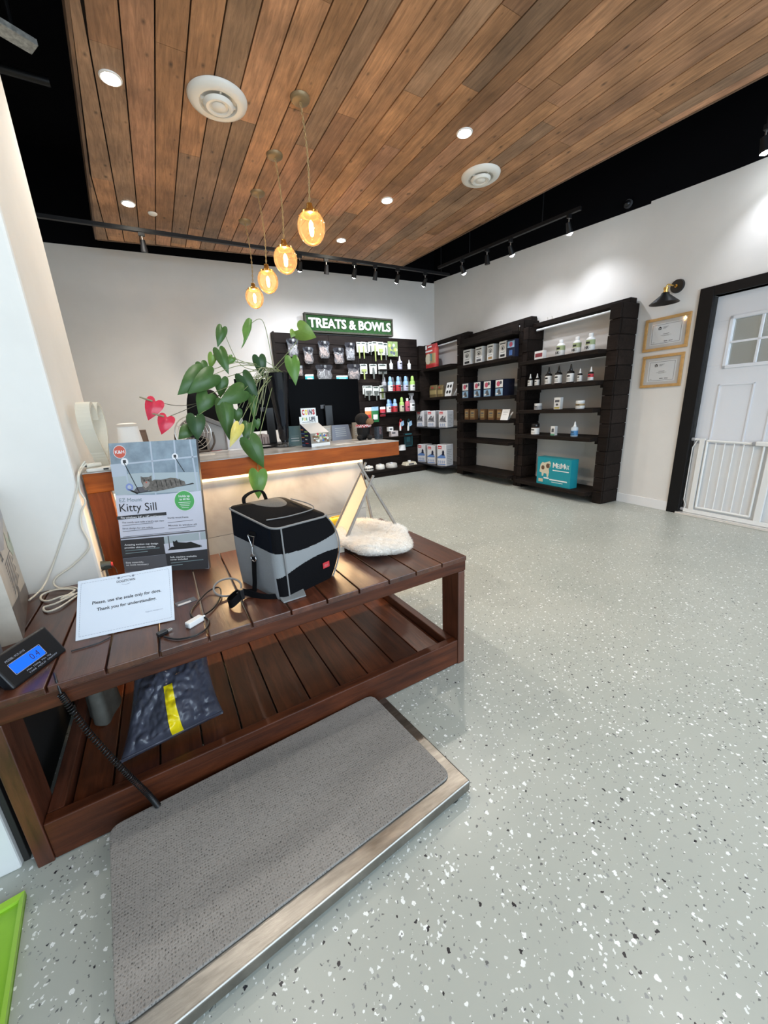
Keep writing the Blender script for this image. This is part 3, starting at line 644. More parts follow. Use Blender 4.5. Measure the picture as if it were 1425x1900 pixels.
for i, (u0, u1, v0, v1, hv, kd, hm, wh) in enumerate((
    (768, 806, 355, 445, 500, 0, 0, 'leftmost in the top row'), (806, 846, 355, 445, 502, 0, 0, 'second from left in the top row'), (848, 872, 360, 450, 470, 2, 1, 'narrow, third from left in the top row'), (872, 905, 355, 440, 470, 0, 1, 'fourth from left in the top row'), (905, 950, 350, 435, 525, 0, 0, 'middle of the top row, long handled'), (952, 1003, 355, 470, 515, 1, 0, 'tall with dark brush near the top row right end'), (1003, 1040, 362, 470, 515, 0, 1, 'last in top row before green packet'),
    (798, 860, 548, 635, 685, 1, 0, 'at left of the second row'), (882, 945, 548, 635, 680, 0, 1, 'in the middle of the second row'), (958, 1032, 548, 637, 680, 1, 1, 'at right of the second row with a dark comb'),
    (822, 850, 740, 815, 845, 0, 1, 'partly behind the monitor corner in the third row'), (838, 906, 740, 825, 870, 1, 1, 'second in the third row with a black brush head'), (912, 965, 745, 825, 870, 1, 1, 'third in the third row with a black brush head'), (970, 1018, 738, 860, 858, 2, 0, 'tallest, at the right end of the third row'))):
    carded(u0, u1, v0, v1, hv, 'grooming tool on white card, '+wh, (M_LIME, M_GREYH)[hm], kd, -.006*(i % 2))
x0, x1, zb, zt = back(1045, 1130, 350, 482); t = thing('toy_packet', 'green and yellow hanging packet at the right end of the top card row', 'packet', ((x0+x1)/2, PY-.06, zb), 0)
w, h = x1-x0, zt-zb; mb = MB(); mb.box(-w/2, w/2, -.01, .002, 0, h, 0); F = Face((-w/2, -.01, 0), (1, 0, 0), (0, 0, 1)); rn = random.Random(3)
for k in range(9): F.disc(mb, w*rn.uniform(.15, .85), h*rn.uniform(.1, .85), w*.13, 1+k % 3, e=.0002*k, n=12)
mb.build('packet', [mat('packet_green', (.22, .30, .12), .4), flat((.5, .55, .12)), flat((.10, .12, .16)), flat((.45, .5, .42))], t, bevel=.002)
MB().cyl((0, .058, h-.01), (0, -.05, h-.01), .003, n=8).build('peg', M_HOOK, t)

# --- generic products -------------------------------------------------
def bottle(name, label, cat, pos, rot, w, h, body, cap, lab=None, shape='round', group=None, lab2=None, capf=.2, lr=(.12, .62), mark=None):
    t = thing(name, label, cat, pos, rot, group); r = w/2
    if shape == 'dropper':
        bz = h*.56; prof = [(r*.9, 0), (r, h*.02), (r, bz), (r*.86, bz+h*.05), (r*.42, bz+h*.09), (r*.40, bz+h*.10)]
        MB().lathe(prof, 20).build('bottle_body', body, t, smooth=True)
        MB().lathe([(r*.46, bz+h*.09), (r*.46, bz+h*.17), (r*.34, bz+h*.18), (r*.20, h*.95), (r*.08, h)], 16).build('nozzle_cap', cap, t, smooth=True); top = bz
    elif shape == 'spray':
        bz = h*.66; MB().lathe([(r*.9, 0), (r, h*.02), (r, bz*.75), (r*.75, bz*.93), (r*.35, bz), (r*.33, bz+h*.04)], 20).build('bottle_body', body, t, smooth=True)
        mb = MB(); mb.cyl((0, 0, bz+h*.02), (0, 0, bz+h*.13), r*.4, r*.36, 16); mb.box(-r*.9, r*.7, -r*.28, r*.28, bz+h*.20, h); mb.box(-r*.35, r*.35, -r*.25, r*.25, bz+h*.12, bz+h*.21); mb.cyl((-r*.9, 0, h*.965), (-r*1.25, 0, h*.965), r*.2, n=12)
        mb.tube([(-r*.45, 0, bz+h*.2), (-r*.75, 0, bz+h*.12), (-r*.7, 0, bz+h*.04)], r*.13, 8)
        mb.build('spray_head', cap, t, smooth=True, bevel=.001); top = bz*.8
    elif shape == 'shampoo':
        bz = h*.70; MB().lathe([(r*.85, 0), (r, h*.03), (r, bz*.8), (r*.85, bz*.93), (r*.5, bz), (r*.45, bz+.004)], 20).build('bottle_body', body, t, smooth=True)
        MB().lathe([(r*.62, bz), (r*.66, bz+h*.05), (r*.55, h*.93), (r*.34, h), (0, h)], 16).build('cap', cap, t, smooth=True); top = bz*.8
    elif shape == 'jar':
        bz = h*.70; MB().lathe([(r*.92, 0), (r, h*.05), (r, bz*.92), (r*.86, bz)], 24).build('jar_body', body, t, smooth=True)
        MB().lathe([(r*.96, bz), (r*.98, bz+h*.02), (r*.98, h*.97), (r*.9, h), (0, h)], 24).build('lid', cap, t, smooth=True); top = bz*.9
    else:
        bz = h*(1-capf); MB().lathe([(r*.92, 0), (r, h*.02), (r, bz*.80), (r*.8, bz*.93), (r*.45, bz)], 20).build('bottle_body', body, t, smooth=True)
        MB().lathe([(r*.5, bz-.002), (r*.5, h*.97), (r*.42, h), (0, h)], 16).build('cap', cap, t, smooth=True); top = bz*.8
    if lab is not None:
        z0, z1_ = h*lr[0], min(h*lr[1], top*.98); R = r*1.012
        mb = MB(); mb.grid(lambda u, v: (R*math.sin(-2.2+4.4*u), -R*math.cos(-2.2+4.4*u), z0+(z1_-z0)*v), 16, 4, mf=lambda u, v: 1 if (lab2 is not None and v > .5) else 0)
        for k in range(3):
            za = z0+(z1_-z0)*(.15+.12*k); mb.grid(lambda u, v: (R*1.01*math.sin(-.7+1.4*u), -R*1.01*math.cos(-.7+1.4*u), za+v*h*.014), 6, 1, m=2)
        mb.grid(lambda u, v: (R*1.01*math.sin(-.5+1.0*u), -R*1.01*math.cos(-.5+1.0*u), z0+(z1_-z0)*(.62+.2*v)), 6, 1, m=2)
        mb.build('label', [lab, lab2 or lab, mark or M_INK], t, smooth=True)
    return t
def carton(name, label, cat, pos, rot, w, d, h, cols, art=None, group=None, tilt=0):
    """box, front towards local -Y; art(F, mb, w, h) draws on the front face with material slots cols"""
    t = thing(name, label, cat, pos, rot, group)
    mb = MB(); mb.box(-w/2, w/2, 0, d, 0, h, 0)
    F = Face((-w/2, 0, 0), (1, 0, 0), (0, 0, 1), .0005)
    if art: art(F, mb, w, h)
    mb.box(-w/2, w/2, -.0003, 0, 0, .0003, 0)
    o = mb.build('carton', list(cols), t)
    mb = MB(); mb.box(-w/2+.002, w/2-.002, .002, d-.002, h, h+.0012); mb.build('top_flap', cols[0], t)
    return t
white = flat((.78, .78, .76)); redm = flat((.50, .03, .04)); blue = flat((.07, .16, .40)); navy = flat((.008, .012, .035)); sky = flat((.30, .48, .66)); green = flat((.12, .38, .08)); lime = flat((.40, .62, .16)); teal = flat((.02, .30, .36)); brown = flat((.17, .085, .035)); kraft = flat((.34, .24, .11)); grey = flat((.33, .33, .34)); dgrey = flat((.10, .10, .11)); olive = flat((.20, .22, .12)); pink = flat((.55, .10, .16)); cream = flat((.62, .56, .42)); blackb = mat('black_bottle', (.012, .011, .011), .25); lilac = flat((.52, .52, .66)); orange = flat((.62, .22, .06)); yellow = flat((.75, .55, .03))
# --- bottles on the back wall shelves
def on_back(u, vt, vb, wu, shelf, **k):
    x0, x1, zb, zt = back(u-wu/2, u+wu/2, vt, vb, PY-.07)
    return (x0+x1)/2, x1-x0, zt-zb
def bk(name, label, cat, u, vt, vb, wu, shelf, y=PY-.07, **k):
    cx, w, h = on_back(u, vt, vb, wu, shelf); return bottle(name, label, cat, (cx, y, SHZ[shelf]), 0, w*1.05, h, **k)
bk('spray_bottle', 'small white spray bottle at left of the three under the green sign end', 'bottle', 1071, 508, 597, 26, 'a', body=white, cap=white, shape='dropper', group='small white bottles on the upper wall shelf')
bk('spray_bottle', 'taller white pump bottle in the middle of three on the upper wall shelf', 'bottle', 1147, 475, 597, 34, 'a', body=lilac, cap=white, lab=lilac, shape='dropper', group='small white bottles on the upper wall shelf')
bk('spray_bottle', 'small white spray bottle at right of three on the upper wall shelf', 'bottle', 1230, 508, 597, 24, 'a', body=white, cap=white, shape='dropper', group='small white bottles on the upper wall shelf')
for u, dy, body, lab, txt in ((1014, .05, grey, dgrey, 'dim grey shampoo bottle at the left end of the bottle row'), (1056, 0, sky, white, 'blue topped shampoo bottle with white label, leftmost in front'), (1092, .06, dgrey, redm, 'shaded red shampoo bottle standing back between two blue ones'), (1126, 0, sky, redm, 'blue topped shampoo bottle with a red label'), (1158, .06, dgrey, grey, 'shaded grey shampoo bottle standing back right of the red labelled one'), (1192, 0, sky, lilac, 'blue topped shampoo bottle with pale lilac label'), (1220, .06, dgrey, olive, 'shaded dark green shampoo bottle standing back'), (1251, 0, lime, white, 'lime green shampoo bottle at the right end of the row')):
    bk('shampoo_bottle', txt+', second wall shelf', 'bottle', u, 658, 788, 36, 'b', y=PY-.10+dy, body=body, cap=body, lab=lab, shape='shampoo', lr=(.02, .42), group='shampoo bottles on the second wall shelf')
for u, vt, dy, body, lab, cap, shp, txt in ((1042, 850, 0, sky, white, sky, 'shampoo', 'blue topped bottle with white label at left'), (1070, 850, .06, blue, redm, blue, 'shampoo', 'dark blue and red bottle standing back between two'), (1098, 850, 0, sky, redm, sky, 'shampoo', 'blue topped bottle with bright red label'), (1158, 838, 0, lime, cream, lime, 'shampoo', 'lime green bottle with a cream label'), (1207, 850, 0, pink, pink, white, 'round', 'crimson bottle with a white cap'), (1246, 808, 0, grey, white, grey, 'spray', 'grey trigger spray bottle at right')):
    bk('shampoo_bottle' if shp != 'spray' else 'trigger_spray_bottle', txt+', third wall shelf', 'bottle', u, vt, 965, 34 if shp != 'spray' else 42, 'c', y=PY-.10+dy, body=body, cap=cap, lab=lab, shape=shp, lr=(.02, .45), group='bottles on the third wall shelf')
def hangpack(u0, u1, v0, v1, name, label, cat, base, c2, c3, y=PY-.05):
    x0, x1, zb, zt = back(u0, u1, v0, v1, y); w = x1-x0; h = zt-zb
    t = thing(name, label, cat, ((x0+x1)/2, y, zb))
    def fn(u, v): return ((u-.5)*w, -.022*math.sin(PI*u)**.5*math.sin(PI*min(1, v+.08))-.002, v*h)
    mb = MB(); mb.grid(fn, 10, 12, mf=lambda u, v: 1 if v > .72 else (2 if .2 < v < .5 and .2 < u < .8 else 0)); mb.box(-w/2, w/2, -.002, 0, 0, h, 0)
    mb.build('pouch', [base, c2, c3], t, smooth=True)
    MB().cyl((0, PY-y, h-.01), (0, -.03, h-.01), .003, n=8).build('peg', M_HOOK, t)
hangpack(843, 900, 930, 1060, 'food_pouch', 'orange and white pet food pouch just right of the monitor', 'pouch', orange, white, redm)
hangpack(897, 962, 925, 1060, 'food_pouch', 'green pouch with pale blue top behind the plush dog head', 'pouch', flat((.02, .16, .05)), sky, white)
hangpack(975, 1022, 925, 1010, 'treat_packet', 'red hanging packet with a dark header left of the third bottle row', 'packet', redm, white, pink)
hangpack(315, 390, 640, 705, 'turquoise_packet', 'small turquoise packet just above the left top edge of the monitor', 'packet', flat((.05, .42, .45)), white, white)
hangpack(590, 690, 650, 700, 'turquoise_packet', 'small turquoise packet above the middle of the monitor top edge', 'packet', flat((.05, .36, .42)), white, sky)
# leash packs, box, tray and scoop lower on the wall
for (u0, u1, v0, v1, c, lab) in ((1140, 1180, 1030, 1135, redm, 'red leash pack with a blue tag, left of two'), (1210, 1250, 1030, 1135, flat((.02, .08, .10)), 'dark leash pack with a tilted blue tag, right of two')):
    x0, x1, zb, zt = back(u0, u1, v0, v1); w = x1-x0; h = zt-zb; t = thing('leash_pack', lab, 'leash', ((x0+x1)/2, PY-.05, zb))
    MB().tube(spline([(-w*.2, 0, 0), (-w*.25, -.01, h*.6), (0, -.012, h*.97), (w*.25, -.01, h*.6), (w*.1, 0, h*.1)]), .010, 8).build('leash_loop', c, t, smooth=True)
    MB().box(-w*.32, 0, -.016, -.006, 0, h*.7).build('white_card', white, t)
    MB().hexa([(w*.05, -.022, h*.35), (w*.65, -.022, h*.45), (w*.65, -.018, h*.45), (w*.05, -.018, h*.35)], [(w*.0, -.022, h*.72), (w*.58, -.022, h*.84), (w*.58, -.018, h*.84), (w*.0, -.018, h*.72)]).build('blue_tag', sky, t)
    MB().cyl((0, .05, h*.95), (0, -.03, h*.95), .003, n=8).build('peg', M_HOOK, t)
def small_items():
    x0, x1, zb, zt = back(1060, 1120, 1098, 1135); carton('supply_box', 'small pale box on the lower wall shelf beside the leash packs', 'box', ((x0+x1)/2, PY-.12, SHZ['e']+.0), 0, x1-x0, .09, .10, [flat((.5, .45, .45)), dgrey], lambda F, m, w, h: F.rect(m, w*.1, h*.5, w*.6, h*.8, 1))
    x0, x1, zb, zt = back(1050, 1090, 1060, 1100); carton('supply_box', 'smaller white box with dark print, set back on the lower wall shelf', 'box', ((x0+x1)/2-.02, PY-.02-.08, SHZ['e']+.1015), 0, x1-x0, .07, .075, [white, dgrey], lambda F, m, w, h: F.rect(m, w*.2, h*.3, w*.8, h*.7, 1))
small_items()
x0, x1, zb, zt = back(1198, 1268, 1160, 1275); t = thing('folding_crate', 'dark teal framed pack hanging low on the slat wall', 'packet', ((x0+x1)/2, PY-.035, zb)); w, h = x1-x0, zt-zb
MB().box(-w/2, w/2, 0, .03, 0, h).build('panel', flat((.02, .05, .06)), t, bevel=.004); mb = MB(); mb.box(-w/2, w/2, -.008, 0, h*.9, h); mb.box(-w/2, w/2, -.008, 0, 0, h*.08); mb.box(-w/2, -w*.42, -.008, 0, 0, h); mb.box(w*.42, w/2, -.008, 0, 0, h); mb.box(-w*.25, w*.2, -.006, 0, h*.35, h*.75); mb.build('frame', flat((.03, .13, .15)), t)
x0, x1, zb, zt = back(1145, 1210, 1258, 1308); t = thing('pet_scoop', 'white rounded scoop hanging low beside the counter end', 'scoop', ((x0+x1)/2, PY-.02, zb)); w, h = x1-x0, zt-zb
MB().grid(lambda u, v: (-w/2*math.cos(PI*u)*(1-.15*v), -.07*math.sin(PI*u), h*v*(1-.2*(abs(u-.5)*2)**2)), 16, 5).box(-w*.15, w*.15, 0, .02, h*.5, h*.95).build('shell', M_WHITE, t, smooth=True)
# bowls on the bottom shelf
M_CER = mat('white_ceramic', (.72, .70, .64), .25)
for u, v, wu, hu, kind, lab in ((893, 1462, 76, 36, 0, 'white pet bowl with black paw marks, nearest the counter panel'), (994, 1448, 74, 34, 1, 'plain white round pet bowl, second from the left'), (1094, 1432, 92, 38, 2, 'largest round pet bowl with grey speckled side'), (1252, 1412, 100, 34, 3, 'cream rectangular pet dish at the right end')):
    p = hit(500+u*.21053, 560+v*.21053, 2, .137); p.y = PY-.20; q = hit(500+(u)*.21053, 560+v*.21053, 1, PY-.24)
    l_ = hit(500+(u-wu/2)*.21053, 560+v*.21053, 1, PY-.24); r_ = hit(500+(u+wu/2)*.21053, 560+v*.21053, 1, PY-.24); rw = (r_.x-l_.x)/2
    t = thing('pet_bowl', lab+' on the bottom shelf', 'pet bowl', (q.x, PY-.16, .1355), 0, 'pet bowls on the bottom shelf')
    if kind < 3:
        rw = min(rw, .13); hh = .075
        MB().lathe([(rw*.95, 0), (rw, .01), (rw*.90, hh), (rw*.84, hh+.004), (rw*.78, hh-.004), (rw*.70, .02), (0, .015)], 32).build('bowl', M_CER if kind < 2 else mat('speckled_ceramic', (.5, .48, .44), .4, noise=.3, nscale=80), t, smooth=True)
        mb = MB()
        if kind == 0:
            for k in range(8):
                a = -PI/2+(k-3.5)*.42; mb.cyl((rw*.93*math.cos(a), rw*.93*math.sin(a), .04), (rw*1.0*math.cos(a), rw*1.0*math.sin(a), .038), .015, n=12)
            mb.build('paw_marks', M_INK, t)
        MB().box(-.02, .02, -.02, .02, hh-.02, hh+.02).build('price_card', M_PAPER, t)
    else:
        rw = min(rw, .15)
        MB().hexa([(-rw, -.09, 0), (rw, -.09, 0), (rw, .09, 0), (-rw, .09, 0)], [(-rw*.8, -.07, .06), (rw*.8, -.07, .06), (rw*.8, .07, .06), (-rw*.8, .07, .06)]).build('dish', mat('cream_ceramic', (.66, .60, .46), .3), t, bevel=.008)
        mb = MB(); F = Face((-rw*.5, -.0885, .012), (1, 0, 0), (0, .3, 1)); F.rect(mb, 0, 0, rw*.9, .03, 0); mb.build('print', dgrey, t); MB().box(-.02, .02, -.02, .02, .06, .09).build('price_card', M_PAPER, t)

# ================================================================= RIGHT WALL: PALLET SHELF UNITS
DEP = .30
def Z2(u, v): return 760+u*.30877, 540+v*.30888
def column(mb, s0, s1, H, seed, DEP=.30):
    rn = random.Random(seed); n = round(H/.157); rh = H/n
    for k in range(n):
        j = rn.uniform(-.006, .006); g = rn.uniform(.7, 1.3)
        mb.box(s0+.002, s1+j*.4-.002, -DEP+.028+j, -.008, k*rh+.004, (k+1)*rh-.004, 0, (g, g, g))
        g2 = g*rn.uniform(.8, 1.1); mb.box(s0, s1-.006, -DEP+j, -DEP+.026+j, k*rh+.0025, (k+1)*rh-.0025, 0, (g2, g2, g2))
    mb.box(s0+.01, s1-.01, -DEP+.03, -.012, 0, H-.01, 0, (.5, .5, .5))
shelfz = {}
UN = [('left one in the corner', .06, 1.24, 2.36, .10, .10, (1.915, 1.385, .845, .15)),
      ('middle one', 1.24, 2.63, 2.30, .10, .07, (2.17, 1.845, 1.325, .98, .655, .155)),
      ('right one nearest the door', 2.63, 3.995, 2.19, .09, .125, (1.745, 1.42, 1.115, .785, .135))]
units = []
for ui, (nm, s0, s1, H, cl, cr, zs) in enumerate(UN):
    t = thing('pallet_shelf_unit', 'dark stained pallet wood wall shelf unit, the '+nm, 'shelf unit', CORNER, WROT, 'pallet wood shelf units along the right wall')
    units.append(t)
    for a, b, sd in ((s0, s0+cl, 1), (s1-cr, s1, 2)):
        mb = MB(); column(mb, a, b, H, ui*7+sd, .30); mb.build('slatted_post', M_PALLETV, t, attr=True, bevel=.003)
    mb = MB(); mb.box(s0+.01, s1-.03, -.13, -.02, H+.0, H+.055); mb.build('top_beam', M_PALLET, t, bevel=.004)
    mb = MB(); mb.cyl((s0+cl+.02, -.16, H-.045), (s1-cr-.02, -.16, H-.045), .014, n=14); mb.build('light_tube', mat('tube_lamp_off', (.8, .82, .85), .3), t, smooth=True)
    for k, z in enumerate(zs):
        mb = MB(); e0, e1 = s0+cl+.003, s1-cr-.003; blk = (ui == 0 and k >= 2)
        fr = -.43 if not blk else -.62
        th = .045 if not blk else .02
        mb.box(e0, e1, fr, -.02, z-th, z)
        if ui == 1 and k == 0: mb.box(e0, e1, -.32, -.30, z-th-.0, z+.09)
        mb.build('shelf', M_PALLET if not blk else mat('black_shelf_board', (.013, .013, .015), .3), t, bevel=.003)
        if not blk and k > 0:
            mb = MB(); mb.box(e0, e0+.03, -.30, -.03, z-th-.035, z-th); mb.box(e1-.03, e1, -.30, -.03, z-th-.035, z-th); mb.build('shelf_bracket', M_PALLET, t)
    shelfz[ui] = zs
    hk = MB()
    for s in (s0+cl+.05, s0+cl+.12): hk.tube([(s, -.006, H+.055), (s, -.006, H+.11), (s, -.014, H+.115)], .003, 6)
    hk.build('mounting_hook', M_STEEL, t)
# dark back board at left side of each bay (solid pallet boards)
def wprod(u0, u1, vt, vb, d=.33):
    a, _ = hitw(*Z2(u0, (vt+vb)/2), d); b, _ = hitw(*Z2(u1, (vt+vb)/2), d); _, zb = hitw(*Z2((u0+u1)/2, vb), d); _, zt = hitw(*Z2((u0+u1)/2, vt), d)
    return (a+b)/2, b-a, zt-zb
def wb(ui, k, name, label, cat, u0, u1, vt, vb, d=.33, **kw):
    s, w, h = wprod(u0, u1, vt, vb, d); return bottle(name, label, cat, wpt(s, d, shelfz[ui][k]), WROT, min(w, .13), h, **kw)
ivory = flat((.74, .74, .66))
for i, (a, b, c, d_) in enumerate(((888, 932, 273, 372), (985, 1030, 262, 362), (1063, 1113, 250, 358))):
    t = wb(2, 0, 'supplement_bottle', 'white and green supplement bottle on the top shelf near the door, '+('left', 'middle', 'right')[i]+' of three', 'bottle', a+2, b-2, c, d_, body=M_WHITE, cap=M_WHITE, lab=white, lab2=flat((.36, .42, .22)), lr=(.08, .66), group='white and green supplement bottles')
    s, w, h = wprod(a, b, c, d_); F = Face((-w*.28, -w*.50, h*.14), (1, 0, 0), (0, 0, 1)); mb = MB(); F.text(mb, 'HK', 0, 0, h*.16, w*.5, bold=.03); mb.build('lettering', M_INK, t)
s, w, h = wprod(752, 802, 340, 392, .36)
carton('supplement_box', 'small white and dark red box at the left of the top shelf near the door', 'box', wpt(s, .36, shelfz[2][0]), WROT, w, .06, h, [white, flat((.25, .04, .05))], lambda F, m, w, h: (F.rect(m, w*.08, h*.3, w*.92, h*.75, 1),))
for i, (a, b, c, d_, big, rl) in enumerate(((716, 738, 472, 548, 0, 0), (757, 779, 470, 546, 0, 0), (821, 853, 435, 543, 1, 0), (879, 914, 430, 541, 1, 0), (951, 987, 425, 540, 1, 0), (1012, 1037, 455, 537, 0, 0), (1076, 1104, 448, 535, 0, 1))):
    wb(2, 1, 'dropper_bottle', ('small ' if not big else 'large ')+'black nozzle bottle, '+('red and ' if rl else '')+'white label, '+('first', 'second', 'third', 'fourth', 'fifth', 'sixth', 'last')[i]+' from the left on the second shelf', 'bottle', a, b, c, d_, body=blackb, cap=blackb if big else M_WHITE, lab=white, lab2=redm if rl else None, shape='dropper', lr=(.06, .50), group='nozzle bottles on the second shelf of the right unit')
wb(2, 2, 'balm_jar', 'white lidded jar at the left of the third shelf near the door', 'jar', 755, 790, 667, 705, body=M_WHITE, cap=M_WHITE, lab=grey, shape='jar')
wb(2, 2, 'balm_jar', 'wider white jar with a printed label at the right of the third shelf', 'jar', 1003, 1047, 658, 708, body=M_WHITE, cap=M_WHITE, lab=white, lab2=kraft, shape='jar')
s, w, h = wprod(868, 905, 636, 706, .33)
carton('remedy_box', 'white box with olive end in the middle of the third shelf near the door', 'box', wpt(s, .33, shelfz[2][2]), WROT, w, .05, h, [white, dgrey, flat((.5, .42, .1))], lambda F, m, w, h: (F.rect(m, w*.15, h*.6, w*.85, h*.8, 1), F.rect(m, w*.1, h*.05, w*.9, h*.2, 2), F.disc(m, w*.5, h*.4, w*.2, 1, ry=h*.1)))
wb(2, 3, 'pill_jar', 'dark lidded jar with white label at left of the fourth shelf near the door', 'jar', 738, 775, 786, 852, body=flat((.08, .05, .04)), cap=blackb, lab=white, shape='jar', lr=(.04, .62))
s, w, h = wprod(848, 872, 810, 865, .33)
carton('remedy_box', 'small white and green box on the fourth shelf near the door', 'box', wpt(s, .33, shelfz[2][3]), WROT, w, .05, h, [white, dgrey, flat((.15, .4, .25))], lambda F, m, w, h: (F.rect(m, w*.2, h*.35, w*.8, h*.75, 1), F.rect(m, 0, 0, w, h*.18, 2)))
wb(2, 3, 'spray_bottle', 'pale bottle with blue label and white nozzle on the fourth shelf near the door', 'bottle', 974, 1009, 786, 877, body=flat((.55, .62, .68)), cap=M_WHITE, lab=flat((.08, .25, .50)), shape='dropper', lr=(.08, .40), group=None)
# teal box with dog picture
s0_, _ = hitw(*Z2(765, 1100), .38); s1_, _ = hitw(*Z2(965, 1130), .38); _, zt_ = hitw(*Z2(870, 1005), .38)
w, h = s1_-s0_, zt_-shelfz[2][4]
M_TEAL = mat('teal_carton', (.012, .27, .33), .4)
def med(F, m, w, h):
    F.text(m, 'M', w*.48, h*.66, h*.19, None, 1, bold=.01); F.text(m, 'ED', w*.60, h*.66, h*.15, None, 1, bold=.01); F.text(m, 'M', w*.71, h*.66, h*.19, None, 1, bold=.01); F.text(m, 'AX', w*.82, h*.66, h*.15, w*.13, 1, bold=.01)
    F.rect(m, w*.48, h*.55, w*.95, h*.58, 1); F.rect(m, w*.40, h*.19, w*.92, h*.235, 1); F.rect(m, w*.47, h*.12, w*.80, h*.14, 1)
    dog = [(.08, .45), (.10, .72), (.16, .82), (.22, .80), (.30, .84), (.38, .88), (.42, .80), (.40, .66), (.36, .60), (.38, .48), (.36, .30), (.32, .28), (.30, .40), (.22, .42), (.20, .30), (.16, .30), (.15, .42)]
    F.poly(m, [(a*w, b*h) for a, b in dog], 2); F.disc(m, w*.33, h*.70, w*.055, 3, .0002, ry=h*.09); F.disc(m, w*.18, h*.62, w*.05, 3, .0002, ry=h*.08); F.disc(m, w*.38, h*.66, w*.012, 4, .0004, 10); F.disc(m, w*.385, h*.76, w*.012, 4, .0004, 10)
    F.rect(m, w*.06, h*.08, w*.20, h*.20, 5); F.rect(m, w*.22, h*.22, w*.38, h*.27, 1)
tb = carton('boxed_pet_product', 'teal box with a spotted dog picture on the bottom shelf near the door', 'box', wpt((s0_+s1_)/2, .38, shelfz[2][4]), WROT, w, .13, h, [M_TEAL, white, cream, flat((.13, .07, .04)), M_INK, flat((.6, .5, .35))], med)
# middle unit
for i, (a, b, c, d_, acc) in enumerate(((323, 367, 338, 433, M_INK), (395, 436, 330, 428, dgrey), (466, 503, 320, 420, flat((.42, .27, .12))), (538, 580, 308, 412, M_INK))):
    s, w, h = wprod(a, b, c, d_, .34)
    carton('collar_box', 'white box with round logo on the middle unit, '+('leftmost of four', 'second of four', 'third of four with a tan band', 'rightmost of four')[i], 'box', wpt(s, .34, shelfz[1][1]), WROT, w, .13, h, [white, M_INK, acc], lambda F, m, w, h: (F.rect(m, w*.12, h*.84, w*.88, h*.90, 1), F.disc(m, w*.5, h*.62, w*.24, 1, ry=h*.13), F.disc(m, w*.5, h*.62, w*.18, 0, .0002, ry=h*.10), F.disc(m, w*.5, h*.60, w*.09, 1, .0004, ry=h*.07), F.rect(m, w*.18, h*.12, w*.82, h*.26, 2), F.rect(m, w*.2, h*.36, w*.8, h*.385, 1)), group='white boxes on the second shelf of the middle unit')
s, w, h = wprod(584, 632, 305, 408, .36)
carton('collar_box', 'dark blue box with photo panels at the right end of the white boxes', 'box', wpt(s, .36, shelfz[1][1]), WROT, w, .10, h, [navy, sky, pink, blue], lambda F, m, w, h: (F.rect(m, w*.08, h*.55, w*.92, h*.92, 1), F.disc(m, w*.5, h*.73, w*.2, 2, .0002), F.rect(m, w*.3, h*.1, w*.7, h*.4, 3)))
for i, (a, b, c, d_) in enumerate(((316, 354, 538, 630), (385, 427, 534, 630), (444, 489, 532, 630), (514, 562, 529, 630))):
    s, w, h = wprod(a, b, c, d_, .36)
    carton('harness_box', 'navy box with pink and blue photo panels on the middle unit, '+('first', 'second', 'third', 'fourth')[i]+' from the left', 'box', wpt(s, .36, shelfz[1][2]), WROT, w, .14 if i < 3 else .22, h, [navy, white, pink, sky, dgrey], lambda F, m, w, h: (F.rect(m, w*.05, h*.04, w*.95, h*.46, 3), F.rect(m, w*.05, h*.52, w*.95, h*.96, 1), F.disc(m, w*.4, h*.74, w*.22, 2, .0002), F.disc(m, w*.70, h*.80, w*.14, 4, .0003), F.poly(m, [(w*.2, h*.08), (w*.35, h*.40), (w*.6, h*.42), (w*.8, h*.1)], 4, .0002), F.rect(m, w*.1, h*.10, w*.4, h*.2, 1, .0003)), group='navy photo boxes on the third shelf of the middle unit')
for i, (a, b) in enumerate(((331, 354), (363, 391), (424, 450), (472, 505), (524, 553))):
    s, w, h = wprod(a, b, 700, 762, .36)
    carton('treat_box', 'small brown tan-labelled box on the middle unit, '+('leftmost', 'second from left', 'middle one', 'second from right', 'rightmost, behind the leaning card')[i], 'box', wpt(s, .36, shelfz[1][3]), WROT, w, .07, h, [brown, kraft, dgrey], lambda F, m, w, h: (F.rect(m, w*.1, h*.2, w*.9, h*.85, 1), F.rect(m, w*.2, h*.35, w*.8, h*.4, 2, .0002), F.rect(m, w*.2, h*.55, w*.8, h*.7, 2, .0002)), group='brown boxes on the middle unit')
def lean_card(ui, k, u0, u1, vt, vb, name, label, cols, art, tilt=.35, d=.42):
    s, w, h = wprod(u0, u1, vt, vb, d); t = thing(name, label, 'card', wpt(s, d, shelfz[ui][k]), WROT)
    mb = MB(); mb.box(-w/2, w/2, 0, .002, 0, h, 0); F = Face((-w/2, 0, 0), (1, 0, 0), (0, 0, 1), .0004); art(F, mb, w, h)
    mb.build('card', cols, t, rot=(-tilt*.8, 0, 0), loc=(0, 0, .0006))
    MB().box(-w*.1, w*.1, -.001, .001, 0, h*.85).build('easel_strut', cols[0], t, rot=(-tilt*1.9, 0, 0), loc=(0, h*.62, 0.001) if False else (0, h*.28*1.9, 0))
lean_card(1, 3, 545, 590, 703, 770, 'shelf_card', 'white leaning card in front of the brown boxes', [white, grey], lambda F, m, w, h: (F.rect(m, w*.2, h*.7, w*.8, h*.74, 1), F.rect(m, w*.2, h*.5, w*.7, h*.53, 1)))
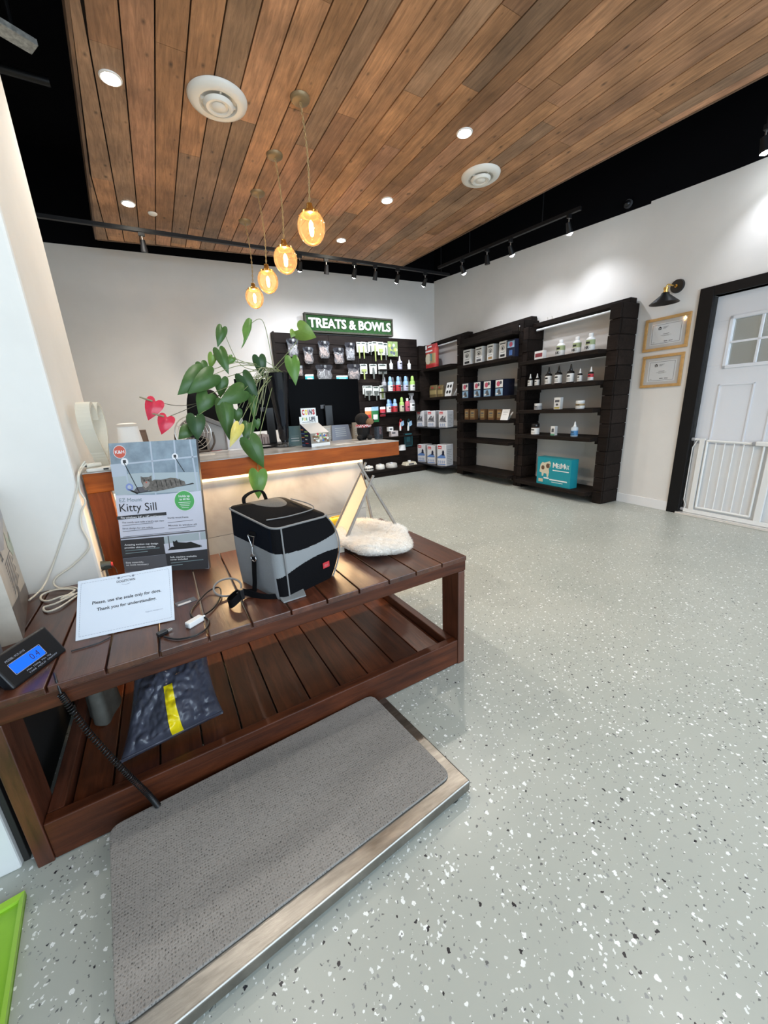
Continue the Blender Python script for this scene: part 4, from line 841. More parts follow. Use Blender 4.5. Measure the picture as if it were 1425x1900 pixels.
# left unit
s, w, h = wprod(76, 150, 318, 465, .36); t = thing('pet_food_bag', 'red and tan upright pet food bag on the top shelf in the corner', 'bag', wpt(s, .36, shelfz[0][0]), WROT)
def bagshape(w, h, d):
    def fn(u, v):
        a = 2*PI*u; c = math.copysign(abs(math.cos(a))**.35, math.cos(a)); s2 = math.copysign(abs(math.sin(a))**.6, math.sin(a))
        th = d*(1 if v < .8 else max(.06, (1-v)/.2))
        return (c*w/2, s2*th/2+d/2, h*v)
    return fn
def bmf(u, v):
    if v > .82: return 2
    if v < .14: return 2
    if .22 < v < .62 and .55 < u < .95: return 1
    return 0
MB().grid(bagshape(w, h, .12), 32, 20, cu=True, mf=bmf).build('bag_body', [flat((.48, .06, .05)), kraft, flat((.40, .03, .03))], t, smooth=True)
mb = MB(); F = Face((-w/2, -.004, 0), (1, 0, 0), (0, 0, 1)); F.disc(mb, w*.35, h*.88, w*.09, 0, n=16); F.rect(mb, w*.5, h*.85, w*.8, h*.91, 0); F.disc(mb, w*.5, h*.4, w*.22, 1, n=18); F.rect(mb, w*.15, h*.68, w*.85, h*.74, 0); F.rect(mb, w*.62, h*.3, w*.8, h*.6, 2); mb.build('printed_panel', [white, cream, flat((.1, .25, .22))], t)
for i, (a, b, c) in enumerate(((62, 102, 550), (116, 158, 556), (164, 195, 558))):
    s, w, h = wprod(a, b, c, 630, .34); t = thing('treat_pouch', 'brown stand-up treat pouch on the second corner shelf, '+('left', 'middle', 'right')[i]+' of three', 'pouch', wpt(s, .34, shelfz[0][1]), WROT, 'brown pouches in the corner unit')
    MB().grid(bagshape(w, h, .07), 24, 12, cu=True, mf=lambda u, v: 1 if (.25 < v < .6 and .6 < u < .9) else 0).build('pouch', [flat((.16, .115, .05)), flat((.35, .27, .12))], t, smooth=True)
    MB().box(-w*.12, w*.12, -.003, -.001, h*.74, h*.84).build('seal_sticker', redm, t)
lean_card(0, 1, 210, 248, 547, 632, 'picture_card', 'white card with four small dark dog pictures leaning on the second corner shelf', [white, M_INK], lambda F, m, w, h: [F.disc(m, w*a, h*b, w*.15, 1, ry=h*.12) for a, b in ((.3, .72), (.7, .72), (.3, .3), (.7, .3))], .3)
M_PADS = mat('pad_pack_film', (.62, .62, .63), .3)
def padpack(s, z, w, h, d, dd, label, ui=0, alt=False):
    t = thing('pad_pack', label, 'pack of pads', wpt(s, dd, z), WROT+random.uniform(.26, .36), 'white packs of training pads in the corner unit')
    mb = MB(); mb.box(-w/2, w/2, 0, d, 0, h, 0)
    o = mb.build('pack_body', [M_PADS], t, bevel=.012, seg=3)
    F = Face((-w/2, 0, 0), (1, 0, 0), (0, 0, 1), .001); mb = MB()
    F.rect(mb, w*.12, h*.80, w*.52, h*.94, 0); F.rect(mb, w*.17, h*.845, w*.47, h*.875, 1, .0003)
    if not alt:
        F.poly(mb, [(w*.12, h*.42), (w*.30, h*.62), (w*.62, h*.55), (w*.82, h*.72), (w*.82, h*.38)], 2); F.disc(mb, w*.5, h*.64, w*.1, 2); F.rect(mb, w*.1, h*.34, w*.9, h*.38, 2)
        for k in range(3): F.disc(mb, w*(.25+.22*k), h*.18, w*.08, 3, ry=h*.08)
        F.rect(mb, w*.1, h*.06, w*.9, h*.09, 3)
    else:
        F.poly(mb, [(w*.06, h*.42), (w*.5, h*.55), (w*.94, h*.46), (w*.94, h*.38), (w*.06, h*.36)], 4); F.disc(mb, w*.68, h*.62, w*.12, 5, ry=h*.12); F.poly(mb, [(w*.5, h*.5), (w*.62, h*.66), (w*.9, h*.5)], 5, .0002)
        for k in range(4): F.disc(mb, w*(.2+.2*k), h*.2, w*.07, 3, ry=h*.07)
        F.rect(mb, w*.06, h*.06, w*.94, h*.1, 4)
    mb.build('printed_front', [redm, white, dgrey, flat((.30, .36, .48)), flat((.10, .20, .45)), navy], t)
    Fs = Face((w/2, 0, 0), (0, 1, 0), (0, 0, 1), .001); mb = MB()
    for k in range(9): Fs.rect(mb, d*.15, h*(.1+.08*k), d*(.6+.25*((k*7) % 3)/3), h*(.125+.08*k), 0)
    mb.build('side_print', [grey], t)
for i, (a, b, c, d_) in enumerate(((36, 88, 697, 793), (108, 150, 697, 796), (167, 232, 700, 803))):
    s, w, h = wprod(a, b, c, d_, .56); padpack(max(s, .20), .845, .19, h, .20, .56, 'white pad pack on the upper black corner shelf, '+('left', 'middle', 'right')[i]+' of three')
for i, (a, b, c, d_) in enumerate(((42, 98, 888, 995), (105, 152, 888, 1000), (160, 224, 890, 1020))):
    s, w, h = wprod(a, b, c, d_, .56); padpack(max(s, .20), .15, .21, h, .22, .56, 'white and blue pad pack on the bottom corner shelf, '+('left', 'middle', 'right')[i]+' of three', alt=True)

# ---------------------------------------------------------------- wall lamp, certificates, gate
s_, z_ = hitw(1258, 531, .0); t = thing('wall_sconce', 'black cone wall sconce with brass elbow above the framed certificates', 'wall lamp', wpt(s_, 0, z_), WROT)
MB().cyl((0, 0, 0), (0, -.022, 0), .062, .058, 36).build('wall_plate', M_METALBLK, t, smooth=True)
sa, za = hitw(1235, 531, .11); dx = sa-s_
MB().tube(spline([(0, -.02, 0), (0, -.09, .0), (-.01, -.15, .005), (-.02, -.155, -.02)], 6), .007, 12).cyl((0, -.022, 0), (0, -.036, 0), .014, n=16).build('arm', M_BRASS, t, smooth=True)
MB().lathe([(.016, .0), (.021, -.002), (.021, -.018), (.017, -.020), (.017, -.036), (.023, -.038), (.023, -.048)], 24, (-.02, -.155, -.015)).build('socket', M_BRASS, t, smooth=True)
MB().lathe([(.024, -.055), (.034, -.062), (.036, -.075), (.125, -.150), (.125, -.153), (.118, -.148), (.030, -.078)], 40, (-.02, -.155, -.005)).build('shade', M_METALBLK, t, smooth=True)
M_OAK = mat('pale_oak_frame', (.52, .30, .11), .35, noise=.12, nscale=25, stretch=(1, 1, 1)); M_MAT_ = mat('mat_board', (.66, .64, .62), .7)
def certificate(TL, BL, RX, label):
    s0, zt = hitw(*TL, .015); _, zb = hitw(*BL, .015); s1, _ = hitw(RX, (TL[1]+BL[1])/2, .015); w = s1-s0; h = zt-zb; t = thing('framed_certificate', label, 'framed certificate', wpt(s0, 0, zb), WROT, 'framed certificates beside the door')
    b = .028; mb = MB(); mb.box(0, w, -.02, 0, 0, b); mb.box(0, w, -.02, 0, h-b, h); mb.box(0, b, -.02, 0, b, h-b); mb.box(w-b, w, -.02, 0, b, h-b); mb.build('frame', M_OAK, t, bevel=.003)
    mb = MB(); mb.box(b, w-b, -.008, 0, b, h-b, 0); F = Face((0, -.008, 0), (1, 0, 0), (0, 0, 1), .0006)
    F.rect(mb, b+.035, b+.03, w-b-.035, h-b-.03, 1); 
    x0, y0, x1, y1 = b+.05, b+.042, w-b-.05, h-b-.042
    F.line(mb, [(x0, y0), (x1, y0), (x1, y1), (x0, y1), (x0, y0)], .003, 2, .0004)
    cx, cy, k = x0+(x1-x0)*.26, y1-.032, .016
    F.poly(mb, [(cx-k*1.2, cy), (cx, cy+k), (cx+k*1.2, cy), (cx+k*.8, cy), (cx+k*.8, cy-k), (cx-k*.8, cy-k), (cx-k*.8, cy)], 3, .0004); F.disc(mb, cx, cy-k*.35, k*.42, 1, .0008)
    for q in range(3): F.rect(mb, cx+.03, cy+.006-.008*q, cx+.03+.05-.012*q, cy+.009-.008*q, 2, .0004)
    m_ = (x0+x1)/2
    F.rect(mb, m_-.03, (y0+y1)/2-.004, m_+.03, (y0+y1)/2, 2, .0004); F.rect(mb, m_-.05, (y0+y1)/2-.016, m_+.05, (y0+y1)/2-.014, 2, .0004); F.rect(mb, m_-.03, (y0+y1)/2-.022, m_+.03, (y0+y1)/2-.020, 2, .0004)
    F.rect(mb, m_-.012, y0+.014, m_+.022, y0+.020, 3, .0004); F.rect(mb, m_+.034, y0+.014, m_+.07, y0+.019, 3, .0004); F.rect(mb, x0+.012, y0+.014, x0+.032, y0+.017, 2, .0004)
    mb.build('certificate_sheet', [M_MAT_, M_PAPER, dgrey, M_INK], t)
    MB().box(b, w-b, -.0135, -.012, b, h-b).build('glass', glass('picture_glass', (.97, .97, .97), .03, .12), t)
certificate((1199, 595), (1195, 654.5), 1277, 'upper framed certificate in pale wood beside the black door frame')
certificate((1194, 662.5), (1187, 720.5), 1265, 'lower framed certificate in pale wood beside the black door frame')
# safety gate inside the door frame, in the wall frame (s, d)
M_GATE = mat('gate_white_enamel', (.80, .80, .78), .35)
def W_(s, d, z): return (s, -d, z)
gd = -.022; gz = .79
t = thing('safety_gate', 'white metal pressure mounted pet gate across the doorway', 'pet gate', CORNER, WROT)
mb = MB(); mb.box(D0+.03, D1-.03, -gd-.012, -gd+.012, .024, .062); mb.build('base_rail', M_GATE, t, bevel=.003)
mb = MB(); mb.box(D0+.075, D0+.115, -gd-.012, -gd+.012, .06, gz); mb.cyl(W_(D0+.03, gd, gz-.01), W_(D0+.12, gd, gz-.01), .011, n=12); mb.tube([W_(D0+.035, gd, .06), W_(D0+.04, gd, .10), W_(D0+.018, gd, .15), W_(D0+.018, gd, gz-.09), W_(D0+.05, gd, gz-.02)], .005, 8); mb.build('upright', M_GATE, t, smooth=True)
gp = D0+.60
mb = MB(); mb.box(gp, gp+.05, -gd-.012, -gd+.012, .06, gz-.02); mb.build('upright', M_GATE, t, bevel=.003)
mb = MB(); mb.tube([W_(gp+.12, gd, .06), W_(gp+.12, gd, .10), W_(gp+.17, gd, .15), W_(gp+.17, gd, gz-.09), W_(gp+.14, gd, gz-.03), W_(gp+.04, gd, gz-.02)], .005, 8); mb.cyl(W_(gp+.03, gd, gz-.02), W_(D1-.03, gd, gz-.02), .010, n=12)
for k in range(1, 3): mb.cyl(W_(gp+.12+.07*k, gd, .05), W_(gp+.12+.07*k, gd, gz-.02), .004, n=8)
mb.build('side_bars', M_GATE, t, smooth=True)
dg = thing('x', '', '') if False else None
mb = MB(); L0, L1 = D0+.135, gp-.035
mb.cyl(W_(L0, gd, .09), W_(L0, gd, gz-.015), .010, n=12); mb.cyl(W_(L1, gd, .09), W_(L1, gd, gz-.03), .009, n=12); mb.cyl(W_(L0, gd, gz-.02), W_(L1+.03, gd, gz-.03), .011, n=12); mb.cyl(W_(L0, gd, .09), W_(L1, gd, .09), .011, n=12)
for k in range(1, 6): mb.cyl(W_(L0+(L1-L0)*k/6, gd, .09), W_(L0+(L1-L0)*k/6, gd, gz-.025), .0045, n=8)
mb.build('gate_leaf', M_GATE, t, smooth=True)
mb = MB(); mb.box(L1-.06, gp+.05, -gd-.02, -gd+.02, gz-.045, gz-.005); mb.build('latch', M_GATE, t, bevel=.008)
MB().box(L1-.085, L1-.045, -gd-.018, -gd+.018, gz-.042, gz-.012).build('latch_button', grey, t, bevel=.006)
mb = MB()
for s, z in ((D0, gz-.01), (D0, .05), (D1, gz-.02), (D1, .05)): mb.cyl(W_(s+(.004 if s == D0 else -.004), gd, z), W_(s+(.03 if s == D0 else -.03), gd, z), .017, n=16)
mb.build('rubber_cup', grey, t, smooth=True)
# clear acrylic sheet tied to the gate
o = MB().box(D0+.02, D1-.02, -gd+.018, -gd+.021, .05, gz-.05).build('acrylic_sheet', milky('milky_acrylic', .82, (.90, .91, .92)), t)
o['label'] = 'clear acrylic sheet behind the bars'

# ================================================================= RECEPTION COUNTER
DY, DZT, DZB = 2.15, 1.03, .935
DX0, DX1 = -.335, 1.375
t = thing('reception_counter', 'reception counter with orange wood top and glowing stone front', 'counter', (0, 0, 0))
MB().box(DX0, DX1, DY, DY+.05, DZB, DZT-.004).box(DX1-.05, DX1, DY+.05, 2.85, DZB, DZT-.004).build('fascia', M_DESK, t, bevel=.003)
MB().box(DX0+.001, DX1, DY-.001, 2.86, DZT-.004, DZT).box(DX0+.001, DX1-.052, DY+.052, 2.84, DZB+.02, DZT-.006).build('counter_top', mat('grey_marble_top', (.50, .48, .45), .25, col2=(.30, .285, .27), nscale=5), t)
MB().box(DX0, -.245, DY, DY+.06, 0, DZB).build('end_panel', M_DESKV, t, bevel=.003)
M_STONE = bpy.data.materials.new('veined_stone'); M_STONE.use_nodes = True
nt = M_STONE.node_tree; b_ = nt.nodes['Principled BSDF']; tc = nt.nodes.new('ShaderNodeTexCoord'); n_ = nt.nodes.new('ShaderNodeTexNoise'); n_.inputs['Scale'].default_value = 3; n_.inputs['Detail'].default_value = 9; n_.inputs['Distortion'].default_value = 1.2
r_ = nt.nodes.new('ShaderNodeValToRGB'); r_.color_ramp.elements[0].position = .35; r_.color_ramp.elements[0].color = (.33, .30, .265, 1); r_.color_ramp.elements[1].position = .62; r_.color_ramp.elements[1].color = (.48, .45, .40, 1)
nt.links.new(tc.outputs['Object'], n_.inputs[0]); nt.links.new(n_.outputs[0], r_.inputs[0]); nt.links.new(r_.outputs[0], b_.inputs['Base Color']); b_.inputs['Roughness'].default_value = .35
mb = MB()
for z0, z1_ in ((0, .005), (.006, .298), (.301, .593), (.596, .925)): mb.box(-.235, 1.13, DY+.07, DY+.11, z0, z1_)
mb.box(1.09, 1.13, DY+.11, 2.78, 0, .925)
mb.box(-.235, 1.12, DY+.075, DY+.10, 0, .92)
mb.build('stone_front', M_STONE, t)
M_STRIP = emis('warm_led_strip', (1.0, .74, .36), 3)
MB().box(-.23, 1.12, DY+.056, DY+.066, .912, .924).build('led_strip', M_STRIP, t)
MB().box(-.242, -.236, DY+.064, DY+.069, .10, .91).build('led_strip', M_STRIP, t)
l = light('counter_led_glow', 'AREA', (.45, DY+.012, .930), 6, (1, .66, .33), 1.30, (.45, DY+.030, .5), sy=.015)
l.rotation_euler = (-.75, 0, 0)
l2 = light('counter_led_glow_side', 'AREA', (-.225, DY+.045, .52), .8, (1, .62, .30), .75, (.3, DY+.085, .52), sy=.012)
l2.rotation_euler = (PI/2, 0, -PI/2+.15)
l2.rotation_euler = Matrix(((0, 0, -1), (0, 1, 0), (1, 0, 0))).to_euler()
# ================================================================= BENCH
BX0, BX1, BY0, BY1, BZ = -.86, 1.12, 1.215, 2.02, .572
t = thing('wooden_bench', 'large red brown stained slatted wooden display bench with lower tray', 'bench', (0, 0, 0))
seams = [1.12, .974, .834, .699, .562, .428, .291, .155, .020, -.118, -.252, -.385, -.52, -.655, -.79, -.86]
mb = MB()
for a, b in zip(seams[1:], seams[:-1]):
    g = random.uniform(.75, 1.3); mb.box(a+.0025, b-.0025, BY0-.008, BY1-.025, BZ-.022, BZ, 0, (g, g*random.uniform(.95, 1.1), g*random.uniform(.95, 1.25)))
mb.build('slatted_top', M_BENCH, t, attr=True, bevel=.003)
mb = MB(); mb.box(BX0+.01, BX1, BY0, BY0+.035, BZ-.075, BZ-.0225); mb.build('front_rail', M_BENCHX, t, bevel=.004)
mb = MB(); mb.box(BX0+.01, BX1-.02, BY1-.075, BY1-.045, BZ-.05, BZ-.0225); mb.build('back_rail', M_BENCHX, t, bevel=.004)
for x in (-.533, 1.075):
    for y in (BY0, BY1-.125):
        MB().box(x, x+.04, y, y+.12, 0, BZ-.0755).build('leg', woodmat('leg_wood', (.035, .011, .006), (.12, .036, .018), .36, axis=2, scale=6, coat=.2) if 'legw' not in _M else _M['legw'], t, bevel=.003)
        _M['legw'] = bpy.data.materials['leg_wood']
LX0, LX1 = -.492, 1.074
MB().box(LX0, LX1, BY0+.002, BY0+.040, 0.004, .138).build('tray_front_rail', M_BENCHX, t, bevel=.004)
MB().box(LX0, LX1, BY1-.045, BY1-.008, 0.004, .138).build('tray_back_rail', M_BENCHX, t, bevel=.004)
M_BENCHY = woodmat('red_brown_side_rail_wood', (.035, .011, .006), (.12, .036, .018), .34, axis=1, scale=6, coat=.2)
MB().box(LX1-.042, LX1-.001, BY0+.042, BY1-.047, .06, .136).build('tray_side_rail', M_BENCHY, t, bevel=.003)
MB().box(LX0+.001, LX0+.042, BY0+.042, BY1-.047, .06, .136).build('tray_side_rail', M_BENCHY, t, bevel=.003)
mb = MB(); x = LX1-.044; 
while x > LX0+.05:
    a = max(LX0+.044, x-.137); g = random.uniform(.8, 1.3)
    mb.box(a+.003, x-.003, BY0+.042, BY1-.047, .072, .092, 0, (g*1.25, g*1.15, g)); x -= .137
mb.build('tray_slats', M_BENCH, t, attr=True, bevel=.002)
# low cable on the wall block
MB().tube(spline([(-.62, 1.243, .345), (-.565, 1.23, .337), (-.54, 1.3, .345), (-.535, 1.36, .40)]), .004, 8).build('wall_cable', mat('white_cable', (.7, .69, .64), .4), None, smooth=True)
tag(bpy.data.objects['wall_cable'], 'short white cable over the pale block left of the bench', 'cable')

# ================================================================= FLOOR SCALE
import bpy as _b
def scale_mat():
    m = bpy.data.materials.new('scale_rubber_mat'); m.use_nodes = True; nt = m.node_tree; b = nt.nodes['Principled BSDF']; tc = nt.nodes.new('ShaderNodeTexCoord')
    def vor(sc, off, metric='EUCLIDEAN'):
        mp = nt.nodes.new('ShaderNodeMapping'); mp.inputs['Scale'].default_value = sc; mp.inputs['Location'].default_value = off; nt.links.new(tc.outputs['Object'], mp.inputs[0])
        v = nt.nodes.new('ShaderNodeTexVoronoi'); v.inputs['Scale'].default_value = 1; v.inputs['Randomness'].default_value = .0; nt.links.new(mp.outputs[0], v.inputs[0]); return v
    v1 = vor((75, 62, 1), (0, 0, .5)); v2 = vor((75, 62, 1), (.5, .5, .5))
    mn = nt.nodes.new('ShaderNodeMath'); mn.operation = 'MINIMUM'; nt.links.new(v1.outputs['Distance'], mn.inputs[0]); nt.links.new(v2.outputs['Distance'], mn.inputs[1])
    w = nt.nodes.new('ShaderNodeMath'); w.operation = 'MULTIPLY'; w.inputs[1].default_value = 15; nt.links.new(mn.outputs[0], w.inputs[0])
    s = nt.nodes.new('ShaderNodeMath'); s.operation = 'SINE'; nt.links.new(w.outputs[0], s.inputs[0])
    n = nt.nodes.new('ShaderNodeTexNoise'); n.inputs['Scale'].default_value = 220; n.inputs['Detail'].default_value = 2; nt.links.new(tc.outputs['Object'], n.inputs[0])
    n2 = nt.nodes.new('ShaderNodeTexNoise'); n2.inputs['Scale'].default_value = 3.5; n2.inputs['Detail'].default_value = 5; mp2 = nt.nodes.new('ShaderNodeMapping'); mp2.inputs['Scale'].default_value = (.5, 3, 1); nt.links.new(tc.outputs['Object'], mp2.inputs[0]); nt.links.new(mp2.outputs[0], n2.inputs[0])
    ad = nt.nodes.new('ShaderNodeMath'); ad.operation = 'MULTIPLY_ADD'; nt.links.new(s.outputs[0], ad.inputs[0]); ad.inputs[1].default_value = .26; nt.links.new(n.outputs[0], ad.inputs[2])
    r = nt.nodes.new('ShaderNodeValToRGB'); r.color_ramp.elements[0].position = .30; r.color_ramp.elements[0].color = (.038, .036, .034, 1); r.color_ramp.elements[1].position = .66; r.color_ramp.elements[1].color = (.265, .25, .232, 1); nt.links.new(ad.outputs[0], r.inputs[0])
    mr = nt.nodes.new('ShaderNodeMapRange'); mr.inputs[1].default_value = .3; mr.inputs[2].default_value = .7; mr.inputs[3].default_value = .82; mr.inputs[4].default_value = 1.12; nt.links.new(n2.outputs[0], mr.inputs[0])
    mx = nt.nodes.new('ShaderNodeMix'); mx.data_type = 'RGBA'; mx.blend_type = 'MULTIPLY'; mx.inputs[0].default_value = 1; nt.links.new(r.outputs[0], mx.inputs[6]); nt.links.new(mr.outputs[0], mx.inputs[7]); nt.links.new(mx.outputs[2], b.inputs['Base Color'])
    b.inputs['Roughness'].default_value = .6
    bp = nt.nodes.new('ShaderNodeBump'); bp.inputs['Strength'].default_value = .5; bp.inputs['Distance'].default_value = .003; nt.links.new(ad.outputs[0], bp.inputs['Height']); nt.links.new(bp.outputs[0], b.inputs['Normal'])
    return m
def rrect(x0, y0, x1, y1, r, n=8):
    out = []
    for cx, cy, a0 in ((x1-r, y1-r, 0), (x0+r, y1-r, 90), (x0+r, y0+r, 180), (x1-r, y0+r, 270)):
        for k in range(n+1):
            a = math.radians(a0+90*k/n); out.append((cx+r*math.cos(a), cy+r*math.sin(a)))
    return out
M_BSTEEL = mat('worn_stainless_steel', (.31, .295, .27), .38, 1, noise=.28, nscale=9, bump=.15, bscale=60, stretch=(1, 5, 1))
pR = Vector((.677, .703)); pB = Vector((.625, 1.195)); pL = Vector((-.342, 1.165))
ang = math.atan2(-.055, 1.0)
# local frame: origin = near right corner, +x towards the right end, +y towards the bench
ax = Vector((.995, .100)).normalized()
sc_rot = math.atan2(.703-.60, .677-(-.30))
t = thing('floor_scale', 'large stainless floor weighing scale with grey patterned rubber mat', 'pet scale', (.677, .703, 0), 0)
def SCL(px, py): p = hit(px, py, 2, .055); return (p.x-.677, p.y-.703)
c_R = SCL(873, 1447); c_B = SCL(714, 1292); c_L = SCL(202, 1556); 
d1 = Vector(c_L)-Vector(c_B); c_F = (c_L[0]+c_R[0]-c_B[0], c_L[1]+c_R[1]-c_B[1])
c_F = SCL(216, 1990)
plate = [c_R, c_B, c_L, c_F]
mb = MB()
def quad_low(q, s): 
    cx = sum(a for a, b in q)/4; cy = sum(b for a, b in q)/4; return [(cx+(a-cx)*s, cy+(b-cy)*s) for a, b in q]
mb.hexa([(a, b, .012) for a, b in quad_low(plate, 1.0)], [(a, b, .053) for a, b in plate])
mb.build('steel_platform', M_BSTEEL, t, bevel=.006, seg=3)
for i, (a, b) in enumerate(quad_low(plate, .88)): MB().cyl((a, b, 0), (a, b, .012), .025, n=20).build('foot', M_BLKPL, t)
m_R = SCL(838, 1440); m_B = SCL(690, 1290); m_L = SCL(203, 1538); m_F = SCL(214, 1920)
# rounded mat from the four corners
def rquad(q, r, n=6):
    out = []; k = len(q)
    for i in range(k):
        p = Vector(q[i]); a = (Vector(q[i-1])-p).normalized(); b = (Vector(q[(i+1) % k])-p).normalized()
        p0, p1 = p+a*r, p+b*r
        for j in range(n+1):
            u = j/n; out.append(tuple(p0*(1-u)**2+p*2*u*(1-u)+p1*u*u))
    return out
mq = rquad([m_R, m_B, m_L, m_F], .035)
mb = MB(); mb.hexa([(a, b, .053) for a, b in mq], [(a, b, .061) for a, b in mq]); mb.build('rubber_mat', scale_mat(), t, bevel=.003)

# green tray at the lower left
g0 = hit(46, 1652, 2, .02); g1 = hit(8, 1905, 2, .02); dv = (g1-g0).normalized(); dn = Vector((dv.y, -dv.x, 0))*1
if dn.x > 0: dn = -dn
t = thing('green_tray', 'lime green plastic tray with raised rim on the floor at lower left', 'tray', (g0.x, g0.y, 0))
L, Wd = .62, .42
q = [Vector((0, 0, 0)), dv*L, dv*L+dn*Wd, dn*Wd]
M_LIM = mat('lime_plastic', (.26, .52, .03), .35, noise=.08, nscale=6)
mb = MB(); mb.hexa([(p.x, p.y, .001) for p in q], [(p.x, p.y, .008) for p in q]); mb.build('tray_floor', M_LIM, t)
mb = MB()
for a, b in zip(q, q[1:]+q[:1]): 
    c = sum(q, Vector((0, 0, 0)))/4; ia, ib = a+(c-a)*.05, b+(c-b)*.05
    mb.hexa([(a.x, a.y, .002), (b.x, b.y, .002), (ib.x, ib.y, .002), (ia.x, ia.y, .002)], [(a.x, a.y, .021), (b.x, b.y, .021), (ib.x, ib.y, .017), (ia.x, ia.y, .017)])
mb.build('rim', mat('lime_rim', (.33, .58, .05), .3), t)

# ================================================================= ON THE BENCH
def flatbox(name, label, cat, BL, BR, lean, H, thick, z=BZ):
    """thing whose front lower edge runs BL->BR; local x along it, local z up the (leaning) face, local y into it"""
    a = Vector((BL[0], BL[1], z)); b = Vector((BR[0], BR[1], z)); e = (b-a); w = e.length
    t = thing(name, label, cat, a, math.atan2(e.y, e.x)); return t, w
# --- cat sill carton
t, w = flatbox('cat_sill_box', 'tall slim carton showing a tabby cat on a window perch', 'product box', (-.252, 2.004), (.087, 1.808), 0, 0, 0)
H = .592; T = .018; tl = math.radians(9.5)
sub = MB(); sub.box(0, w, .0, T, 0, H, 0)
M_GLOSSW = mat('glossy_carton_white', (.66, .67, .76), .12); M_GL = lambda n, c, r=.14, **k: mat(n, c, r, **k)
mats = [mat('carton_side_grey', (.05, .05, .06), .4), M_GLOSSW, M_GL('photo_sky', (.27, .34, .40), noise=.22, nscale=14), M_GL('photo_lines', (.48, .54, .62)), M_GL('photo_pale', (.43, .50, .53)), M_GL('tabby_fur', (.16, .145, .13), .3, noise=.45, nscale=70), M_GL('red_badge', (.62, .13, .09)), M_GL('green_badge', (.10, .42, .13)), M_GL('dark_panel', (.055, .055, .06)), M_GL('mid_panel', (.13, .13, .145)), M_INK, M_GL('pure_white', (.85, .85, .87)), M_GL('grey_text', (.18, .18, .2)), M_GL('blue_cup', (.25, .32, .62)), M_GL('fur_light', (.34, .30, .27), .3), M_GL('teal_text', (.22, .30, .32))]
sub.box(0, w, -.0002, 0, 0, H, 1)
F = Face((0, 0, 0), (1, 0, 0), (0, 0, 1), .0007)
hz = homog([(105, 130), (1042, 88), (1245, 1500), (318, 1590)], w, H)
Z = lambda pts: [hz(x, y) for x, y in pts]
F.poly(sub, Z([(105, 130), (1042, 88), (1125, 640), (640, 690), (190, 700)]), 2)
F.poly(sub, Z([(155, 480), (480, 450), (1080, 440), (1120, 640), (190, 705)]), 4, .0002)
for a in ([(128, 370), (1062, 272)], [(560, 110), (640, 690)], [(815, 95), (870, 560)], [(980, 92), (1090, 640)], [(290, 360), (330, 560)]): F.line(sub, Z(a), .007, 3, .0003)
F.poly(sub, Z([(135, 375), (285, 360), (310, 485), (155, 500)]), 9 if False else 3, .00025)
# perch and straps
F.poly(sub, Z([(430, 682), (1050, 566), (1030, 556), (960, 575), (640, 650), (450, 670)]), 10, .0009); F.poly(sub, Z([(335, 625), (450, 672), (440, 688), (330, 640)]), 10, .0009)
F.poly(sub, Z([(430, 610), (500, 605), (560, 650), (450, 676), (395, 655)]), 9, .0007)
u, v = hz(288, 330); F.disc(sub, u, v, .017, 11, .0005); F.rect(sub, u-.007, v-.006, u+.007, v+.008, 8, .0007)
u, v = hz(832, 272); F.disc(sub, u, v, .014, 11, .0005); F.rect(sub, u-.006, v-.005, u+.006, v+.007, 8, .0007)
F.line(sub, Z([(283, 340), (460, 665)]), .0035, 10, .0009); F.line(sub, Z([(835, 285), (940, 440)]), .003, 10, .0009)
u, v = hz(350, 610); F.disc(sub, u, v, .017, 13, .0009); F.disc(sub, u, v, .009, 3, .0011)
body = [(490, 600), (520, 640), (640, 655), (780, 625), (960, 580), (945, 540), (900, 525), (850, 505), (790, 502), (740, 515), (690, 525), (620, 525), (590, 540), (540, 560)]
F.poly(sub, Z(body), 5, .0011)
F.poly(sub, Z([(470, 488), (495, 500), (560, 495), (588, 478), (595, 540), (570, 585), (540, 600), (500, 590), (478, 550)]), 5, .0014)
F.poly(sub, Z([(500, 560), (540, 540), (575, 555), (560, 595), (530, 620), (505, 600)]), 14, .0016); u, v = hz(535, 555); F.disc(sub, u, v, .004, 6, .0018, 8)
for xx in (512, 560): u, v = hz(xx, 530); F.disc(sub, u, v, .003, 10, .0018, 8)
for k in range(6): F.line(sub, Z([(640+50*k, 535-4*k), (660+50*k, 610-6*k)]), .003, 10, .0013)
u, v = hz(232, 222); F.disc(sub, u, v, .029, 11, .0005, 32); F.disc(sub, u, v, .027, 6, .0007, 32); F.text(sub, 'K&H', u-.021, v-.007, .014, .042, 11, .0009, bold=.02)
def T_(s, x0, y0, x1, hh, m, bold=0, x_end=None, y_end=None):
    u0, v0 = hz(x0, y0); u1, v1 = hz(x1, y_end if y_end else y0); F.text(sub, s, u0, v0, hh, u1-u0, m, .0008, bold=bold)
T_('EZ Mount', 242, 780, 492, .017, 15, y_end=748); T_('Kitty Sill', 250, 888, 655, .036, 10, y_end=842)
F.poly(sub, Z([(215, 942), (760, 880), (765, 915), (218, 982)]), 8, .0006); T_('Fits windows 24" x 19" and larger', 262, 968, 720, .009, 11, .01, y_end=905)
for (x0, y0, x1, y1, s) in ((275, 1020, 740, 968, 'The comfy spot with a bird\'s eye view'), (282, 1088, 620, 1048, 'Strut design for pet safety'), (778, 955, 1000, 930, 'Sturdy wood frame'), (790, 1040, 1090, 1000, 'Mounts to window sill')): 
    u0, v0 = hz(x0, y0); u1, v1 = hz(x1, y1); F.text(sub, s, u0, v0, .0075, u1-u0, 12, .0008, bold=.015)
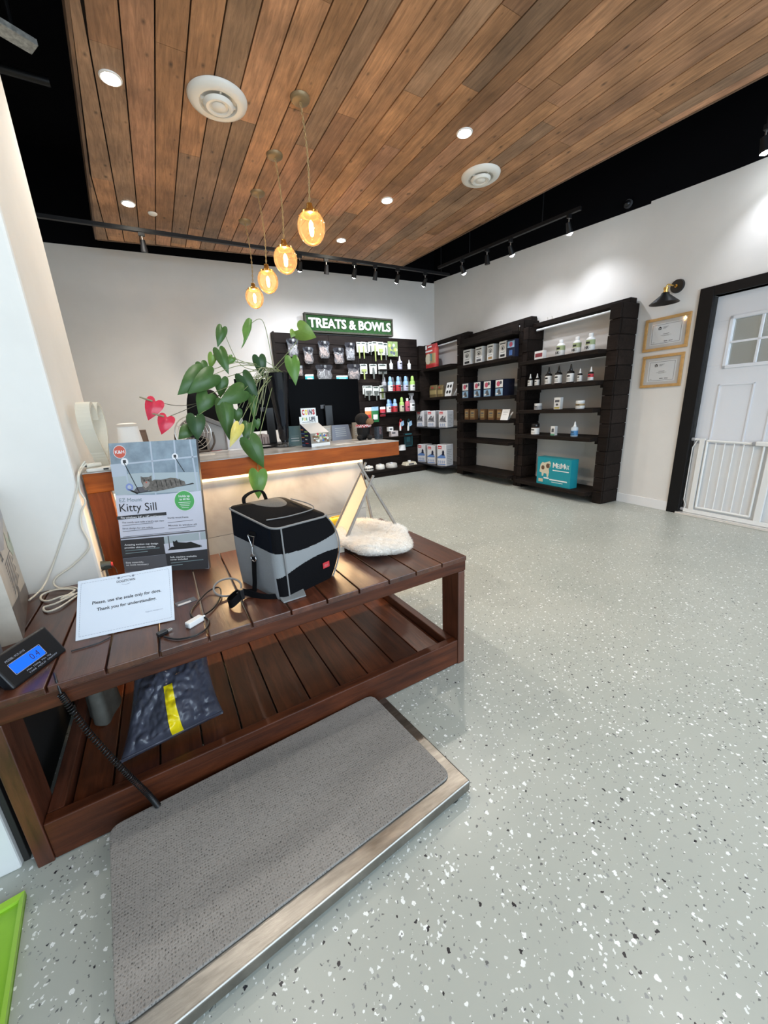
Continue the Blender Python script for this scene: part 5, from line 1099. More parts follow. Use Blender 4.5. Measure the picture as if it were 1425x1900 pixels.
for a in ([(278, 1045), (620, 1005)], [(285, 1113), (745, 1055)], [(780, 1000), (1050, 962)], [(792, 1068), (1080, 1030)], [(290, 1175), (1020, 1080)]): F.line(sub, Z(a), .0022, 12, .0008)
F.poly(sub, Z([(255, 1188), (1185, 1070), (1187, 1083), (258, 1203)]), 9, .0007)
F.poly(sub, Z([(258, 1215), (742, 1158), (772, 1355), (290, 1425)]), 8, .0007); F.poly(sub, Z([(290, 1427), (772, 1357), (800, 1520), (322, 1585)]), 9, .0007); F.poly(sub, Z([(765, 1350), (1218, 1282), (1243, 1497), (802, 1560)]), 8, .0007)
F.poly(sub, Z([(742, 1158), (1187, 1090), (1215, 1280), (768, 1348)]), 4, .0007); F.poly(sub, Z([(745, 1240), (1205, 1170), (1215, 1280), (768, 1348)]), 1, .0008); F.line(sub, Z([(790, 1150), (815, 1300)]), .005, 9, .001); F.line(sub, Z([(1125, 1100), (1150, 1280)]), .005, 1, .001)
F.poly(sub, Z([(790, 1310), (830, 1270), (1150, 1235), (1160, 1260), (960, 1290)]), 10, .0010)
F.poly(sub, Z([(842, 1200), (862, 1210), (885, 1190), (900, 1215), (990, 1215), (1040, 1205), (1140, 1240), (1150, 1255), (870, 1290), (850, 1250)]), 10, .0012)
for (x0, y0, x1, y1, s) in ((310, 1275, 680, 1225, 'Amazing suction cup design'), (312, 1308, 655, 1258, 'provides ultimate stability'), (330, 1480, 530, 1452, 'Easy assembly,'), (335, 1508, 585, 1470, 'no tools necessary'), (820, 1398, 1105, 1352, 'Soft, machine washable'), (824, 1425, 1010, 1392, 'cover included')):
    u0, v0 = hz(x0, y0); u1, v1 = hz(x1, y1); F.text(sub, s, u0, v0, .0075, u1-u0, 11, .0009, bold=.015)
for a in ([(318, 1335), (700, 1285)], [(322, 1365), (570, 1330)], [(830, 1455), (1180, 1400)], [(833, 1482), (960, 1465)]): F.line(sub, Z(a), .003, 12 if False else 15, .0009)
u, v = hz(952, 752); F.disc(sub, u, v, .0465, 11, .0009, 40); F.disc(sub, u, v, .0445, 7, .0011, 40)
F.text(sub, 'Holds up', u-.024, v+.017, .0095, .050, 11, .0013, bold=.02); F.text(sub, 'to 60 lbs', u-.022, v+.003, .0095, .046, 11, .0013, bold=.02)
for k in range(4): F.rect(sub, u-.028+.004*k, v-.008-.008*k, u+.028-.004*k, v-.006-.008*k, 11, .0013)
o = sub.build('printed_carton', mats, t, rot=(-tl, 0, 0), loc=(0, .0005, .0005+T*math.sin(tl)*0))
# --- laminated notice
t, w = flatbox('laminated_notice', 'laminated white notice asking to use the scale only for dogs', 'notice', (-.356, 1.425), (-.066, 1.378), 0, 0, 0)
H = .210; tl = math.radians(41)
t.location.z = BZ+.001
sub = MB(); M_LAM = mat('laminated_paper', (.74, .78, .82), .08, coat=.6)
sub.box(.004, w-.004, .0006, .0016, .004, H-.004, 0)
F = Face((0, .0006, 0), (1, 0, 0), (0, 0, 1), .0004)
F.text(sub, 'Please, use the scale only for dogs.', w*.16, H*.545, .0105, w*.70, 1, 0, bold=.020); F.text(sub, 'Thank you for understanding.', w*.205, H*.425, .0105, w*.60, 1, 0, bold=.020)
F.text(sub, 'DOGSTOWN', w*.40, H*.835, .0085, w*.19, 1, 0, bold=.015); F.text(sub, 'Regards, Management', w*.69, H*.24, .0035, w*.18, 2, 0)
F.disc(sub, w*.42, H*.92, .004, 2, n=10); F.disc(sub, w*.57, H*.92, .004, 2, n=10); F.line(sub, [(w*.44, H*.905), (w*.47, H*.93), (w*.52, H*.93), (w*.55, H*.905)], .0016, 2); F.line(sub, [(w*.45, H*.80), (w*.495, H*.785), (w*.54, H*.80)], .0012, 2)
for (x0, y0, x1, y1) in ((.045, .07, .955, .07), (.045, .93, .955, .93), (.045, .07, .045, .93), (.955, .07, .955, .93)):
    n = 34 if y0 == y1 else 24
    for k in range(n):
        a, b = k/n, (k+.7)/n
        F.line(sub, [((x0+(x1-x0)*a)*w, (y0+(y1-y0)*a)*H), ((x0+(x1-x0)*b)*w, (y0+(y1-y0)*b)*H)], .0010, 2)
sub.build('sheet', [M_LAM, M_INK, flat((.25, .27, .32))], t, rot=(-tl, 0, 0))
sub = MB(); sub.grid(lambda u, v: (u*w, .0002-.0004*math.sin(60*v)*max(0, u-.7), v*H), 30, 24); sub.build('clear_pouch', glass('laminate_film', (.97, .98, 1.0), .06, .10), t, rot=(-tl, 0, 0), smooth=True)
mb = MB(); yb = H*.55*math.sin(tl); zb_ = H*.55*math.cos(tl)
mb.hexa([(w*.30, .012, 0), (w*.92, .012, 0), (w*.92, .15, 0), (w*.30, .15, 0)], [(w*.30, .012, .006), (w*.92, .012, .006), (w*.92, .15, .006), (w*.30, .15, .006)])
mb.tube([(w*.4, .14, .006), (w*.4, yb+.004, zb_)], .004, 8).tube([(w*.8, .14, .006), (w*.8, yb+.004, zb_)], .004, 8)
mb.build('wooden_easel', woodmat('easel_wood', (.30, .15, .08), (.50, .28, .16), .5), t)
# --- scale indicator
t, w = flatbox('scale_indicator', 'black scale readout with a glowing blue display at the bench corner', 'scale display', (-.455, 1.242), (-.366, 1.388), 0, 0, 0)
H = .100; tl = math.radians(28)
sub = MB(); sub.box(0, w, 0, .030, 0, H, 0)
sub.build('housing', M_BLKPL, t, rot=(-tl, 0, 0), bevel=.006, seg=3, loc=(0, 0, .001))
sub = MB(); F = Face((0, -.0002, 0), (1, 0, 0), (0, 0, 1), .0006)
F.poly(sub, rrect(w*.16, H*.30, w*.70, H*.62, .006, 4), 0, .0000); sub.build('lcd_screen', [emis('blue_backlight', (.015, .13, 1.0), 1.0)], t, rot=(-tl, 0, 0), loc=(0, 0, .001))
sub = MB(); F.text(sub, '0.4', w*.47, H*.37, .018, .026, 0, .0008); F.line(sub, [(w*.155, H*.29), (w*.705, H*.29), (w*.705, H*.63), (w*.155, H*.63), (w*.155, H*.29)], .0012, 1, .0002)
F.text(sub, 'MODEL: PCR-3115', w*.16, H*.70, .006, .055, 1, .0006); F.text(sub, 'Max 150kg  Min 1kg', w*.30, H*.19, .0045, .075, 1, .0006); F.text(sub, 'TARE  HOLD  ON/OFF', w*.30, H*.10, .0045, .09, 1, .0006)
sub.build('print', [M_INK, flat((.30, .33, .40))], t, rot=(-tl, 0, 0), loc=(0, 0, .001))
mb = MB(); mb.box(.02, w-.02, .03, .085, 0, .012); mb.build('stand', M_BLKPL, t)
# coiled lead from the readout to the scale
pa = Vector((-.352, 1.215-.012, BZ-.03)); pts = [Vector((-.375, 1.26, BZ+.004)), Vector((-.362, 1.213, BZ+.006)), Vector((-.358, 1.202, BZ-.03))]
seg = spline([(-.358, 1.200, BZ-.03), (-.325, 1.190, .40), (-.275, 1.185, .235), (-.235, 1.180, .12), (-.215, 1.168, .066)], 60)
hel = []
for i, p in enumerate(seg[:-1]):
    tt = (seg[i+1]-p).normalized(); x = tt.orthogonal().normalized(); y = tt.cross(x); 
    for k in range(3): a = (i*3+k)*.62; hel.append(p+(seg[i+1]-p)*k/3+(x*math.cos(a)+y*math.sin(a))*.0075)
o = MB().tube(pts, .003, 8).tube(hel, .0017, 6).build('coiled_cable', M_BLKPL, smooth=True); tag(o, 'black coiled cable running from the readout down to the scale', 'cable')

# --- boxes at the far left
t = thing('printed_carton', 'beige printed carton standing against the pillar at the left edge', 'product box', (-.505, 1.545, BZ), math.atan2(2.0-1.545, -.592+.505))
Lb = .47; sub = MB(); sub.box(0, Lb, 0, .06, 0, .46, 0); F = Face((0, 0, 0), (1, 0, 0), (0, 0, 1), .0006)
F.poly(sub, [(0, 0), (Lb, 0), (Lb, .05), (0, .12)], 3); F.poly(sub, [(0, .30), (Lb*.5, .26), (Lb, .34), (Lb, .46), (0, .46)], 2)
for k in range(10): F.rect(sub, Lb*.30, .115+.012*k, Lb*(.80-.05*(k % 3)), .119+.012*k, 1)
F.text(sub, 'OIL', Lb*.22, .245, .03, .05, 1, bold=.02); F.poly(sub, [(Lb*.75, .30), (Lb*.9, .24), (Lb, .28), (Lb, .20), (Lb*.85, .19), (Lb*.7, .24)], 4, .0004); F.poly(sub, [(Lb*.35, .06), (Lb*.5, .12), (Lb*.56, .10), (Lb*.46, .03)], 3, .0004)
sub.build('carton', [mat('beige_carton', (.50, .45, .38), .45, noise=.12, nscale=10), dgrey, mat('grey_print', (.34, .33, .34), .4, noise=.3, nscale=8), mat('dark_print', (.14, .12, .11), .45, noise=.3, nscale=8), mat('greenish_edge', (.40, .44, .33), .4)], t)
# local y must point away from the bench (face towards +X)
t = thing('slate_carton', 'slate blue carton with white print behind the scale readout', 'product box', (-.487, 1.235, BZ), math.atan2(1.50-1.235, -.545+.487))
sub = MB(); sub.box(0, .28, 0, .07, 0, .17, 0); F = Face((0, 0, 0), (1, 0, 0), (0, 0, 1), .0006); F.text(sub, 'PET', .10, .12, .014, .05, 1, bold=.02); F.rect(sub, .02, .0, .13, .035, 2); F.rect(sub, .10, .10, .16, .105, 1); F.rect(sub, .10, .09, .15, .094, 1)
sub.build('carton', [flat((.17, .20, .26)), white, flat((.42, .50, .60))], t, bevel=.002)

# --- pet carrier backpack
t = thing('pet_carrier', 'black and grey soft pet carrier bag with side strap on the bench', 'pet carrier', (.285, 1.292, BZ), math.radians(19))
w, d, h0 = .262, .315, .292
def perim(u, r=.035):
    """rounded rectangle, u in 0..1, starting front-left going right; returns x,y in 0..w,0..d"""
    segs = [w-2*r, PI/2*r, d-2*r, PI/2*r, w-2*r, PI/2*r, d-2*r, PI/2*r]; T = sum(segs); s = u*T; i = 0
    while s > segs[i] and i < 7: s -= segs[i]; i += 1
    if i == 0: return r+s, 0
    if i == 1: a = s/r; return w-r+r*math.sin(a), r-r*math.cos(a)
    if i == 2: return w, r+s
    if i == 3: a = s/r; return w-r+r*math.cos(a), d-r+r*math.sin(a)
    if i == 4: return w-r-s, d
    if i == 5: a = s/r; return r-r*math.sin(a), d-r+r*math.cos(a)
    if i == 6: return 0, d-r-s
    a = s/r; return r-r*math.cos(a), r-r*math.sin(a)
def ztop(x, y): return h0-.012+.040*(y/d)-.012*(x/w)
def bulge(x, y, v):
    bx = .055*math.sin(PI*min(1, v*1.02))**.9*(x/w)**1.4 - .006*math.sin(PI*v)*(1-x/w)
    by = -.010*math.sin(PI*v)*(1-y/d)*math.sin(PI*min(1, max(0, x/w)))
    tp = max(0, v-.85)/.15
    return x+bx+.010*tp*(0 if x < w*.5 else -.4), y+by
def body_pt(u, v):
    x, y = perim(u); X, Y = bulge(x, y, v); z = ztop(x, y)*v
    dx = .0012*math.sin(11*u+7*v)
    return (X+dx, Y+dx, z)
def body_mat(u, v):
    x, y = perim(u); fx, fy = x/w, y/d
    if y < .02:                                  # front (towards camera right)
        up = .66 - .05*math.sin(PI*fx)+.05*fx; lo = .30+.17*math.sin(PI*min(1, fx*.75))
        return 1 if lo < v < up else 0
    if x < .03: return 2 if v < .66-.04*(1-fy)*0 else 3   # left side panel, grey mesh under navy
    return 1 if v < .6 and x > w-.02 and False else 0
M_BAGB = mat('black_bag_fabric', (.004, .004, .005), .85, spec=.12, bump=.4, bscale=350); M_BAGG = mat('grey_bag_fabric', (.24, .25, .255), .75, bump=.4, bscale=350); M_BAGM = mat('grey_mesh_fabric', (.25, .26, .27), .8, bump=.9, bscale=600); M_NAVY = mat('navy_bag_fabric', (.003, .005, .010), .8, spec=.12, bump=.4, bscale=350); M_PIPE = mat('grey_piping', (.20, .20, .20), .5)
MB().grid(body_pt, 320, 130, cu=True, mf=body_mat).build('carrier_body', [M_BAGB, M_BAGG, M_BAGM, M_NAVY], t, smooth=True)
def lid_pt(u, v):
    x, y = perim(u); cx, cy = w/2, d/2; X = cx+(x-cx)*v; Y = cy+(y-cy)*v; z0 = ztop(X, Y)
    Xb, Yb = bulge(x, y, 1); return (cx+(Xb-cx)*v*1.01, cy+(Yb-cy)*v*1.01, z0+.020*(1-v**3)+.004*(1 if v < .999 else 0))
def lid_mat(u, v):
    x, y = perim(u); X = w/2+(x-w/2)*v; Y = d/2+(y-d/2)*v
    fx, fy = X/w, Y/d
    if fy < .92 and ((fx-.54)/.29)**2+((fy-.92)/.47)**2 < 1 and fx > .29: return 1
    return 0
MB().grid(lid_pt, 200, 60, cu=True, mf=lid_mat).build('lid', [M_BAGB, mat('lid_mesh', (.11, .115, .115), .7, bump=.9, bscale=500)], t, smooth=True)
n = 120
MB().tube([Vector(lid_pt(k/n, 1.0))*1.0+Vector((0, 0, .001)) for k in range(n)], .0042, 8, closed=True).build('lid_piping', M_PIPE, t, smooth=True)
def crn(u): return [Vector(body_pt(u, v))*1.0 for v in [k/24 for k in range(25)]]
def off(pts, o): return [p+Vector(o) for p in pts]
MB().tube(off(crn(0.0), (-.006, -.004, 0)), .0032, 8).build('corner_piping', M_PIPE, t, smooth=True)
uR = None
for k in range(400):
    x, y = perim(k/400)
    if y == 0 and x > w-.045: uR = k/400
MB().tube(off([Vector(body_pt(uR+.025, v)) for v in [k/24 for k in range(25)]], (.004, -.004, 0)), .0032, 8).build('corner_piping', M_PIPE, t, smooth=True)
# zip arc on the lid
MB().tube(spline([(.015, .06, h0+.012), (.10, .035, h0+.010), (w*.85, .05, h0+.007), (w*.96, .12, h0+.014), (w*.92, .22, h0+.024)], 8), .0022, 6).build('zip', M_PIPE, t, smooth=True)
mb = MB(); mb.tube(spline([(.012, .235, h0+.012), (.02, .235, h0+.016), (.055, .22, h0+.012)]), .003, 6); mb.cyl((.03, .2, h0+.018), (.075, .155, h0+.016), .0035, n=8); mb.build('zip_pull', mat('zip_metal', (.12, .12, .12), .3, .8), t, smooth=True)
hp = spline([(.070, d-.012, h0+.020), (.080, d+.002, h0+.052), (.125, d+.006, h0+.068), (.165, d, h0+.062), (.175, d-.01, h0+.018)], 8)
MB().strap(hp, (0, 1, 0), .022, .005).build('top_handle', M_BAGB, t, smooth=True)
# side strap with buckle
yc = .135
mb = MB(); A = Vector((-.014, yc, .215)); ring = [A+Vector((0, -.022, .022)), A+Vector((0, .022, .022)), A+Vector((0, .003, -.020)), A+Vector((0, -.003, -.020))]
mb.tube(ring, .0028, 8, closed=True); mb.tube([A+Vector((0, .0, -.018)), A+Vector((-.004, .0, -.035)), A+Vector((-.003, 0, -.055))], .0035, 8); mb.tube([A+Vector((-.003, .018*math.cos(a), -.066+.014*math.sin(a))) for a in [2*PI*k/14 for k in range(14)]], .0024, 6, closed=True)
mb.build('buckle', mat('buckle_steel', (.6, .6, .6), .2, 1), t, smooth=True)
MB().box(-.012, -.002, yc-.020, yc+.020, .235, .252).build('buckle_tab', M_BAGB, t, bevel=.003)
sp = spline([(-.014, yc+.002, .150), (-.020, yc+.005, .09), (-.024, yc+.01, .035), (-.035, yc+.015, .008), (-.07, yc+.06, .006), (-.13, yc+.02, .010), (-.145, yc-.03, .02), (-.11, yc-.03, .034), (-.07, yc+.02, .022), (-.03, yc-.06, .006), (.0, yc-.10, .006)], 8)
wd = [Vector((0, 1, 0)) if k < 24 else Vector((0, .25, 1)) for k in range(len(sp))]
MB().strap(sp, wd, .028, .003).build('shoulder_strap', M_BAGB, t, smooth=True)
MB().tube([(-.09+.052*math.cos(a), yc+.10+.040*math.sin(a), .028+.020*math.sin(a)) for a in [2*PI*k/24 for k in range(24)]], .004, 8, closed=True).build('strap_loop', M_PIPE, t, smooth=True)
MB().box(-.10, -.085, yc-.02, yc+.0, .012, .052).build('strap_slider', M_BLKPL, t, bevel=.002)
# base flap under the front corner and red label
MB().hexa([(-.01, -.02, .001), (.075, -.045, .001), (.10, .005, .001), (.0, .02, .001)], [(-.01, -.02, .007), (.075, -.045, .007), (.10, .005, .012), (.0, .02, .012)]).build('base_flap', M_BAGG, t, bevel=.003)
mb = MB(); bx = Vector(body_pt(.22, .25)); X0 = w*.80
F = Face((w*.74, -.013, .062), (1, .0, 0), (0, 0, 1)); F.rect(mb, 0, 0, .034, .024, 0); F.text(mb, 'dpt', .006, .007, .010, .02, 1, .0004, bold=.03); mb.build('red_label', [redm, flat((.45, .15, .15))], t)

# --- fur tent with sticks
def PB(px, py, z): return hit(px, py, 2, z)
cx_, cy_ = .845, 1.60
t = thing('fur_cushion', 'round white fluffy fur cushion on the right end of the bench', 'cushion', (.848, 1.600, BZ))
def noise3(x, y, z):
    return (math.sin(x*41+y*17)*math.cos(y*37-z*23+x*11)+.6*math.sin(x*93+z*71)*math.cos(y*87)+.35*math.sin(x*190+y*155))/2
def fur_pt(u, v):
    a = 2*PI*u; rx, ry = .178, .225
    th_ = v*PI; r = math.sin(th_)**.55; z = .040-.040*math.cos(th_)
    wv = 1+.06*math.sin(5*a+1)+.05*math.sin(3*a)
    x = rx*r*math.cos(a)*wv; y = ry*r*math.sin(a)*wv; zz = z+ (0.030*max(0, (y/ry))**2 if v > .5 else 0)
    nn_ = noise3(x*1.3, y*1.3, zz)*.0045*(1 if v > .12 else .2)
    return (x+nn_*math.cos(a), y+nn_*math.sin(a), max(.0005, zz+nn_*1.4))
M_FUR = mat('white_fur', (.86, .82, .76), .95, noise=.04, nscale=40, bump=1.0, bscale=420)
fo = MB().grid(fur_pt, 120, 60, cu=True).build('fur_pad', M_FUR, t, smooth=True)
rn = random.Random(5); hb = MB()
for k in range(16000):
    u, v = rn.random(), 1-rn.random()**1.3*.80
    p = Vector(fur_pt(u, v)); c = Vector((0, 0, .02)); dd = (p-c); dd.z = abs(dd.z)*.8+.01; dd.normalize()
    dd = (dd+Vector((rn.uniform(-.6, .6), rn.uniform(-.6, .6), rn.uniform(-.1, .4)))).normalized(); s = dd.orthogonal().normalized()*.0007; L = rn.uniform(.008, .018)
    q = p+dd*L
    if q.z < .001: q.z = .001
    if p.z > .0015: hb.add([p-s, p+s, q], [(0, 1, 2)])
fh = hb.build('fur_pile', M_FUR, t); fh['kind'] = 'stuff'
t = thing('cushion_tent', 'small wooden stick tent frame with cream fabric beside the fur cushion', 'pet tent', (0, 0, 0))
M_STK = mat('grey_ash_stick', (.27, .24, .21), .55, noise=.15, nscale=30, stretch=(6, 6, 1)); M_CANV = mat('cream_canvas', (.80, .72, .56), .85, bump=.5, bscale=300)
zA = BZ+.006
f1 = PB(633, 1022, zA); apex = hit(676, 886, 1, f1.y+.055)         # front left stick foot, apex
def stick(foot, through, ext, nm='stick'):
    foot, through = Vector(foot), Vector(through); e = (through-foot); top = foot+e*ext
    MB().cyl(foot, top, .0085, .0065, 12).build(nm, M_STK, t, smooth=True); return top
f2 = PB(745, 992, zA); f3 = PB(628, 1005, zA); f3 = Vector((.705, 1.83, zA)); f4 = Vector((.975, 1.83, zA))
ap = hit(681, 908, 1, f1.y+.04)
bk_ = hit(668, 868, 1, 1.86)
tp = stick(f1, hit(693, 882, 1, f1.y+.03), 1.0)
stick(f2, hit(665, 859, 1, 1.66), 1.0); 
stick(f3, hit(679, 858, 1, 1.80), 1.0); stick(f4, hit(672, 880, 1, 1.83), 1.06)
# canvas panel spanning front-left and back-left sticks
a0 = f1+Vector((.004, .01, .004)); a1 = f1+(Vector(hit(693, 882, 1, f1.y+.03))-f1)*.80; b0 = f3+Vector((.004, -.01, .004)); b1 = f3+(Vector(hit(679, 858, 1, 1.80))-f3)*.86
MB().grid(lambda u, v: (a0*(1-u)+b0*u)*(1-v)+(a1*(1-u)+b1*u)*v+Vector((.006*math.sin(PI*u)*math.sin(PI*v), 0, 0)), 10, 10).build('canvas_panel', M_CANV, t, smooth=True)
MB().box(f1.x-.012, f1.x+.014, f1.y-.012, f1.y+.012, BZ, BZ+.03).build('foot_bracket', mat('clip_plastic', (.55, .5, .42), .4), t, bevel=.003)
MB().tube([a1+Vector((0, -.006, 0)), (a1+b1)/2+Vector((0, 0, .01)), b1], .003, 6).build('tie', mat('leather_tie', (.10, .06, .04), .6), t, smooth=True)
# yellow bag behind the tent
py_ = hit(622, 962, 2, BZ+.03); t = thing('yellow_toy', 'bright yellow rounded object half hidden behind the carrier and tent', 'toy', (.80, 1.955, BZ))
MB().grid(lambda u, v: (.085*math.cos(2*PI*u)*math.sin(PI*v)**.7, .045*math.sin(2*PI*u)*math.sin(PI*v)**.7, .040-.040*math.cos(PI*v)), 28, 14, cu=True).build('shell', mat('yellow_plastic', (.85, .50, .01), .35), t, smooth=True)
MB().cyl((-.03, 0, .078), (.03, 0, .078), .008, n=12).build('seam_tab', mat('yellow_plastic2', (.6, .33, .01), .4), t)

# --- cables on the bench
def Zp(u, v, y=None, z=None):
    X, Y = u*.26316, 740+v*.26316
    return hit(X, Y, 1, y) if y is not None else hit(X, Y, 2, z)
M_CAB = mat('ivory_cable', (.66, .63, .54), .4)
pts = [Zp(600, 440, y=2.14), Zp(566, 490, y=2.13), Zp(552, 540, y=2.04), Zp(542, 640, y=2.04), Zp(500, 800, y=2.042), Zp(440, 980, y=2.042), Zp(370, 1180, y=2.04), Zp(300, 1330, z=BZ+.02), Zp(205, 1420, z=BZ+.006)]
o = MB().tube(spline(pts), .0038, 8).build('white_cable', M_CAB, smooth=True); tag(o, 'straight white cable hanging down the pillar front to the bench', 'cable')
pts = [Zp(610, 455, y=2.145), Zp(580, 490, y=2.13), Zp(556, 550, y=2.04), Zp(564, 650, y=2.04), Zp(602, 722, y=2.04), Zp(574, 800, y=2.04), Zp(572, 900, y=2.035), Zp(628, 1042, y=2.035), Zp(520, 1170, y=2.035), Zp(410, 1250, y=2.03), Zp(378, 1300, y=2.02), Zp(420, 1335, z=BZ+.006), Zp(520, 1330, z=BZ+.01), Zp(560, 1360, z=BZ+.006),
       Zp(460, 1400, z=BZ+.01), Zp(430, 1410, z=BZ+.012), Zp(500, 1370, z=BZ+.014), Zp(520, 1345, z=BZ+.012), Zp(400, 1345, z=BZ+.014), Zp(300, 1380, z=BZ+.006), Zp(290, 1415, z=BZ+.006), Zp(340, 1425, z=BZ+.008), Zp(430, 1395, z=BZ+.012), Zp(530, 1375, z=BZ+.010), Zp(400, 1440, z=BZ+.012), Zp(310, 1470, z=BZ+.006), Zp(330, 1500, z=BZ+.006), Zp(420, 1470, z=BZ+.008), Zp(540, 1390, z=BZ+.006)]
o = MB().tube(spline(pts), .0038, 8).build('coiled_extension_cable', M_CAB, smooth=True); tag(o, 'white extension cable coiled on the bench behind the notice', 'cable')
def Z6(u, v, z): return hit(360+u*.3088, 840+v*.3088, 2, z)
t = thing('white_adapter', 'small white adapter block lying between bag and notice', 'adapter', PB(362, 1158, BZ), math.radians(33))
MB().box(-.028, .028, -.012, .012, 0, .020).build('block', M_WHITE, t, bevel=.003); MB().box(-.030, -.028, -.006, .006, .004, .014).build('socket', grey, t); MB().cyl((.028, 0, .01), (.040, 0, .01), .005, .003, 12).build('strain_relief', M_WHITE, t)
pts = [Z6(60, 975, BZ+.010), Z6(120, 930, BZ+.006), Z6(160, 860, BZ+.01), Z6(150, 810, BZ+.02), Z6(90, 830, BZ+.012), Z6(20, 900, BZ+.006), Z6(-20, 960, BZ+.005), Z6(10, 1000, BZ+.005), Z6(60, 990, BZ+.005), Z6(90, 1010, BZ+.005), Z6(70, 1060, BZ+.005), Z6(0, 1100, BZ+.005), Z6(-100, 1120, BZ+.005), Z6(-180, 1105, BZ+.006)]
o = MB().tube(spline(pts), .0030, 8).build('black_cable', M_BLKPL, smooth=True); tag(o, 'thin black cable looping around the white adapter', 'cable')
t = thing('cable_plug', 'small black plug on the bench edge in front of the notice', 'plug', PB(302, 1178, BZ), .4); MB().box(-.016, .016, -.009, .009, 0, .014).build('plug_body', M_BLKPL, t, bevel=.003); MB().box(.0165, .030, -.005, -.002, .004, .009).box(.0165, .030, .002, .005, .004, .009).build('prongs', M_STEEL, t)
pts = [PB(132, 1208, BZ+.003), PB(160, 1200, BZ+.003), PB(185, 1192, BZ+.003), PB(205, 1182, BZ+.003)]
o = MB().tube(spline(pts), .0018, 6).build('thin_wire', M_BLKPL, smooth=True); tag(o, 'thin dark wire from the readout to under the notice', 'wire')
t = thing('price_tag', 'small glossy black and white tag sleeve between notice and bag', 'tag', PB(345, 1117, BZ), math.radians(12))
MB().box(-.035, .035, -.020, .020, 0, .002).build('sleeve', mat('tag_film', (.10, .10, .11), .12), t); MB().box(-.030, .015, -.018, -.004, .002, .0026).build('white_strip', flat((.5, .52, .55)), t)
t = thing('dark_cup', 'dark tipped cup lying by the pillar behind the notice', 'cup', PB(182, 1062, BZ+.0), .2)
MB().cyl((0, 0, .028), (.055, -.01, .024), .026, .018, 20).build('cup_body', mat('olive_plastic', (.05, .06, .05), .4), t, smooth=True); MB().cyl((.0555, -.01, .024), (.062, -.011, .024), .015, .012, 16).build('red_cap', redm, t)
o = MB().tube(spline([PB(188, 1060, BZ+.02), PB(196, 1050, BZ+.03), PB(212, 1052, BZ+.02), PB(218, 1064, BZ+.004)]), .0016, 6).build('hair_wire', M_INK, smooth=True); tag(o, 'short thin black wire curling beside the tipped cup', 'wire')

# --- poly bag on the tray
t = thing('courier_bag', 'translucent grey plastic mail bag with a yellow stripe on the lower tray', 'bag', (-.14, 1.50, .092))
bq = [hit(218, 1425, 1, 1.30), hit(418, 1325, 1, 1.36), hit(360, 1210, 1, 1.66), hit(258, 1215, 1, 1.70)]
zB = .093
BLc, BRc = PB(222, 1418, .11), PB(415, 1323, .125); TRc = Vector((.02, 1.72, .36)); TLc = Vector((-.245, 1.74, .36))
def pb(u, v, side):
    base = (BLc*(1-u)+BRc*u)*(1-v)+(TLc*(1-u)+TRc*u)*v
    puff = math.sin(PI*min(max(u, 0), 1))**.6*math.sin(PI*min(1, v*1.02)**.75)**.7
    base = base-t.location
    nar = .10*math.sin(PI*v*.6)*(1-v); base.x += (nar*(.5-u))*.9
    q_ = Vector((u*3.1, v*3.7, side*2.0)); wr_ = .020*(mnoise.noise(q_*1.3)) + .016*abs(mnoise.noise(q_*2.6+Vector((3, 1, 0)))) + .004*mnoise.noise(q_*6)
    if side > 0: base += Vector((0, -.085*puff, .060*puff))+Vector((0, -wr_, wr_))*min(1, puff*2)
    else: base += Vector((0, .035*puff, -.03*puff))
    base.z = max(base.z, .001+.002*v); return base
M_POLY = mat('grey_poly_film', (.040, .042, .060), .24, bump=.45, bscale=9, col2=(.075, .078, .105), nscale=6)
def pmf(u, v): return 0
mb = MB(); mb.grid(lambda u, v: pb(u, v, 1), 90, 90); mb.grid(lambda u, v: pb(u, v, -1), 40, 40); mb.build('bag_film', M_POLY, t, smooth=True)
mb = MB(); mb.grid(lambda u, v: pb(.49+.11*u-.07*(v), .012+v*.44, 1)+Vector((0, -.0022, .0022)), 10, 60); mb.build('yellow_stripe', mat('yellow_tape', (.80, .62, .01), .25), t, smooth=True)
mb = MB()
for k, (v_, a, b) in enumerate(((.80, .25, .75), (.76, .30, .72), (.72, .36, .66), (.84, .40, .62))):
    mb.grid(lambda u, v: pb(a+(b-a)*u, v_+.012*v, 1)+Vector((0, -.002, .002)), 20, 1)
mb.build('printed_text', flat((.16, .16, .18)), t)
mb = MB(); mb.tube([pb(k/30, .02, 1)+Vector((0, -.003, .003)) for k in range(31)], .003, 6); mb.build('sealed_edge', M_POLY, t, smooth=True)
# vague pale things stored under the left end
t = thing('stored_sack', 'dim pale crumpled sack under the left end of the bench', 'sack', (-.40, 1.72, .092))
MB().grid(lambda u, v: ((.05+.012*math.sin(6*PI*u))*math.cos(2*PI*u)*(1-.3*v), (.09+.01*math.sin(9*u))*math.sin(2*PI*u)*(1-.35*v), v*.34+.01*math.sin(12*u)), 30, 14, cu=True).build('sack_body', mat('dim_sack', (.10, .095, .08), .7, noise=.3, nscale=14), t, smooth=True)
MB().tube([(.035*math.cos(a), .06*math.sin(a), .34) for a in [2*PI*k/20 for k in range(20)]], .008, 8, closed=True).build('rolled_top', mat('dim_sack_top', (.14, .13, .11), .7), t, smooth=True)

# ================================================================= ON THE COUNTER
def CT(px, py, z=DZT): return hit(px, py, 2, z)
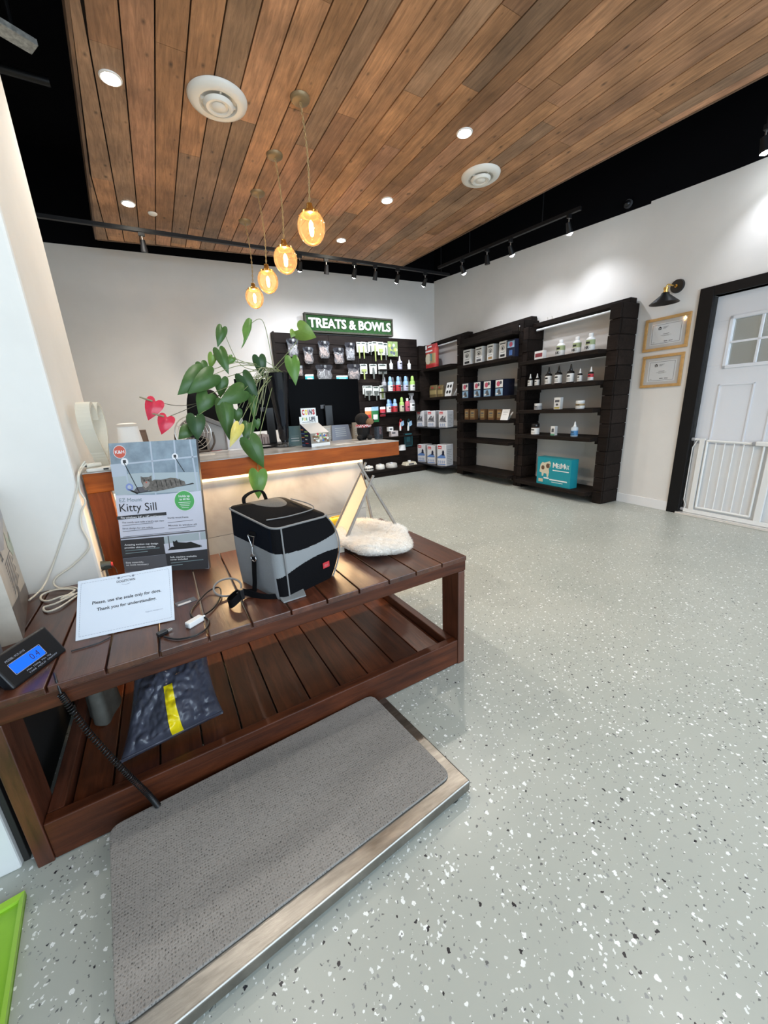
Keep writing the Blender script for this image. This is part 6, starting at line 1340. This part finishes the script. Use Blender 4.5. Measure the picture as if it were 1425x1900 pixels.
# power bar + heart ring + plug
pc = Vector((-.285, 2.22, DZT)); t = thing('power_bar', 'white power bar on the left end of the counter', 'power bar', (-.215, 2.20, DZT), math.radians(4))
MB().box(-.105, .105, -.035, .03, 0, .018).build('bar_body', mat('ivory_plastic', (.62, .60, .54), .4), t, bevel=.006); MB().box(-.04, -.02, -.036, -.030, .006, .013).build('switch', M_INK, t)
t = thing('cable_plug', 'white plug lying on the power bar by the pillar', 'plug', (-.29, 2.195, DZT+.0185), .5)
MB().cyl((-.03, 0, .012), (.03, .0, .012), .011, .009, 14).build('plug_body', M_CAB, t, smooth=True); MB().box(-.042, -.028, -.008, -.005, .008, .014).box(-.042, -.028, .005, .008, .008, .014).build('prongs', M_INK, t)
t = thing('heart_ring', 'ivory heart shaped open stand above the power bar', 'heart ornament', (-.262, 2.29, DZT), math.radians(76))
def heart(k, n=72, s=1.0):
    a = 2*PI*k/n; x = 16*math.sin(a)**3; y = 13*math.cos(a)-5*math.cos(2*a)-2*math.cos(3*a)-math.cos(4*a)
    return x/16*.080*s, (y+17)/29*.315*(s)+(1-s)*.17
mb = MB(); n = 72
for k in range(n):
    a, b = heart(k, n), heart(k+1, n); c, d_ = heart(k, n, .89), heart(k+1, n, .89)
    q = [(a[0], -.026, a[1]), (b[0], -.026, b[1]), (d_[0], -.026, d_[1]), (c[0], -.026, c[1])]
    mb.hexa(q, [(x, .032, z) for x, y, z in q])
mb.build('heart_band', mat('ivory_enamel', (.62, .58, .48), .35), t, smooth=True); MB().box(-.06, .06, -.04, .04, 0, .006).build('base', mat('ivory_plastic', (.62, .60, .54), .4), t, bevel=.002)
t = thing('counter_box', 'small black and red box beside the heart stand', 'box', (-.145, 2.36, DZT)); MB().box(-.04, .04, -.03, .03, .035, .11).build('black_top', M_BLKPL, t, bevel=.003); MB().box(-.04, .04, -.03, .03, .018, .035).build('red_band', redm, t); MB().box(-.04, .04, -.03, .03, 0, .018).build('white_base', white, t)
# draped white cloth stand
t = thing('draped_cloth', 'white cloth draped over a small stand behind the cat carton', 'cloth', (-.15, 2.62, DZT))
MB().grid(lambda u, v: ((.072-.022*v)*math.cos(2*PI*u)*(1+.05*math.sin(8*PI*u)*(1-v)), (.05-.012*v)*math.sin(2*PI*u)*(1+.06*math.sin(10*PI*u)*(1-v)), .205*v-(.02*(v > .99))), 48, 12, cu=True).build('cloth', mat('white_cloth', (.75, .74, .71), .9, bump=.3, bscale=80), t, smooth=True)
MB().lathe([(.0, .206), (.03, .208), (.050, .203)], 24).build('cloth_top', mat('white_cloth', (.75, .74, .71), .9), t, smooth=True)
t = thing('wooden_block', 'brown wooden block standing right of the draped cloth', 'block', (-.085, 2.66, DZT)); MB().hexa([(-.03, -.02, 0), (.03, -.02, 0), (.03, .02, 0), (-.03, .02, 0)], [(-.025, -.02, .165), (.02, -.02, .165), (.02, .02, .165), (-.025, .02, .165)]).build('block', flat((.13, .07, .04)), t, bevel=.002); MB().box(-.022, .017, -.0215, -.020, .02, .15).build('front_face', flat((.16, .09, .05)), t)
# desk fan
fp = CT(362, 840); t = thing('desk_fan', 'small round chrome desk fan left of the plant leaves', 'fan', (.19, 2.70, DZT), -.3)
mb = MB()
for r in (.105, .085, .065, .045): mb.tube([(r*math.cos(a), -.02-.012*(1-r/.1), .125+r*math.sin(a)) for a in [2*PI*k/36 for k in range(36)]], .0035 if r > .1 else .0015, 6, closed=True)
for k in range(12): a = 2*PI*k/12; mb.tube([(.02*math.cos(a), -.032, .125+.02*math.sin(a)), (.105*math.cos(a), -.02, .125+.105*math.sin(a))], .0012, 5)
mb.build('guard', M_STEEL, t, smooth=True); MB().cyl((0, -.034, .125), (0, .04, .125), .028, n=24).build('hub', M_BLKPL, t, smooth=True)
mb = MB()
for k in range(3):
    a = 2*PI*k/3; mb.grid(lambda u, v: ((.02+.07*u)*math.cos(a+(v-.5)*.9), .0+.02*(v-.5), .125+(.02+.07*u)*math.sin(a+(v-.5)*.9)), 6, 6)
mb.build('fan_blades', flat((.25, .22, .2)), t, smooth=True); MB().tube(spline([(-.075, 0, .0), (-.112, 0, .06), (-.11, 0, .125)]), .006, 8).tube(spline([(.075, 0, .0), (.112, 0, .06), (.11, 0, .125)]), .006, 8).box(-.08, .08, -.04, .04, 0, .012).build('stand', mat('dark_bronze', (.12, .09, .07), .4, .6), t, smooth=True)
t = thing('paper_bag', 'white paper bag with black letters standing behind the hanging leaves', 'paper bag', (.44, 2.74, DZT), .1)
MB().hexa([(-.065, -.03, 0), (.075, -.03, 0), (.075, .03, 0), (-.065, .03, 0)], [(-.055, -.015, .20), (.06, -.015, .20), (.06, .015, .20), (-.055, .015, .20)]).build('bag_body', mat('bag_paper', (.62, .60, .62), .7, noise=.05, nscale=10), t)
mb = MB(); F = Face((-.065, -.031, 0), (1, 0, 0), (0, .08, 1)); F.text(mb, 'BAG', .028, .155, .012, .06, 0, .002, bold=.05, rot=-PI/2); mb.build('lettering', M_INK, t)
t = thing('grey_dispenser', 'grey plastic dispenser with slanted top between the fan and paper bag', 'dispenser', (.325, 2.77, DZT), .1)
MB().hexa([(-.06, -.04, 0), (.05, -.04, 0), (.05, .04, 0), (-.06, .04, 0)], [(-.06, -.03, .205), (.05, -.03, .15), (.05, .03, .15), (-.06, .03, .205)]).build('body', flat((.36, .34, .32)), t, bevel=.004); MB().hexa([(-.061, -.045, .195), (.051, -.045, .140), (.051, .035, .140), (-.061, .035, .195)], [(-.061, -.045, .225), (.051, -.045, .17), (.051, .035, .17), (-.061, .035, .225)]).build('slanted_lid', flat((.24, .23, .22)), t, bevel=.004)
# office chair behind
cp = hit(382, 770, 1, 3.70)
t = thing('office_chair', 'black office chair backrest seen behind the counter and leaves', 'office chair', (cp.x, 3.70, 0), .1)
M_CHB = mat('chair_mesh_black', (.004, .004, .005), .7, spec=.15)
MB().grid(lambda u, v: (.16*math.cos(2*PI*u)*math.sin(PI*v)**.4, .045*math.sin(2*PI*u)*math.sin(PI*v)**.45-.03*math.cos(4*(v-.5)), 1.06-.42*math.cos(PI*v)), 32, 20, cu=True).build('backrest', M_CHB, t, smooth=True)
MB().lathe([(.0, .42), (.22, .43), (.25, .46), (.24, .50), (.0, .52)], 28).build('seat', M_CHB, t, smooth=True)
MB().cyl((0, 0, .08), (0, 0, .43), .03, n=16).tube(spline([(0, .1, .46), (0, .16, .55), (0, .05, .75)]), .02, 8).build('gas_column', M_BLKPL, t)
for k in range(5):
    a = 2*PI*k/5; MB().cyl((0, 0, .09), (.28*math.cos(a), .28*math.sin(a), .055), .02, .015, 10).build('wheel_leg', M_BLKPL, t); MB().cyl((.28*math.cos(a), .28*math.sin(a)-.012, .027), (.28*math.cos(a), .28*math.sin(a)+.012, .027), .027, n=14).build('caster_wheel', M_BLKPL, t, smooth=True)
# papers
def sheet(px, py, w, d, rot, name, label, cat, base, art=None, dz=0):
    p = CT(px, py); t = thing(name, label, cat, (p.x, p.y, DZT+dz), rot); MB().box(-w/2, w/2, -d/2, d/2, .0003, .0018).build('sheet', base, t)
    mb = MB(); F = Face((-w/2, -d/2, .0018), (1, 0, 0), (0, 1, 0), .0003)
    if art: art(F, mb, w, d)
    else: F.rect(mb, w*.1, d*.1, w*.9, d*.9, 0)
    mb.build('print', [redm, flat((.35, .33, .32)), white], t)
sheet(398, 838, .16, .12, .35, 'flyer', 'flyer with a red heading near the counter front edge', 'flyer', flat((.58, .56, .54)), lambda F, m, w, h: (F.rect(m, w*.05, h*.65, w*.95, h*.95, 0), F.rect(m, w*.1, h*.1, w*.5, h*.5, 1)))
sheet(448, 833, .17, .12, -.1, 'envelope', 'white envelopes on the counter left of the vase', 'envelope', M_PAPER, lambda F, m, w, h: F.line(m, [(0, h), (w/2, h*.5), (w, h)], .001, 1))
sheet(445, 829, .16, .11, .2, 'envelope', 'second white envelope lying on top of the pile', 'envelope', M_PAPER, lambda F, m, w, h: F.line(m, [(0, h), (w/2, h*.5), (w, h)], .001, 1), .002)
sheet(620, 826, .26, .13, .05, 'newspaper', 'flat newspaper on the counter right of the coin box', 'newspaper', flat((.42, .40, .33)), lambda F, m, w, h: [F.rect(m, w*(.05+.24*k), h*.1, w*(.25+.24*k), h*.9, 1) for k in range(4)] and F.rect(m, w*.5, h*.3, w*.95, h*.6, 2, .0002))
sheet(676, 819, .16, .10, .0, 'leaflet', 'grey leaflet on the counter in front of the plush dog', 'leaflet', flat((.5, .5, .48)), lambda F, m, w, h: F.rect(m, w*.3, h*.2, w*.9, h*.45, 1))
sheet(362, 846, .22, .10, -.15, 'leaflet', 'cream leaflet on the counter right of the cat carton', 'leaflet', flat((.6, .57, .52)), lambda F, m, w, h: F.rect(m, w*.3, h*.2, w*.9, h*.45, 1))
# tray, pens and boxes behind the vase
t = thing('black_tray', 'black rounded tray behind the vase foot', 'tray', (.60, 2.62, DZT), .1); MB().lathe([(.0, .004), (.075, .004), (.085, .012), (.088, .012), (.080, 0), (0, 0)], 32).build('dish', M_BLKPL, t, smooth=True); MB().lathe([(0, .010), (.03, .012), (.05, .005)], 20).build('mound', grey, t, smooth=True)
for k in range(7):
    t = thing('pink_file', 'thin pale pink binder in the row behind the vase', 'binder', (.50+.027*k+.003*(k % 2), 2.80, DZT), 0, 'row of pale pink binders behind the vase'); MB().box(-.012, .012, -.02, .03, 0, .075+.003*(k % 3)).build('cover', flat((.50, .40, .37)), t, bevel=.001); MB().box(-.005, .005, -.0212, -.020, .01, .06).build('spine_label', flat((.25, .18, .16)), t)
# vase
vx, vy = .705, 2.50
t = thing('tall_vase', 'tall glossy black tapered vase with a clear glass foot', 'vase', (vx, vy, DZT))
MB().lathe([(.0, .03), (.020, .032), (.032, .06), (.038, .15), (.054, .30), (.077, .455), (.079, .460), (.072, .460), (.068, .44), (.0, .43)], 40).build('vase_body', mat('black_glass', (.006, .006, .008), .06), t, smooth=True)
MB().lathe([(.072, 0), (.073, .004), (.045, .012), (.022, .024), (.016, .031), (.0, .031)], 36).build('glass_foot', glass('foot_glass', (.80, .82, .84), .05, .35), t, smooth=True)
# anthurium
M_LF = [mat('leaf_green_%d' % i, c, .36, noise=.12, nscale=25) for i, c in enumerate(((.024, .068, .020), (.048, .115, .026), (.10, .22, .04), (.17, .28, .05), (.58, .50, .12)))]
M_LFSTEM = mat('petiole_green', (.20, .24, .10), .5); M_RED = mat('anthurium_red', (.60, .035, .07), .22, noise=.08, nscale=40); M_SPDX = mat('spadix_olive', (.26, .25, .16), .6, bump=.5, bscale=400)
PT = thing('anthurium_plant', 'anthurium plant with heart shaped leaves and two red flowers in the vase', 'plant', (vx, vy, DZT+.43))
def leafmesh(base, tip, width, side_sign, curl, m, name, tilt=0):
    base, tip = Vector(base), Vector(tip); ax = tip-base; L = ax.length; ax.normalize(); mid = (base+tip)/2
    vw = (EYE-mid).normalized(); sd = ax.cross(vw).normalized(); sd = (sd*math.cos(tilt)+vw*math.sin(tilt)).normalized(); nm = sd.cross(ax).normalized()
    if nm.dot(vw) < 0: nm = -nm
    out = [(.02, .12), (.12, .0), (.24, -.04), (.36, -.03), (.45, .03), (.495, .13), (.50, .26), (.46, .40), (.39, .54), (.29, .68), (.18, .81), (.08, .92), (.0, 1.0)]
    mb = MB(); n = 5
    for s_ in (-1, 1):
        vs = []
        for xo, to in out:
            tm = max(.12, min(1, to))
            for k in range(n+1):
                f = k/n; x = xo*f*s_; tt = tm+(to-tm)*f
                h = curl*L*(-(x*2)**2*.55+.10*math.sin(9*tt+s_)*abs(x)*2) + .10*L*math.sin(PI*max(0, tt))*(1 if curl > 0 else .4) - .12*L*tt*tt
                vs.append(base+ax*(tt-.12)*L/.88+sd*(x*width)+nm*h)
        b = len(mb.v)
        fs = [(i*(n+1)+k, i*(n+1)+k+1, (i+1)*(n+1)+k+1, (i+1)*(n+1)+k) for i in range(len(out)-1) for k in range(n)]
        mb.add([v-PT.location for v in vs], fs, 0)
    global LASTLEAF
    LASTLEAF = mb.build(name, m, PT, smooth=True); return LASTLEAF
def P3(u, v): return 100+u*.29474, 560+v*.29463
def P4(u, v): return 400+u*.25263, 560+v*.25266
def leaf(P, b, tp_, wpx, yb, yt, mi, curl=.25, tilt=0, stem=True, via=None, name='leaf', m=None, red=False):
    B_, T_2 = P(*b), P(*tp_); base = hit(*B_, 1, yb); tip = hit(*T_2, 1, yt)
    dist = (base-EYE).dot(F_); sc = .2947 if P is P3 else .2526; w_ = wpx*sc/FPX*dist*.92
    leafmesh(base, tip, w_, 1, curl, m or M_LF[mi], name, tilt)
    if stem:
        r0 = Vector((vx+random.uniform(-.03, .03), vy+random.uniform(-.02, .02), DZT+.452)); midp = hit(*P(*via), 1, (yb+vy)/2) if via else (r0+base)/2+Vector((0, 0, .05))
        pp = spline([r0-Vector((0, 0, .04)), r0+Vector((0, 0, .02)), midp, base], 8); k = len(pp)
        MB().tube([p-PT.location for p in pp], [.0026-.0010*i/k for i in range(k)], 6).build('stem', M_LFSTEM if name == 'leaf' else mat('dark_petiole', (.08, .08, .05), .5), PT, smooth=True)
    return base, tip
leaf(P3, (1060, 165), (1032, 282), 72, 2.46, 2.44, 1, via=(1180, 400))
leaf(P3, (1240, 135), (1192, 297), 46, 2.52, 2.50, 2, .5, .7, via=(1320, 130))
leaf(P3, (1040, 305), (1098, 452), 88, 2.42, 2.38, 1, via=(1200, 380))
leaf(P3, (1000, 335), (983, 425), 58, 2.44, 2.45, 3, via=(1180, 385))
leaf(P3, (925, 385), (960, 470), 80, 2.42, 2.40, 1, stem=False)
leaf(P3, (935, 450), (783, 583), 150, 2.38, 2.34, 1, via=(1180, 380))
leaf(P3, (1000, 460), (845, 578), 130, 2.36, 2.33, 1, .2, via=(1190, 400))
leaf(P3, (1055, 485), (1048, 605), 92, 2.40, 2.40, 1, via=(1220, 440))
leaf(P3, (970, 585), (912, 706), 128, 2.36, 2.34, 1, .3, via=(1250, 480))
leaf(P3, (892, 725), (905, 872), 120, 2.33, 2.30, 0, .25, via=(1150, 560))
leaf(P3, (850, 800), (785, 865), 90, 2.36, 2.34, 1, stem=False)
leaf(P3, (1190, 560), (1035, 645), 130, 2.34, 2.28, 1, .2, via=(1290, 470))
leaf(P3, (1070, 640), (1105, 870), 118, 2.30, 2.26, 1, .3, via=(1200, 560))
leaf(P3, (1190, 470), (1290, 640), 112, 2.38, 2.36, 0, .25, via=(1290, 420))
leaf(P3, (1290, 350), (1315, 475), 92, 2.46, 2.46, 0, .3, via=(1350, 385))
leaf(P3, (1150, 685), (1158, 765), 76, 2.36, 2.36, 1)
leaf(P3, (1125, 350), (1090, 400), 50, 2.46, 2.46, 2, stem=False)
leaf(P3, (1250, 600), (1262, 745), 60, 2.36, 2.34, 1, .3, via=(1290, 500))
leaf(P3, (1165, 780), (1110, 910), 76, 2.20, 2.14, 4, .15, via=(1240, 640))
leaf(P3, (1225, 770), (1205, 880), 90, 2.22, 2.18, 1, .3, via=(1270, 600))
leaf(P3, (1230, 870), (1322, 1048), 136, 2.12, 2.09, 1, .25, via=(1300, 560))
leaf(P4, (312, 1255), (315, 1447), 145, 2.09, 2.06, 2, .25, via=(320, 1000))
leaf(P4, (610, 205), (738, 264), 150, 2.44, 2.40, 3, .25, -.2, via=(590, 300))
leaf(P4, (560, 420), (590, 608), 118, 2.40, 2.36, 2, .25, .1, via=(520, 430))
leaf(P4, (575, 215), (555, 262), 60, 2.47, 2.46, 3, stem=False)
leaf(P4, (300, 870), (310, 940), 60, 2.22, 2.22, 1, stem=False)
def flower(b, tp_, wpx, sp0, sp1, yy, via):
    base, tip = leaf(P3, b, tp_, wpx, yy, yy-.02, 0, .15, -.15, via=via, name='spathe', m=M_RED)
    a = hit(*P3(*sp0), 1, yy-.015)-PT.location; c = hit(*P3(*sp1), 1, yy-.055)-PT.location
    MB().tube([a, a*.5+c*.5, c], [.0045, .0045, .0028], 10).build('spadix', M_SPDX, LASTLEAF, smooth=True)
flower((640, 628), (592, 744), 112, (618, 625), (540, 600), 2.34, (900, 640))
flower((712, 728), (676, 834), 104, (690, 722), (622, 704), 2.30, (900, 650))
rs = MB(); rn = random.Random(11)
for k in range(14):     # hanging roots and dried stems
    a = Vector((vx+rn.uniform(-.05, .02), vy+rn.uniform(-.05, .0), DZT+.455)); e = hit(*P3(rn.uniform(1180, 1320), rn.uniform(520, 840)), 1, 2.40)
    rs.tube([p-PT.location for p in spline([a, a+Vector((-.07, -.05, .03)), (a+e)/2+Vector((-.03, -.03, .04)), e], 6)], .0016, 5)
rs.build('aerial_roots', mat('root_tan', (.30, .31, .18), .6), PT, smooth=True)['kind'] = 'stuff'
# monitors
def monitor(name, label, x, y, z0, z1_, w, curve, rz, stand=True):
    t = thing(name, label, 'monitor', (x, y, DZT), rz); h = z1_-z0; zc = z0-DZT
    def fn(d0): return lambda u, v: ((u-.5)*w, d0-curve*4*(u-.5)**2, zc+v*h)
    mb = MB(); nu = 24
    for d0 in (0, .022):
        mb.grid(fn(d0), nu, 8)
    mb.grid(lambda u, v: ((u-.5)*w, v*.022-curve*4*(u-.5)**2, zc), nu, 1); mb.grid(lambda u, v: ((u-.5)*w, v*.022-curve*4*(u-.5)**2, zc+h), nu, 1)
    for s_ in (0, 1): mb.grid(lambda u, v: ((s_-.5)*w, u*.022-curve, zc+v*h), 1, 4)
    mb.build('rear_shell', mat('monitor_black', (.001, .001, .0015), .45, spec=.05), t, smooth=True)
    mb = MB(); mb.grid(lambda u, v: ((u-.5)*w*.98, .0235-curve*4*(u-.5)**2, zc+.01+v*(h-.02)), 24, 4); mb.build('screen', mat('dark_screen', (.01, .01, .012), .1), t, smooth=True)
    if stand:
        MB().box(-.03, .03, -.03, -.004, .01, zc+h*.45).build('stand_neck', M_BLKPL, t, bevel=.004); MB().lathe([(0, 0), (.11, 0), (.112, .006), (.10, .010), (0, .012)], 32, (0, 0, 0)).build('stand_base', M_BLKPL, t, smooth=True)
        mb = MB(); mb.box(-.055, -.020, -.0065, -.0015, zc+h*.38, zc+h*.46); mb.build('rating_plate', flat((.10, .10, .11)), t)
    return t
monitor('computer_monitor', 'large curved black monitor seen from behind, right of the vase', 1.13, 2.755, 1.135, 1.475, .57, -.018, 0)
monitor('computer_monitor', 'second black monitor seen from behind, left of the vase', .70, 2.815, 1.13, 1.485, .40, .0, .08)
MB_ = None
# coin box
cb = CT(592, 832); t = thing('donation_box', 'cardboard COINS FOR LIFE donation box with colourful printed sides', 'donation box', (.868, 2.36, DZT), math.radians(9))
sub = MB(); w_, d_, hf, hb_ = .135, .125, .085, .145
vs = [(-w_/2, -d_/2, 0), (w_/2, -d_/2, 0), (w_/2, d_/2, 0), (-w_/2, d_/2, 0), (-w_/2, -d_/2, hf), (w_/2, -d_/2, hf), (w_/2, d_/2, hb_), (-w_/2, d_/2, hb_)]
sub.add(vs, [(0, 3, 2, 1), (0, 1, 5, 4), (1, 2, 6, 5), (2, 3, 7, 6), (3, 0, 4, 7), (4, 5, 6, 7)], 0)
F1 = Face((-w_/2, -d_/2, 0), (1, 0, 0), (0, 0, 1)); F2 = Face((-w_/2, d_/2, 0), (0, -1, 0), (0, 0, 1)); rn = random.Random(2)
F1.rect(sub, 0, .0, w_, .022, 1, .0002); F1.rect(sub, 0, .022, w_, hf, 2, .0002)
for k in range(40): F1.disc(sub, rn.uniform(.008, w_-.008), rn.uniform(.03, hf-.006), rn.uniform(.003, .009), rn.choice((3, 4, 5, 6, 7, 1)), .0004+.00002*k, 10)
F2.poly(sub, [(0, 0), (d_, 0), (d_, hf), (0, hb_)], 8, .0002)
for k in range(9): F2.rect(sub, .006+.045*(k % 2), .008+.012*k, .006+.045*(k % 2)+rn.uniform(.025, .045), .014+.012*k, rn.choice((5, 6, 4, 1, 9)), .0004)
sub.build('carton', [flat((.55, .53, .5)), white, flat((.25, .22, .18)), brown, redm, lime, blue, cream, navy, orange], t)
sub = MB(); sub.box(-w_/2, w_/2, d_/2, d_/2+.003, 0, .188, 0); sub.box(-w_*.38, w_*.42, d_/2, d_/2+.003, .188, .240, 0); F = Face((-w_/2, d_/2, 0), (1, 0, 0), (0, 0, 1))
xx = .022
for ch, m_ in (('C', 1), ('O', 2), ('I', 3), ('N', 4), ('S', 1)): F.text(sub, ch, xx, .200, .030, .018 if ch != 'I' else .006, m_, bold=.05); xx += .0215 if ch != 'I' else .011
xx = .018
for ch, m_ in (('F', 5), ('O', 2), ('R', 5)): F.text(sub, ch, xx, .164, .017, .011, m_, bold=.05); xx += .0145
F.text(sub, 'LIFE', .070, .161, .023, .046, 4, bold=.04); F.text(sub, 'www.coinsforlife.org', .018, .150, .007, .10, 6, bold=.01)
sub.build('header_card', [white, redm, flat((.8, .6, .02)), flat((.30, .04, .20)), navy, flat((.1, .3, .1)), M_INK], t)
# brochure holders beside the vase and under the monitor
for i, (px, w2, h2, col, lab) in enumerate(((548, .10, .13, flat((.10, .16, .16)), 'dark teal leaflet holder between the vase and the coin box'), (636, .16, .11, flat((.20, .22, .27)), 'slate card holder under the large monitor'), (668, .09, .12, flat((.30, .24, .17)), 'kraft card leaning under the right corner of the monitor'), (612, .10, .11, flat((.40, .36, .30)), 'pale document standing under the monitor left side'))):
    p = hit(px, 812, 1, 2.62 if i else 2.50); t = thing('card_holder', lab, 'card holder', (p.x, 2.62+.01*i if i else 2.50, DZT), .0 if i else -.5)
    MB().hexa([(-w2/2, 0, 0), (w2/2, 0, 0), (w2/2, .035, 0), (-w2/2, .035, 0)], [(-w2*.42, .02, h2), (w2*.42, .02, h2), (w2*.42, .03, h2), (-w2*.42, .03, h2)]).build('card', col, t); mb = MB(); F = Face((-w2*.36, -.0, .012), (1, 0, 0), (0, .2, 1))
    for k in range(5): F.rect(mb, w2*.06, h2*(.15+.13*k), w2*.6, h2*(.19+.13*k), 0)
    mb.build('print', flat((.45, .47, .46)), t)
# plush dog
pp_ = CT(690, 818); t = thing('plush_dog', 'black and tan plush dog with a red checked scarf on the counter', 'plush toy', (1.29, 2.47, DZT), math.radians(-25))
def ell(mb, c, r, m=0, n=18, rot=None):
    q = rot or Matrix.Identity(3)
    mb.grid(lambda u, v: Vector(c)+q @ Vector((r[0]*math.cos(2*PI*u)*math.sin(PI*v), r[1]*math.sin(2*PI*u)*math.sin(PI*v), -r[2]*math.cos(PI*v))), n, 10, m, cu=True)
M_PLB = mat('black_plush', (.012, .010, .009), .95, bump=1, bscale=300); M_PLT = mat('tan_plush', (.26, .14, .07), .95, bump=1, bscale=300)
mb = MB(); ell(mb, (-.01, .01, .065), (.048, .045, .068)); ell(mb, (-.015, .0, .145), (.052, .048, .045)); ell(mb, (-.04, -.03, .018), (.022, .045, .018)); ell(mb, (.03, -.035, .018), (.022, .045, .018))
o = mb.build('plush_body', M_PLB, t, smooth=True); md = o.modifiers.new('remesh', 'REMESH'); md.mode = 'VOXEL'; md.voxel_size = .005; md.use_smooth_shade = True
mb = MB(); ell(mb, (.035, -.018, .128), (.034, .028, .024)); mb.build('muzzle', M_PLT, t, smooth=True); mb = MB(); ell(mb, (.066, -.026, .136), (.008, .008, .006)); mb.build('nose', M_INK, t, smooth=True)
for s_ in (-1, 1):
    mb = MB(); ell(mb, (-.02+.0*s_, .045*s_, .145), (.020, .010, .030)); mb.build('ear', M_PLB, t, smooth=True); mb = MB(); ell(mb, (.026, -.012+.022*s_, .158), (.005, .005, .005)); mb.build('eye', M_BLKPL, t, smooth=True)
mb = MB(); mb.tube([(-.008+.048*math.cos(a), .005+.045*math.sin(a), .098) for a in [2*PI*k/24 for k in range(24)]], .011, 8, closed=True); mb.grid(lambda u, v: (.038+.006*v, -.03+.05*u*(1-.3*v), .10-.07*v), 6, 6)
M_CHK = bpy.data.materials.new('red_check_cloth'); M_CHK.use_nodes = True; ck = M_CHK.node_tree.nodes.new('ShaderNodeTexChecker'); ck.inputs['Scale'].default_value = 90; ck.inputs[1].default_value = (.5, .02, .03, 1); ck.inputs[2].default_value = (.7, .6, .6, 1)
tcc = M_CHK.node_tree.nodes.new('ShaderNodeTexCoord'); M_CHK.node_tree.links.new(tcc.outputs['Object'], ck.inputs[0]); M_CHK.node_tree.links.new(ck.outputs[0], M_CHK.node_tree.nodes['Principled BSDF'].inputs['Base Color'])
mb.build('scarf', M_CHK, t, smooth=True)
t = thing('clear_holder', 'clear acrylic pen holder at the right end of the counter', 'holder', (1.34, 2.36, DZT)); MB().box(-.022, .022, -.02, .02, 0, .006).build('base', glass('foot_glass2', (.8, .82, .84), .05, .35), t); MB().box(-.022, -.020, -.02, .02, .006, .09).box(.020, .022, -.02, .02, .006, .09).box(-.020, .020, .018, .020, .006, .09).build('walls', glass('foot_glass2b', (.8, .82, .84), .05, .35), t)

# ---------------------------------------------------------------- small pieces become sub-parts of the part they sit on
SUB = {'label': 'bottle_body', 'filament': 'bulb', 'thumb_screw': 'brass_cap', 'lamp_face': 'lamp_body', 'rating_plate': 'rear_shell', 'latch_button': 'latch', 'latch': 'gate_leaf', 'side_print': 'pack_body', 'printed_front': 'pack_body', 'zip': 'lid', 'zip_pull': 'lid', 'buckle': 'shoulder_strap', 'strap_slider': 'shoulder_strap', 'red_label': 'carrier_body', 'nose': 'muzzle', 'eye': 'plush_body', 'ear': 'plush_body', 'yellow_stripe': 'bag_film', 'printed_text': 'bag_film', 'centre_disc': 'middle_ring', 'socket': 'arm'}
base_ = lambda o: o.name.split('.')[0]
kids_ = {}
for o in list(C.objects):
    if o.parent is not None and o.parent.parent is None: kids_.setdefault(o.parent.name, []).append(o)
for root, ks in kids_.items():
    for o in ks:
        pn = SUB.get(base_(o))
        if pn and pn != 'gate_leaf':
            ps = [k for k in ks if base_(k) == pn]
            if len(ps) == 1 and ps[0].parent.name == root: o.parent = ps[0]
